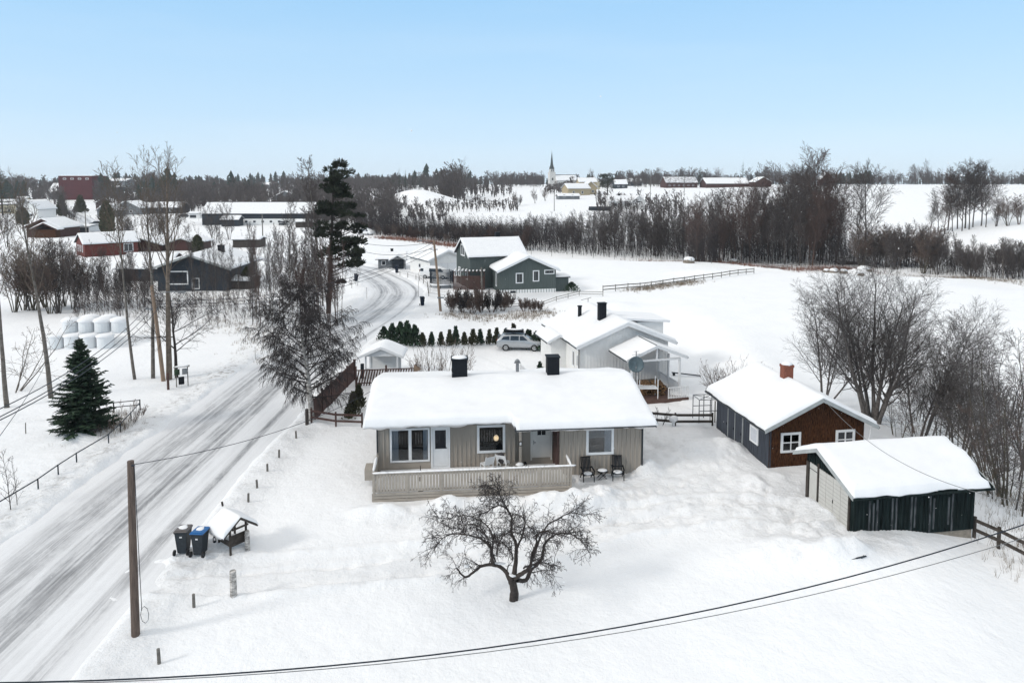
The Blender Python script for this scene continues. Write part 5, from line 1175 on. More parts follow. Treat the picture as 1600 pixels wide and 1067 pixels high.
# --- tall trunks at the left (pruned aspens)
QA=Qd(seg=[12,6,4,3],kids=[15,7,4],start=[.5,.15,.15],ang=[25,28,30],ratio=[.36,.42,.6],rmin=.011,trop=[.0,.12,.05,.02],wob=[.035,.1,.16,.2],rk=.42,shape=lambda t:1.15-.75*t)
def lean(base,px,py,hz):  # direction so that the top appears near px,py at height hz
    tpt=atY(px,py,base[1]);return (tpt[0]-base[0],0,tpt[2]-base[2])
for i,(bx_,by_,tx,ty,r,mm,lab,hs) in enumerate([(11,636,-22,250,.21,'aspen_bark','tall bare aspen at the left picture edge with a scarred grey trunk',.5),(80,622,38,258,.22,'aspen_bark','tall leaning bare aspen left of the big spruce',.5),
  (211,592,166,232,.16,'aspen_bark','slim tall aspen, leftmost of the trio right of the spruce',.55),(239,590,222,215,.2,'aspen_bark','tall aspen with pale scar, middle of the trio right of the spruce',.5),(264,592,246,205,.30,'old_trunk','thick pale brown trunk with tall upswept branches beside the street lamp pole',.45)]):
    b=G(bx_,by_);d=lean(b,tx,ty,0);L=.86*math.sqrt(d[0]**2+d[2]**2);r*=.8;q=dict(QA);q['start']=[hs,.15,.15]
    tree('aspen_tree',lab,'tree',b,q,L,r,100+i,('aspen_bark' if mm=='aspen_bark' else mm,'twig_tan'),d0=norm(d),group=None)
# small spreading branches on the left edge tree
QB=Qd(seg=[7,6,4,3],kids=[16,10,6],start=[.3,.1,.15],ang=[62,42,36],ratio=[.62,.42,.45],rmin=.009,trop=[.0,.05,.0,0],wob=[.08,.2,.25,.25],rk=.5,shape=lambda t:1.1-.5*t)
tree('bare_tree','small dark spreading tree by the mailboxes behind the tall trunks','tree',G(276,589),QB,7.2,.15,120,('bark','twig_dark'))
QL=Qd(seg=[6,5,4],kids=[9,6],start=[.2,.2],ang=[55,45],ratio=[.45,.45],side=[5,3,3],rmin=.01,wob=[.2,.25,.25],trop=[.02,.02,0],tip=[.2,.3,.4])
tree('bare_tree','low spreading bare branches growing at the foot of the leaning aspen','tree',G(22,612),QL,6.5,.07,121,('aspen_bark','twig_tan'),stems=4,spread=.9)
# --- weeping birch
QW=Qd(seg=[12,8,6,5],kids=[50,15,13],start=[.2,.12,.1],ang=[66,38,32],ratio=[.37,.42,.62],rmin=.008,trop=[.0,.025,-.17,-.42],wob=[.06,.16,.2,.14],side=[9,5,3,3],rk=.34,tip=[.12,.15,.3,.6],shape=lambda t:.62+.5*math.sin(math.pi*min(1,t*1.05))-.5*max(0,t-.7)*1.9)
b=G(487,664);tree('weeping_birch','weeping birch with pale trunk and drooping fine twigs at the roadside','tree',b,QW,8.9,.2,131,('birch_bark','twig_dark'),d0=norm((-.02,.05,1)))
# --- apple tree
def apple():
    g=random.Random(11);b=G(801,938);t=E_('apple_tree','gnarled bare apple tree with arching crown on the front lawn','tree',b)
    s=1/42.
    # limbs as pixel offsets from the base (dx right, dy up) with a depth value
    tr=[[(0,0,0,.19),(1,18,0,.155),(-3,33,0,.15),(0,40,0,.14)]]
    limbs=[
     [(-3,30,0,.13),(-15,46,.1,.1),(-32,52,.2,.09),(-55,49,.3,.075),(-72,38,.3,.065),(-88,33,.2,.055),(-103,47,.2,.035)],
     [(-35,52,.2,.085),(-38,72,0,.08),(-40,90,-.1,.06),(-52,108,-.3,.05),(-70,118,-.4,.04),(-100,125,-.5,.03),(-125,118,-.6,.022),(-138,100,-.7,.015)],
     [(-38,75,.1,.06),(-36,95,.3,.045),(-44,112,.5,.035),(-60,124,.6,.03),(-88,132,.7,.022),(-120,122,.8,.016)],
     [(2,38,0,.14),(6,60,.3,.1),(6,82,.5,.085),(-2,105,.6,.07),(-2,128,.7,.06),(-10,140,.8,.05),(-22,146,.9,.04),(-38,140,1.,.03),(-50,128,1.,.02)],
     [(6,75,.4,.07),(14,95,.2,.055),(20,120,.0,.045),(22,138,-.1,.03),(14,152,-.2,.02)],
     [(3,35,0,.13),(22,50,-.2,.1),(32,62,-.3,.085),(36,90,-.5,.065),(42,108,-.6,.055),(44,128,-.7,.04),(62,136,-.8,.03),(86,128,-.9,.022)],
     [(8,32,0,.12),(25,28,.2,.1),(34,42,.3,.095),(54,58,.4,.085),(58,82,.4,.07),(68,95,.4,.055),(84,104,.4,.045),(106,104,.4,.032),(128,88,.4,.02),(140,70,.4,.012)],
     [(34,62,0,.06),(60,104,.8,.045),(84,118,1.,.035),(110,128,1.1,.025),(135,120,1.2,.015)],
     [(-28,80,-.2,.05),(-26,105,-.6,.04),(-18,128,-.9,.03),(-6,138,-1.,.022),(10,140,-1.1,.015)],
     [(0,70,-.2,.05),(-2,95,-.7,.035),(-14,118,-1.,.028),(-30,128,-1.3,.02)],
     [(20,60,-.4,.05),(30,80,-1.0,.035),(50,95,-1.4,.025),(70,92,-1.6,.015)],
     [(-30,50,.3,.05),(-45,75,1.0,.035),(-60,92,1.4,.028),(-84,96,1.6,.02),(-104,82,1.7,.012)],
     [(-2,130,.7,.04),(-14,150,.8,.028),(-26,172,.9,.02),(-34,186,1.,.012)],
     [(-100,125,-.5,.012),(-118,142,-.5,.008),(-136,160,-.5,.006)],
     [(-12,134,.7,.03),(-20,160,.8,.022),(-34,180,.8,.016),(-50,172,.9,.01)]]
    S0=[];S1=[]
    K=lambda q:[((dx*s*.86,dz*.9,dy*s*(1.02 if dy<60 else .88)+(.0 if dy<60 else .2)),r*.72) for dx,dy,dz,r in q]
    def res(q,n=4):
        P=[np.array(p) for p,_ in q];rr=[r for _,r in q];c=catmull(P,n) if len(P)>2 else np.array(P);m_=len(c);ri=np.interp(np.linspace(0,len(rr)-1,m_),range(len(rr)),rr)
        c=c+np.array([[g.uniform(-.015,.015) for _ in range(3)] for _ in range(m_)]);return [tuple(x) for x in c],list(ri)
    p,r=res(K(tr[0]));p[0]=(p[0][0],p[0][1],-.3);r[0]*=1.15;S0.append((p,r,10));p=[(.1,.02,-.3),(.14,.02,.25),(.08,.02,.55),(.04,0,.8)];S0.append((p,[.1,.09,.09,.08],8))
    Q=Qd(seg=[5,5,4],kids=[6,4],start=[.1,.15],ang=[48,50],ratio=[.6,.5],side=[4,3,3],rmin=.0055,wob=[.3,.36,.36],trop=[-.08,-.14,-.1],tip=[.35,.4,.5],rk=.6)
    for li,l in enumerate(limbs):
        p,r=res(K(l));(S0 if li<9 else S1).append((p,r,8 if r[0]>.05 else 5))
        n=len(p);cum=0
        for i in range(3,n):
            k=1 if r[i]<.06 else (1 if g.random()<.2 else 0)
            if r[i]<.03:k=2
            if g.random()<.3:k=max(0,k-1)
            for _ in range(k):
                T=norm(tuple(p[i][j]-p[i-1][j] for j in range(3)));d=norm((T[0]*.5+g.uniform(-.8,.8)+.15*(p[i][0]>0)-.15*(p[i][0]<0),T[1]*.5+g.uniform(-.9,.9),T[2]*.3+g.uniform(-.35,.9)))
                SS=[[],[],[]];grow(SS,g,p[i],d,g.uniform(.4,1.0),max(.011,r[i]*.35),0,Q);S1+=sum(SS,[])
    # upright water shoots
    for k in range(34):
        l=limbs[g.randrange(1,6)];p,r=res(K(l));i=g.randrange(3,len(p));a=p[i];h_=g.uniform(.3,.8);e=(a[0]+g.uniform(-.25,.25),a[1]+g.uniform(-.25,.25),a[2]+h_)
        S1.append(([a,tuple((a[j]+e[j])/2+g.uniform(-.03,.03) for j in range(3)),e],[.011,.009,.006],3))
    tubes('trunk',S0,'bark',t);tubes('crown',S1,'twig_dark',t)
    m=MB();m.blob((-.0,0,.98),(.16,.14,.05),8,5,2,.2);m.blob((-.5,.2,1.32),(.25,.07,.04),8,5,3,.2);m.blob((-1.75,.25,1.2),(.12,.1,.05),8,5,4,.2);m.blob((.6,.1,1.25),(.2,.08,.04),8,5,5,.2);m.build('branch_snow','roof_snow',t,smooth=True)
apple()
# --- conifers
def spruce(name,label,loc,Hh,Rb,seed,m='spruce_needle',whorls=34,per=9,group=None,sink=.2,detail=True,low=.04,top_bare=.0,snow=False,dens=1.):
    g=random.Random(seed);t=E_(name,label,'tree',loc,0,group);V=[];Fc=[];B=[]
    for i in range(whorls):
        u=(i+.5)/whorls;z=Hh*(low+(1-low)*u**.92);L=Rb*(1-u)**.82*g.uniform(.8,1.12)+.12
        for k in range(per if u<.8 else max(4,per-3)):
            a=g.uniform(0,6.28);l=L*g.uniform(.72,1.15);dr=-.28+.75*u+g.uniform(-.12,.12);pts=[];n=5
            for j in range(n+1):
                s=j/n;pts.append((math.cos(a)*l*s,math.sin(a)*l*s,z+l*s*dr+.22*l*s*s*(1-u)))
            B.append((pts,[max(.006,.022*(1-.7*j/n)) for j in range(n+1)],3))
            # needle sprays: flat tapering quads on both sides
            ns=int((5+l*6.5)*dens)
            for q in range(ns):
                s=.12+.88*q/ns;f=s*n;jj=min(n-1,int(f));f-=jj;p=[pts[jj][c]+(pts[jj+1][c]-pts[jj][c])*f for c in range(3)]
                w=(1-s*.75)*l*.34+.09;
                for sd in (-1,1):
                    aa=a+sd*g.uniform(.6,1.15);ll=w*g.uniform(.7,1.25);dz=g.uniform(-.35,.12)*ll
                    ex,ey=math.cos(aa)*ll,math.sin(aa)*ll;th=.028+.03*ll;nx,ny=-math.sin(aa)*th,math.cos(aa)*th;o=len(V)
                    V+= [(p[0]-nx,p[1]-ny,p[2]+.01),(p[0]+nx,p[1]+ny,p[2]+.01),(p[0]+ex*.6+nx*1.1,p[1]+ey*.6+ny*1.1,p[2]+dz*.6+.02),(p[0]+ex,p[1]+ey,p[2]+dz),(p[0]+ex*.6-nx*1.1,p[1]+ey*.6-ny*1.1,p[2]+dz*.6-.03)]
                    Fc+=[(o,o+1,o+2),(o,o+2,o+4),(o+4,o+2,o+3)]
                    th=.05;o=len(V);V+=[(p[0],p[1],p[2]-th),(p[0],p[1],p[2]+th*.6),(p[0]+ex*.9,p[1]+ey*.9,p[2]+dz)];Fc.append((o,o+1,o+2))
    tubes('trunk',[([(0,0,-sink),(0,0,Hh*.5),(0,0,Hh*1.02)],[Hh*.016+.03,Hh*.01+.015,.01],7)],'bark',t)
    npmesh('crown',np.array(V),np.array(Fc),m,t);tubes('branches',B,'bark',t)
    return t
spruce('spruce_tree','big dark green spruce in the snow left of the road',G(131,679),5.9,1.85,201,whorls=40,per=10)
def conebush(name,label,loc,Hh,Rb,seed,m='thuja_needle',n=420,group=None,snow=.0,cat='conifer',col_=False,wide=.12):
    """dense upright conifer made of many short fans"""
    g=random.Random(seed);V=[];Fc=[]
    for i in range(n):
        u=g.random()**.8;z=Hh*u*.95;rr=Rb*((1-u)**.75 if not col_ else (math.sin(min(1,(1-u)*1.7)*1.57))**.8)*g.uniform(.3,1.3);a=g.uniform(0,6.28)
        ca,sa=math.cos(a),math.sin(a);p=(ca*rr*.8,sa*rr*.8,z);l=Hh*g.uniform(.08,.17);o=len(V);w=Hh*.02+wide*.35*g.uniform(.6,1.3);out=g.uniform(.15,.6)
        e=(p[0]+ca*l*out,p[1]+sa*l*out,p[2]+l);b=g.uniform(0,6.28);nx,ny=math.cos(b)*w,math.sin(b)*w
        V+=[(p[0]-nx*.4,p[1]-ny*.4,p[2]),(p[0]+nx*.4,p[1]+ny*.4,p[2]),(p[0]+nx+ca*l*out*.6,p[1]+ny+sa*l*out*.6,p[2]+l*.6),e,(p[0]-nx+ca*l*out*.6,p[1]-ny+sa*l*out*.6,p[2]+l*.6)]
        Fc+=[(o,o+1,o+2),(o,o+2,o+4),(o+4,o+2,o+3)]
    c=npmesh('crown' ,np.array(V),np.array(Fc),m)
    t=E_(name,label,cat,loc,0,group);c.parent=t
    tubes('trunk',[([(0,0,-.3),(0,0,Hh*.4),(0,0,Hh*.9)],[.05,.04,.02],5)],'bark',t)
    return t
ord_=['first','second','third','fourth','fifth','sixth','seventh','eighth','ninth','tenth','eleventh','twelfth','thirteenth','fourteenth']
hx=[(612,522,1.5,.7),(626,526,1.5,.65),(640,531,2.,.8),(650,535,1.9,.8)]
for i,(px,py,h,r) in enumerate([(600,532,1.2,.8),(613,535,1.7,.7),(626,538,2.0,.8),(636,540,2.2,.8),(648,541,1.9,.85)]):
    conebush('hedge_conifer','dense dark conifer in the left hedge block behind the white shelter, %s from the left'%ord_[i],G(px,py),h*1.05,r,300+i,m='spruce_needle',n=520,group='dark conifers in the left hedge block')
pr=[conebush('hedge_conifer','x','%d'%0 and (0,0,0) or (0,0,0),2.0,.5,320+i,n=520,m='thuja_needle' if i!=1 else 'spruce_needle') for i in range(3)]
hxs=[660,676,688,701,714,727,739,752,765,777,790,803,815,827]
for i,px in enumerate(hxs):
    lab='small clipped conifer with snow gaps in the hedge row, %s from the left'%ord_[i];loc=G(px,541-i*.35)
    if i<3: o=pr[i];o.location=loc;o['label']=lab;o['group']='single conifers in the hedge row'
    else: o=copytree(pr[i%3],loc,rnd.uniform(0,360),lab,group='single conifers in the hedge row')
    k=rnd.uniform(.75,1.1);o.scale=(k,k,k*rnd.uniform(.7,1.05));o.location.x+=rnd.uniform(-.12,.12)
for i,(px,py,h,r,l) in enumerate([(838,546,1.8,1.1,'dark bushy conifer behind the silver car, nearer the white house'),(825,540,1.6,.8,'dark bushy conifer behind the roof box of the silver car'),(853,548,1.7,.8,'dark conifer touching the left wing of the white house')]): conebush('garden_conifer',l,G(px,py),h,r,340+i,m='spruce_needle',n=500)
for i,(px,py,h,r,l) in enumerate([(545,655,1.0,.5,'small brownish thuja at the left end of the beige house, leftmost'),(552,648,1.5,.5,'brownish thuja beside the left roof edge of the beige house, middle one'),(561,640,1.7,.5,'brownish thuja half behind the left roof edge of the beige house'),(594,607,.8,.3,'tiny yellow-brown conifer in front of the slanted picket fence')]): conebush('thuja',l,G(px,py),h,r,350+i,n=380)
conebush('garden_conifer','potted conifer on the side deck of the white house',WH((-2.2,4.0,.1)),1.3,.45,360,m='spruce_needle',n=300)
conebush('low_bush','dark low evergreen bush right of the blue-grey tool shed',G(893,455),1.3,1.5,361,m='spruce_needle',n=700,cat='bush')
# far columns on the left
for i,(px,py,h,r,l) in enumerate([(168,366,9.5,1.7,'tall dark column-shaped conifer behind the red row house'),(36,352,6.5,1.9,'round-topped brown-green conifer left of the dark red house'),(24,332,8.,1.2,'narrow dark conifer at the far left in front of the cream house'),(14,333,5.,1.2,'short dark conifer at the wall of the cream house'),(309,396,3.9,1.1,'small rounded thuja at the ridge of the charcoal house'),(97,338,9.,2.6,'dark broad conifer below the red block'),(126,333,8.5,3.2,'dark bushy conifer directly under the red block'),(388,449,3.,1.6,'brown bushy conifer right of the charcoal house terrace')]):
    conebush('garden_conifer',l,G(px,py),h,r,370+i,n=1300,col_=(i in (0,1,4)),wide=.5,m='thuja_needle')
def ray_at(px,Y,top=None):
    x=(px-800)/F*(Y*CT+ .0)+0;return x
def midspruce(label,px,Y,Hh,Rb,seed):
    p=atY(px,300,Y);x=p[0];return spruce('spruce_tree',label,(x,Y,float(z0(x,Y))),Hh,Rb,seed,whorls=16,per=6,dens=.35)
# pine near the road bend
def pine(name,label,loc,Hh,seed,clumps,crown,m='pine_needle',r=.25,lean_=(0,0)):
    g=random.Random(seed);t=E_(name,label,'tree',loc);S=[];V=[];Fc=[]
    S.append(([(lean_[0]*k/6*1.,0,-.3+(Hh+.3)*k/6) for k in range(7)],[r*(1-.8*k/6)+.03 for k in range(7)],8))
    for i in range(clumps):
        cx,cy,cz,cr=crown(g);tz=cz-abs(cx)*g.uniform(.1,.5);S.append(([(lean_[0]*tz/Hh,0,tz),((cx+lean_[0]*tz/Hh)*.5,cy*.5,(tz+cz)/2-.1),(cx,cy,cz)],[.05,.04,.02],4))
        for k in range(110):
            a=g.uniform(0,6.28);ph=math.acos(g.uniform(-.5,1));q=cr*g.random()**.4;d=(math.sin(ph)*math.cos(a),math.sin(ph)*math.sin(a),math.cos(ph)*.55)
            p=(cx+d[0]*q,cy+d[1]*q,cz+d[2]*q);l=g.uniform(.18,.36);o=len(V);b=g.uniform(0,6.28);w=.05
            e=(p[0]+d[0]*l,p[1]+d[1]*l,p[2]+d[2]*l+l*.5);nx,ny=math.cos(b)*w,math.sin(b)*w
            V+=[(p[0]-nx,p[1]-ny,p[2]),(p[0]+nx,p[1]+ny,p[2]),(e[0]+nx,e[1]+ny,e[2]),(e[0]-nx,e[1]-ny,e[2])];Fc+=[(o,o+1,o+2,o+3)]
            o=len(V);V+=[(p[0],p[1],p[2]-w),(p[0],p[1],p[2]+w),(e[0],e[1],e[2]+w),(e[0],e[1],e[2]-w)];Fc+=[(o,o+1,o+2,o+3)]
    tubes('trunk',S,'bark',t);npmesh('crown',np.array(V),np.array(Fc),m,t);return t
b=G(513,492);s_=b[1]/1064.
def cr1(g):
    # image-based silhouette of the pine, in metres from the trunk
    tab=[(262,4,8),(280,12,16),(300,16,20),(330,22,26),(350,28,34),(372,30,48),(392,20,44),(405,10,34),(430,10,14)]
    y=g.choice(tab[1:-1] if g.random()<.9 else tab);py=y[0]+g.uniform(-12,12);cx=g.uniform(-y[1],y[2])+16
    return (cx*s_,g.uniform(-2.2,2.2)*(1 if py>300 else .5),(492-py)*s_,g.uniform(.4,.9))
pine('pine_tree','tall dark green pine beside the road bend','' or b,(492-266)*s_,401,92,cr1,r=.28,lean_=(14*s_,0))
# --- bare tree prototypes for the stream belt
QT=Qd(seg=[7,5,4,2],kids=[26,11,7],start=[.2,.12,.12],ang=[36,36,38],ratio=[.36,.45,.55],rmin=.014,side=[5,3,3,3],shape=lambda t:.55+.75*math.sin(math.pi*min(1,.25+t*.75)))
QN=Qd(seg=[7,4,3,2],kids=[26,9,6],start=[.25,.15,.15],ang=[30,34,36],ratio=[.28,.45,.55],rmin=.013,side=[5,3,3,3],trop=[.02,.1,.06,.03])
QM=Qd(seg=[6,5,4,2],kids=[12,7,5],start=[.25,.15,.15],ang=[34,36,36],ratio=[.40,.48,.55],rmin=.012,side=[4,3,3,3],trop=[.03,.08,.04,.0])
protos={}
def proto(key,Q,Hh,r,seed,mats,stems=1,spread=.25):
    protos[key]=tree('bare_tree','proto','tree',(0,0,0),Q,Hh,r,seed,mats,stems,spread)
for i in range(3): proto(('wide',i),QT,12,.12,500+i,(['bark_far','bark_red','bark_far'][i],['far_twig','twig_red','far_twig'][i]))
for i in range(3): proto(('slim',i),QN,12,.10,510+i,(['bark_far','bark_pale','bark_red'][i],['far_twig','far_twig','twig_red'][i]))
for i in range(4): proto(('multi',i),QM,8,.08,520+i,(['bark_far','bark_olive','bark_red','bark_far'][i],['far_twig','twig_shrub','twig_red','far_twig'][i]),stems=[5,7,6,9][i],spread=[.3,.35,.2,.4][i])
for i in range(3): proto(('bush',i),QM,3.,.035,530+i,('bark_red',['twig_red','twig_dark','twig_shrub'][i]),stems=16,spread=.75)
pused=set()
def put(key,x,y,Hh,label,group,name=None,cat='tree',wide=1.,z=None):
    pro=protos[key];h0={'wide':12,'slim':12,'multi':8,'bush':3}[key[0]];k=Hh/h0
    if key in pused:o=copytree(pro)
    else: pused.add(key);o=pro
    o.name=name or 'bare_tree';o.location=(x,y,float(z0(x,y)) if z is None else z);o.rotation_euler=(0,0,rnd.uniform(0,6.28));o.scale=(k*wide,k*wide,k);o['label']=label;o['category']=cat
    if group:o['group']=group
    elif 'group' in o.keys(): del o['group']
    return o
_FL={}
def flat_at(px):
    k=round(px/4)*4
    if k not in _FL:_FL[k]=at(k,frontline(k))
    x,y,z=_FL[k];return (px-800)/F*(x/((k-800)/F) if abs(k-800)>8 else y*1.0),y,z
def frontline(px):
    X=[560,600,700,760,830,900,1000,1080,1150,1200,1290,1345,1430,1500,1600,1700];Y=[366,369,380,386,393,399,405,409,412,413,416,421,428,433,438,444];return float(np.interp(px,X,Y))
def belt(n,p0,p1,topf,kinds,label,group,back=(1,40),jitter=.2,wide=1.):
    for i in range(n):
        px=p0+(p1-p0)*(i+rnd.random())/n;x,y,z=at(px,frontline(px));dd=rnd.uniform(*back)**1.;k=(y+dd)/y;x2,y2=x*k,y+dd;zz=float(z0(x2,y2))
        top=topf(px)+rnd.uniform(-1,1)*jitter*30+rnd.random()**3*8;zt=H+(288-top)*y2/1064.;Hh=max(3.,min(22,zt-zz))*rnd.uniform(.8,1.05)
        put(rnd.choice(kinds),x2,y2,Hh,label,group,wide=wide*rnd.uniform(.85,1.15))
I=lambda X,Y:(lambda p:float(np.interp(p,X,Y)))
belt(44,560,800,I([560,600,680,800],[338,352,348,345]),[('multi',0),('multi',1),('multi',3),('multi',2)],'dense dark many-stemmed tree in the stream belt behind the blue-grey house','trees of the left stream belt',(1,22),.25)
belt(40,570,830,I([560,700,830],[345,356,352]),[('multi',0),('multi',1),('bush',0)],'low dark thicket tree at the front of the belt behind the blue-grey house','front thicket of the left stream belt',(0,6),.25)
belt(44,800,1090,I([800,880,940,1000,1090],[338,330,320,326,312]),[('slim',0),('wide',0),('multi',0),('multi',3),('slim',1)],'bare tree with thin grey crown in the stream belt below the farmhouse','trees of the middle stream belt',(2,30),.3)
belt(34,1075,1310,I([1075,1130,1180,1240,1310],[314,306,294,280,284]),[('wide',0),('wide',1),('slim',2),('slim',0)],'tall bare tree with reddish-brown crown in the highest part of the stream belt','tall trees of the high stream belt',(2,40),.25)
belt(34,1085,1315,I([1085,1180,1250,1315],[334,314,305,310]),[('wide',1),('slim',2),('wide',2),('multi',2)],'tall bare tree with brown twigs standing at the front of the high stream belt','front trees of the high stream belt',(0,18),.4)
belt(24,1335,1470,I([1345,1400,1440,1470],[350,346,344,360]),[('multi',1),('multi',0),('multi',3)],'round bare olive-brown tree in the low gap of the stream belt at the right','low trees right of the lone tall tree',(0,14),.2)
belt(40,1440,1640,I([1440,1500,1560,1640],[375,372,372,372]),[('multi',0),('slim',0),('multi',3),('slim',1)],'thin bare tree in the straight row below the right snow ridge','thin tree row below the right ridge',(0,10),.3)
for px,top,key,lab in [(1349,272,('wide',0),'lone tall bare tree with fine oval crown right of the high belt'),(1334,310,('slim',0),'slimmer bare tree just left of the lone tall one'),(952,310,('slim',1),'slim pale-stemmed tree in front of the white farmhouse'),(1278,253,('wide',1),'highest bare tree of the belt, its crown above the red gable house')]:
    x,y,z=at(px,frontline(px));y2=y+12;x2=x*y2/y;zz=float(z0(x2,y2));put(key,x2,y2,H+(288-top)*y2/1064.-zz,lab,None,wide=1.05)
# trees on the edge of the right ridge
for i,(px,py,top,lab) in enumerate([(1466,362,300,'leftmost'),(1481,360,280,'second from left'),(1496,358,268,'third from left'),(1508,357,262,'fourth from left'),(1520,355,262,'fifth from left'),(1533,353,270,'sixth from left'),(1488,362,292,'low front one'),(1475,364,312,'lowest at the left foot'),(1454,366,318,'outermost on the left slope'),(1503,361,285,'between the fourth and the fifth'),(1514,359,272,'thin one at the back'),(1540,355,290,'outermost on the right')]):
    x,y,z=at(px,py);put(('wide',i%3) if i%2 else ('slim',0),x,y,(py-top)*y/1064.,'tall bare tree in the clump on the right ridge, '+lab,'clump of trees on the right ridge',wide=1.35)
for i,(px,py,top,lab) in enumerate([(1556,354,308,'left of the two'),(1575,353,304,'middle of the round ones'),(1592,351,306,'at the picture edge')]):
    x,y,z=at(px,py);put(('multi',i),x,y,(py-top)*y/1064.,'round many-stemmed bare tree on the right ridge, '+lab,None,wide=1.3)
# left trees
for i in range(9):
    px=24+i*11+rnd.uniform(-4,4);py=488+rnd.uniform(-10,6);x,y,z=at(px,py);put(('multi',[1,1,3,1][i%4]),x,y,(py-rnd.uniform(372,395))*y/1064.,'dense bare many-stemmed tree in the thicket behind the leaning aspen','thicket behind the leaning aspen',wide=1.)
for i in range(20):
    px=118+i*6.2+rnd.uniform(-3,3);py=486+rnd.uniform(-14,4);x,y,z=at(px,py);put([('slim',0),('slim',2),('multi',3)][i%3],x,y,(py-rnd.uniform(385,440))*y/1064.,'thin bare sapling in the row between the hay bales and the charcoal house','saplings above the hay bales',wide=.7)
for i in range(14):
    px=300+i*8+rnd.uniform(-3,3);py=492+rnd.uniform(-20,5);x,y,z=at(px,py);put([('slim',0),('slim',1)][i%2],x,y,(py-rnd.uniform(355,440))*y/1064.,'slender bare sapling in front of the charcoal house','saplings in front of the charcoal house',wide=.6)
for i in range(15):
    px=392+i*7+rnd.uniform(-4,4);py=500+rnd.uniform(-16,16);x,y,z=at(px,py);put([('slim',0),('slim',1),('slim',2),('slim',0)][i%4],x,y,(py-rnd.uniform(352,385))*y/1064.,'tall many-stemmed bare tree in the grove left of the pine','grove left of the pine',wide=.6)
for i in range(9):
    px=470+i*8+rnd.uniform(-4,4);py=500+rnd.uniform(-8,10)-max(0,px-520)*.3;x,y,z=at(px,py);put([('slim',2),('multi',2)][i%2],x,y,(py-rnd.uniform(375,405))*y/1064.,'reddish-brown bare shrub tree at the foot of the pine','reddish shrub trees round the pine',wide=.55)
for px,py,top,lab in [(505,478,255,'tall pale birch standing just left of the pine'),(500,510,330,'bare pale birch in front of the grove left of the pine'),(452,480,315,'tall thin pale tree in the grove, left of the pale birch')]:
    x,y,z=at(px,py);put(('slim',1),x,y,(py-top)*y/1064.,lab,None,wide=.8)
# mid shrubs near the pergola and bend
for i,(px,py,top) in enumerate([(705,487,448),(722,488,445),(738,490,443),(752,488,446),(768,488,446),(785,486,450),(796,480,452)]):
    x,y,z=at(px,py);put(('bush',i%3),x,y,(py-top)*y/1064.,'bare brown shrub, %s from the left in the clump below the pergola'%ord_[i],'shrub clump below the pergola','bare_shrub','shrub',wide=.75)
for i,(px,py,top) in enumerate([(818,486,462),(832,487,463),(843,486,468)]):
    x,y,z=at(px,py);put(('bush',2),x,y,(py-top)*y/1064.,'low pale brown shrub, %s from the left in the group right of the pergola shrubs'%ord_[i],'low shrubs right of the pergola','bare_shrub','shrub',wide=.8)
# shrub by the hedge (tall thin stems behind the house)
QS=Qd(seg=[6,4,3],kids=[6,4],start=[.35,.2],ang=[26,30],ratio=[.4,.45],side=[4,3,3],rmin=.007,wob=[.07,.12,.15],trop=[.05,.06,.03],tip=[.25,.35,.5])
tree('tall_shrub','tall bare shrub with many thin stems behind the left black chimney','shrub',G(690,603),QS,3.6,.03,601,('bark_pale','twig_shrub'),stems=34,spread=.55,base_r=1.5)
tree('tall_shrub','bare shrub with thin stems between the shelter and the left black chimney','shrub',G(668,603),QS,2.9,.025,602,('bark_pale','twig_shrub'),stems=16,spread=.5,base_r=.8)
tree('round_shrub','round bare shrub behind the brown cabin roof','shrub',G(1150,640),QS,3.9,.035,603,('bark','twig_shrub'),stems=60,spread=.75,base_r=.8)
tree('fence_shrub','small twiggy shrub at the dark fence right of the beige house','shrub',G(1026,665),QS,1.4,.02,604,('bark','twig_dark'),stems=7,spread=.8,base_r=.3)
tree('sapling','bare thin sapling by the pipe railing at the left edge, taller left one','sapling',G(17,797),Qd(seg=[7,4,3],kids=[16,4],start=[.15,.2],ang=[40,35],ratio=[.3,.45],side=[4,3,3],rmin=.006,tip=[.2,.3,.5]),3.2,.03,605,('bark','twig_dark'))
tree('sapling','bare thin sapling by the pipe railing at the left edge, smaller right one','sapling',G(27,790),Qd(seg=[7,4,3],kids=[14,4],start=[.15,.2],ang=[36,35],ratio=[.26,.45],side=[4,3,3],rmin=.005,tip=[.2,.3,.5]),2.7,.02,606,('bark','twig_dark'))
# brush by the spruce fence corner
for i,(px,py) in enumerate([(190,655),(176,668)]):
    tree('dry_brush','tuft of dry twigs inside the black railing corner, %s one'%['upper','lower'][i],'brush',G(px,py),QS,1.3,.012,610+i,('twig_shrub','twig_shrub'),stems=26,spread=.6,base_r=1.1)
# --- big alders behind the cabin
QBig=Qd(seg=[9,7,5,2],kids=[22,12,8],start=[.2,.1,.1],ang=[40,40,36],ratio=[.46,.46,.58],rmin=.0052,side=[7,4,3,3],wob=[.09,.16,.2,.25],trop=[.02,.05,.02,0],rk=.48,shape=lambda t:1.15-.6*t)
def atz(px,Y): 
    p=atY(px,600,Y);return (p[0],Y,surf(p[0],Y))
for i,(px,Y,top,r,st,sp,lab) in enumerate([(1365,46,428,.17,7,.55,'largest bare alder behind the brown cabin, with broad round crown'),(1285,49,462,.1,4,.45,'bare alder rising left of the big one, just right of the brick chimney'),(1440,45,478,.13,4,.5,'leaning bare alder at the right side of the big alder'),
   (1500,42,530,.08,3,.35,'many-stemmed bare alder behind the garage, right of the leaning one')]):
    b=atz(px,Y);hh=(H+(288-top)*Y/1064.-b[2]);tree('alder_tree',lab,'tree',b,QBig,hh,r,700+i,('alder_bark','alder_twig'),stems=st,spread=sp,base_r=.4)
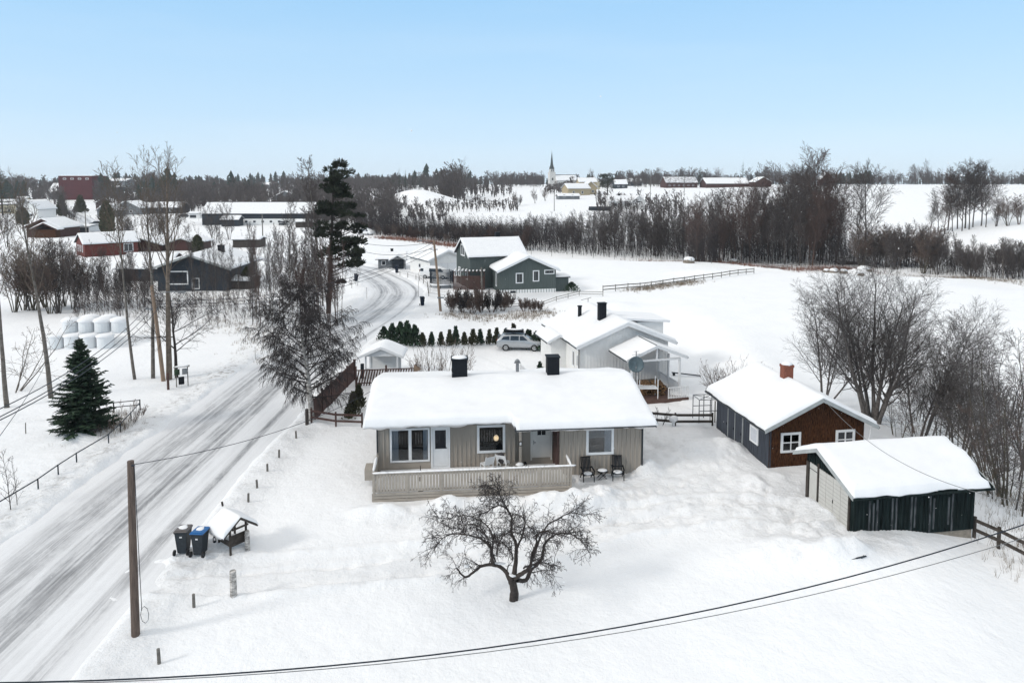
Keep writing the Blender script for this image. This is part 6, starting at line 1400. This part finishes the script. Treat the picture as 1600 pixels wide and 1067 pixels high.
QTh=Qd(seg=[7,5,4,2],kids=[11,6,4],start=[.2,.15,.15],ang=[36,38,36],ratio=[.38,.48,.6],rmin=.0055,side=[5,3,3,3],wob=[.1,.18,.22,.25],trop=[.03,.05,.02,0])
th=[tree('thicket_tree','proto','tree',(0,0,0),QTh,6,.05,720+i,(['alder_bark','bark_olive','alder_bark'][i],['alder_twig','alder_twig','twig_shrub'][i]),stems=[4,5,4][i],spread=.3,base_r=.5) for i in range(3)]
k=0
for i in range(24):
    px=rnd.uniform(1400,1660);Y=rnd.uniform(35.5,56);b=atz(px,Y)
    if px<1560 and Y<39.5: Y=rnd.uniform(40,56);b=atz(px,Y)
    top=np.interp(px,[1395,1450,1500,1560,1600,1660],[620,590,560,540,520,500])+rnd.uniform(-10,50);hh=max(3.5,H+(288-top)*Y/1064.-b[2])
    o=th[i] if i<3 else copytree(th[i%3])
    s=hh/6;o.location=b;o.scale=(s,s,s);o.rotation_euler=(0,0,rnd.uniform(0,6.28));o['label']='bare many-stemmed tree in the thicket on the stream bank beyond the garage';o['group']='bare thicket beyond the garage'
for i,(px,py,hh,lab) in enumerate([(1592,800,6.5,'olive-brown bare tree right of the garage at the picture edge'),(1570,770,5.5,'bare tree just behind the right garage eave')]):
    b=G(px,py);o=copytree(th[1],b,rnd.uniform(0,360),lab);s=hh/6;o.scale=(s,s,s);del o['group']
# --- far named trees
for i,(px,Y,Hh,Rb,lab) in enumerate([(614,430,15,3.2,'leftmost'),(624,440,18,3.6,'second'),(634,436,17,3.4,'third'),(645,430,16,3.4,'fourth'),(655,446,15,3.,'rightmost')]): midspruce('dark spruce in the clump left of the snow mound, '+lab,px,Y,Hh,Rb,801+i)
for i,(px,Y,Hh,Rb,lab) in enumerate([(1160,560,20,5.,'broad dark spruce above the red-brown crest barn'),(1094,575,17,6,'dark rounded evergreen right of the grey barn'),(197,420,21,4.,'dark spruce above the middle aspen of the left trio'),(250,420,17,4.,'dark spruce behind the thick pale trunk'),(320,400,13,4.5,'single dark spruce in the brown wood above the long barn'),(1507,520,15,4,'dark spruce in the crest trees at the far right'),(2,330,24,7,'big dark pine at the upper left picture edge'),(216,430,15,4,'second dark spruce right of the first in the left wood')]): midspruce(lab,px,Y,Hh,Rb,820+i)
def cr2(g): return (g.uniform(-4.5,4.5),g.uniform(-4,4),g.uniform(6,15),g.uniform(1.2,2.2))
x,y,z=at(949,309);pine('pine_tree','dark spreading pine on the hill in front of the grey snow-roofed barn',(x,y,z),13.5,402,46,lambda g:(g.uniform(-4.5,4.),g.uniform(-3,3),g.uniform(5,13.5),g.uniform(1.,1.7)),r=.4)
for i,(px,py,top,lab) in enumerate([(836,318,295,'round bare tree right of the left field strip below the church'),(852,314,294,'second round bare tree below the church'),(803,322,300,'small round bare tree on the middle field edge'),(812,321,305,'smallest round bare tree on the middle field edge'),(926,292,265,'bare tree on the horizon right of the yellow houses'),(1123,289,262,'round bare tree on the horizon above the red-brown barn')]):
    x,y,z=at(px,py);put(('multi',i%4),x,y,(py-top)*y/1064.,lab,None,wide=1.)
for i in range(26):
    px=rnd.uniform(-20,560);Y=rnd.uniform(160,330);x=(px-800)/F*Y;top=rnd.uniform(296,322)
    put([('multi',3),('slim',0),('wide',0),('multi',0)][i%4],x,Y,max(4,min(11,(H+(288-top)*Y/1064.)-float(z0(x,Y)))),'bare garden tree among the snowy village houses at the left','bare trees among the village houses',wide=.9)
# --- woodland masses (uncountable far woods)
def wood(name,label,regs,seed,conf=False):
    g=random.Random(seed);V=[];Fc=[]
    rs=np.random.RandomState(seed)
    for (p0,p1,Y0,Y1,n,h0,h1,blades) in regs:
        for i in range(n):
            px=g.uniform(p0,p1);Y=g.uniform(Y0,Y1);x=(px-800)/F*Y;z=float(z0(x,Y));h=g.uniform(h0,h1)*(1+.35*math.sin(px*.045+Y*.01)*math.sin(px*.013+2))*g.uniform(.55,1.15)
            if conf:
                a0=g.uniform(0,6);
                for l in range(6):
                    zz=z+h*(.08+.15*l);rr=h*.27*(1-l/7.5)**.7;m_=8;o=len(V);V.append((x,Y,zz+h*.26))
                    for k in range(m_): a=a0+l+k*6.283/m_;q=rr*g.uniform(.65,1.2);V.append((x+q*math.cos(a),Y+q*math.sin(a),zz+g.uniform(-.03,.03)*h))
                    Fc+=[(o,o+1+k,o+1+(k+1)%m_) for k in range(m_)]
            else:
                o=len(V);w=.09+.006*h
                V+=[(x-w,Y,z),(x+w,Y,z),(x,Y,z+h),(x,Y-w,z),(x,Y+w,z)];Fc+=[(o,o+1,o+2),(o+3,o+4,o+2)]
                R_=h*g.uniform(.16,.26)
                for k in range(blades):
                    u=g.uniform(.15,1.);a=g.uniform(0,6.28);rr=R_*math.sqrt(max(.05,1-((u-.58)/.5)**2));bz=z+h*u*.86;l=rr*g.uniform(.6,1.1);ex,ey=x+math.cos(a)*l,Y+math.sin(a)*l*.9;ez=bz+l*g.uniform(.5,1.3);q=rr*g.uniform(0,.5);o=len(V);ww=Y*.00030+.03
                    sx,sy=x+math.cos(a)*q,Y+math.sin(a)*q;V+=[(sx,sy,bz),(ex-ww,ey,ez),(ex+ww,ey+ww,ez+.3)];Fc.append((o,o+1,o+2))
    o=npmesh(name,np.array(V),np.array(Fc),'far_needle' if conf else 'far_twig');tag(o,label,kind='stuff');return o
wood('bare_woodland','far bare grey-brown woods along the horizon and hillsides',[
 (-60,340,560,760,420,10,15,46),(150,560,330,480,560,9,14,46),(-60,100,400,520,130,9,14,46),(300,620,480,720,420,9,14,40),(480,620,230,330,230,7,11,46),
 (560,800,520,760,300,9,14,40),(560,720,360,420,60,8,13,46),(690,720,350,420,34,11,15,60),(700,735,350,420,34,12,17,60),(735,800,400,470,44,5,9,40),(600,700,250,330,100,4,8,36),(700,810,290,340,90,2,5,26),
 (790,850,620,760,90,9,14,40),(850,900,430,480,40,5,9,40),(895,1060,640,780,190,8,15,44),(925,1060,560,620,60,8,13,44),(1060,1300,620,760,260,9,17,44),(1290,1420,700,1000,150,8,13,36),(1420,1660,560,700,260,7,15,44),(930,1000,290,330,30,4,8,36),(1000,1080,260,330,40,6,11,40)],51)
wood('conifer_woodland','far dark conifer woods along the horizon',[(-80,600,740,1000,260,9,14,0),(540,880,820,1100,170,8,13,0),(880,1300,900,1200,160,8,13,0),(1290,1360,800,900,120,12,15,0),(1360,1660,900,1300,110,8,12,0),(160,420,470,560,26,12,17,0),(560,700,620,720,30,12,16,0),(-80,40,420,520,24,14,20,0)],52,True)
def thicket(name,label,n,seed,p0=560,p1=1660,hk=1.,dmax=26):
    g=random.Random(seed);V=[];Fc=[]
    for i in range(n):
        px=g.uniform(p0,p1);x,y,_=flat_at(px);dd=g.uniform(0,dmax)*(.5 if px>1330 else 1);k=(y+dd)/y;x*=k;y+=dd;z=float(z0(x,y));h=hk*g.uniform(1.5,5.)*(1.3 if 1090<px<1310 else (.8 if px>1430 else 1))
        lx,ly=g.uniform(-.15,.15)*h,g.uniform(-.15,.15)*h;w=.018+y*.00012;o=len(V);V+=[(x-w,y,z-.1),(x+w,y,z-.1),(x+lx,y+ly,z+h),(x,y-w,z-.1),(x,y+w,z-.1)];Fc+=[(o,o+1,o+2),(o+3,o+4,o+2)]
        for q in range(int(8+h*3)):
            u=g.uniform(.2,1);a=g.uniform(0,6.28);l=h*.16*g.uniform(.5,1.3)*(1.2-u*.6);p=(x+lx*u,y+ly*u,z+h*u);o=len(V);ww=.012+y*.00005
            V+=[p,(p[0]+math.cos(a)*l-ww,p[1]+math.sin(a)*l,p[2]+l*1.1),(p[0]+math.cos(a)*l+ww,p[1]+math.sin(a)*l,p[2]+l*1.1+.05)];Fc.append((o,o+1,o+2))
    o=npmesh(name,np.array(V),np.array(Fc),'twig_dark');tag(o,label,kind='stuff')
thicket('stream_undergrowth','dense bare saplings and undergrowth along the stream belt',2600,55)
thicket('alder_scrub','dense grey-brown alder scrub filling the stream belt behind the blue-grey house',1500,56,555,850,1.35,30)
thicket('belt_scrub','grey-brown twiggy scrub between the tall trees of the stream belt',1500,58,850,1330,1.7,34)
def scrub(name,label,regs,seed,m='far_twig'):
    g=random.Random(seed);V=[];Fc=[]
    for (p0,p1,q0,q1,n,h0,h1) in regs:
        for i in range(n):
            px=g.uniform(p0,p1);py=g.uniform(q0,q1);D=(H-1.)*1064/(py-288);x=(px-800)/F*D;y=D;z=float(z0(x,y));h=g.uniform(h0,h1)*g.uniform(.6,1.2)
            if abs(x+18.5)<6 and y<100: continue
            for st in range(g.randint(1,4)):
                lx,ly=g.uniform(-.3,.3)*h,g.uniform(-.3,.3)*h;w=.010+y*.00009;o=len(V);V+=[(x-w,y,z-.1),(x+w,y,z-.1),(x+lx,y+ly,z+h),(x,y-w,z-.1),(x,y+w,z-.1)];Fc+=[(o,o+1,o+2),(o+3,o+4,o+2)]
                for q in range(int(7+h*3)):
                    u=g.uniform(.2,1);a=g.uniform(0,6.28);l=h*.2*g.uniform(.5,1.3)*(1.2-u*.6);p=(x+lx*u,y+ly*u,z+h*u);o=len(V);ww=.008+y*.00005
                    V+=[p,(p[0]+math.cos(a)*l-ww,p[1]+math.sin(a)*l,p[2]+l*1.1),(p[0]+math.cos(a)*l+ww,p[1]+math.sin(a)*l,p[2]+l*1.1+.05)];Fc.append((o,o+1,o+2))
    o=npmesh(name,np.array(V),np.array(Fc),m);tag(o,label,kind='stuff')
scrub('village_scrub','loose grey scrub and saplings between the snowy village houses on the left',[(110,250,455,492,100,2.,4.),(240,420,462,500,110,1.,3.2),(380,560,395,480,90,1.5,4.),(0,300,400,440,80,1.,3.),(300,520,362,400,80,1.2,3.2),(0,560,336,362,70,1.5,3.5)],57)
# --- dry grass and brush along edges (stuff)
def grass(name,label,lines,seed,m='dry_grass'):
    g=random.Random(seed);V=[];Fc=[]
    for pts,n,wd,h0,h1 in lines:
        P=[at(*p) for p in pts]
        for i in range(n):
            t=g.random()*(len(P)-1);k=int(t);f=t-k;x=P[k][0]+(P[k+1][0]-P[k][0])*f+g.gauss(0,wd);y=P[k][1]+(P[k+1][1]-P[k][1])*f+g.gauss(0,wd);z=float(z0(x,y))
            for q in range(5):
                a=g.uniform(0,6.28);h=g.uniform(h0,h1);b=g.uniform(.1,.5)*h;w=.006+y*.00008;o=len(V);xx=x+g.gauss(0,.12);yy=y+g.gauss(0,.12)
                V+=[(xx-w,yy,z-.02),(xx+w,yy,z-.02),(xx+b*math.cos(a),yy+b*math.sin(a),z+h)];Fc.append((o,o+1,o+2))
    o=npmesh(name,np.array(V),np.array(Fc),m);tag(o,label,kind='stuff')
grass('dry_grass','dry grass stalks poking through the snow',[([(330,500),(400,520),(420,560)],260,1.4,.12,.4),([(690,492),(800,495),(860,490)],500,1.,.15,.45),([(980,455),(1040,447),(1090,440)],500,1.,.2,.6),([(1560,760),(1600,800),(1640,900)],400,1.2,.2,.6),([(180,655),(170,675)],160,.8,.2,.6),([(120,690),(170,680)],60,.5,.1,.3),([(1430,432),(1600,443)],500,2.,.2,.6),([(250,470),(400,470)],260,3,.2,.6)],61)
grass('rusty_brush','rust-brown brush and brash along the foot of the stream belt',[([(590,372),(700,384),(760,390)],1100,1.6,.3,1.3),([(1180,418),(1300,421),(1345,426)],900,2.2,.3,1.2),([(1000,408),(1180,417)],500,2.,.2,.8)],62,'rust_brush')
# --- rocks/wood pile and bridge at the right of the belt
x,y,z=at(1347,416);t=E_('foot_bridge','dark plank bridge with railing over the stream right of the high belt','bridge',(x,y+4,z-.3),-8)
m=MB();m.box(-4.,4.,0,2.4,.5,.75);m.build('bridge_deck','dark_wood',t);m=MB()
for k in range(5): m.box(-4+k*2-.08,-4+k*2+.08,-.1,.06,.2,1.8)
m.box(-4.,4.,-.06,.02,1.65,1.8);m.box(-4,4,-.06,.02,1.15,1.25);m.build('bridge_railing','dark_wood',t);MB().box(-3.,3.4,.2,2.2,-2.,.5).build('under_deck_shade','unlit_black',t)  # last box is a near-black block standing in for shade below the bridge
for i,(px,py,r,lab) in enumerate([(1291,426,.7,'leftmost'),(1303,427,1.,'second'),(1318,428,.8,'third'),(1349,427,1.6,'largest'),(1345,431,.6,'small one in front of the largest'),(1077,411,1.2,'alone below the middle belt'),(1146,411,1.,'alone below the high belt')]):
    x,y,z=at(px,py);t=E_('boulder','snow-capped boulder by the right field, '+lab,'boulder',(x,y,z));MB().blob((0,0,.2),(r,r*.8,r*.75),9,6,i,.2).build('rock','stone',t);MB().blob((0,0,.2+r*.5),(r*.9,r*.75,r*.42),10,6,i+5,.12).build('snow_cap','roof_snow',t,smooth=True)
# ---------------------------------------------------------------- falling snow
g=random.Random(77);m=MB()
for i in range(2600):
    Y=4+56*g.random()**.6;px=g.uniform(-60,1660);py=g.uniform(120,1090);d=ray(px,py);t_=Y/d[1];p=(d[0]*t_,Y,H+d[2]*t_)
    if p[2]<zf(p[0],p[1])+.3: continue
    r=g.uniform(.005,.011)
    o=len(m.v);m.v+=[(p[0]+r,p[1],p[2]),(p[0]-r,p[1],p[2]),(p[0],p[1]+r,p[2]),(p[0],p[1]-r,p[2]),(p[0],p[1],p[2]+r),(p[0],p[1],p[2]-r)];m.f+=[(o+a,o+b,o+c) for a,b,c in ((0,2,4),(2,1,4),(1,3,4),(3,0,4),(2,0,5),(1,2,5),(3,1,5),(0,3,5))]
tag(m.build('falling_snow','roof_snow',smooth=True),'snowflakes drifting through the air',kind='stuff')
# ---------------------------------------------------------------- haze
hz=MB();hz.box(-1500,1500,-60,1450,-7,46);o=hz.build('haze','roof_snow');o.data.materials.clear();tag(o,'thin pale winter haze',kind='stuff')
hm=bpy.data.materials.new('haze_air');hm.use_nodes=True;nt=hm.node_tree;nt.nodes.clear();ou=nd(nt,'ShaderNodeOutputMaterial');pv=nd(nt,'ShaderNodeVolumePrincipled');pv.inputs['Color'].default_value=(.9,.94,1,1);pv.inputs['Density'].default_value=.00017;pv.inputs['Anisotropy'].default_value=.2
nt.links.new(pv.outputs[0],ou.inputs['Volume']);o.data.materials.append(hm)
# ---------------------------------------------------------------- world + sun
w=bpy.data.worlds.new('World');sc.world=w;w.use_nodes=True;nt=w.node_tree;nt.nodes.clear();L=nt.links.new
ou=nd(nt,'ShaderNodeOutputWorld');bg=nd(nt,'ShaderNodeBackground',Strength=.1);sk=nd(nt,'ShaderNodeTexSky',sky_type='NISHITA')
SE,SR=30.,-118.
sk.sun_disc=False;sk.sun_elevation=R(SE);sk.sun_rotation=R(SR);sk.air_density=1.;sk.dust_density=.6;sk.ozone_density=1.5
tc=nd(nt,'ShaderNodeTexCoord');sp=nd(nt,'ShaderNodeSeparateXYZ');L(tc.outputs['Generated'],sp.inputs[0])
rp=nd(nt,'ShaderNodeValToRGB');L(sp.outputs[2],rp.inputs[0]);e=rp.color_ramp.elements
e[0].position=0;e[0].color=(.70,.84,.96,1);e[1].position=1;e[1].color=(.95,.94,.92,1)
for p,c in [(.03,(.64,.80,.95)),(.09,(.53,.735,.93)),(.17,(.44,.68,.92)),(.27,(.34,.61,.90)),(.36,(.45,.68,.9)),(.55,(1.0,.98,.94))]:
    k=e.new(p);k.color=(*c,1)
# high thin cloud veil
mpn=nd(nt,'ShaderNodeMapping');mpn.inputs['Scale'].default_value=(1.2,1.2,9.);L(tc.outputs['Generated'],mpn.inputs[0])
cn=nd(nt,'ShaderNodeTexNoise',Scale=1.6,Detail=6.);L(mpn.outputs[0],cn.inputs['Vector'])
cr=nd(nt,'ShaderNodeValToRGB');L(cn.outputs['Fac'],cr.inputs[0]);cr.color_ramp.elements[0].position=.48;cr.color_ramp.elements[1].position=.8;cr.color_ramp.elements[1].color=(.16,.16,.16,1)
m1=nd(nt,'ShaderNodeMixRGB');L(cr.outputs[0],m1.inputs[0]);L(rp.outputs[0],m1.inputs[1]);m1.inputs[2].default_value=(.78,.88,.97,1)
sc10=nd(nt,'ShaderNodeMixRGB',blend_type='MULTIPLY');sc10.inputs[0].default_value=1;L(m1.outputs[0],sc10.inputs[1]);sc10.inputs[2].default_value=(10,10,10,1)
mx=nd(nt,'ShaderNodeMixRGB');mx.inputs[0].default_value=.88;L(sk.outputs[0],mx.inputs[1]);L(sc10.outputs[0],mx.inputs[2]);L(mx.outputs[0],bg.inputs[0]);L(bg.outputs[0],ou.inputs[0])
sl=bpy.data.lights.new('sun','SUN');sl.energy=1.5;sl.angle=R(10);sl.color=(1,.95,.88);so=bpy.data.objects.new('sun',sl);col.objects.link(so)
az_=R(SR);el=R(SE);dv=Vector((math.sin(az_)*math.cos(el),math.cos(az_)*math.cos(el)*-1*-1,math.sin(el)))
dv=Vector((math.sin(az_)*math.cos(el),math.cos(az_)*math.cos(el),math.sin(el)))
so.rotation_euler=dv.to_track_quat('Z','Y').to_euler();so.location=(0,0,60)
vs=sc.view_settings;vs.view_transform='Standard';vs.look='None';vs.exposure=.21;vs.gamma=1
sc.cycles.transparent_max_bounces=16;sc.cycles.max_bounces=6;sc.cycles.diffuse_bounces=3;sc.cycles.volume_bounces=0
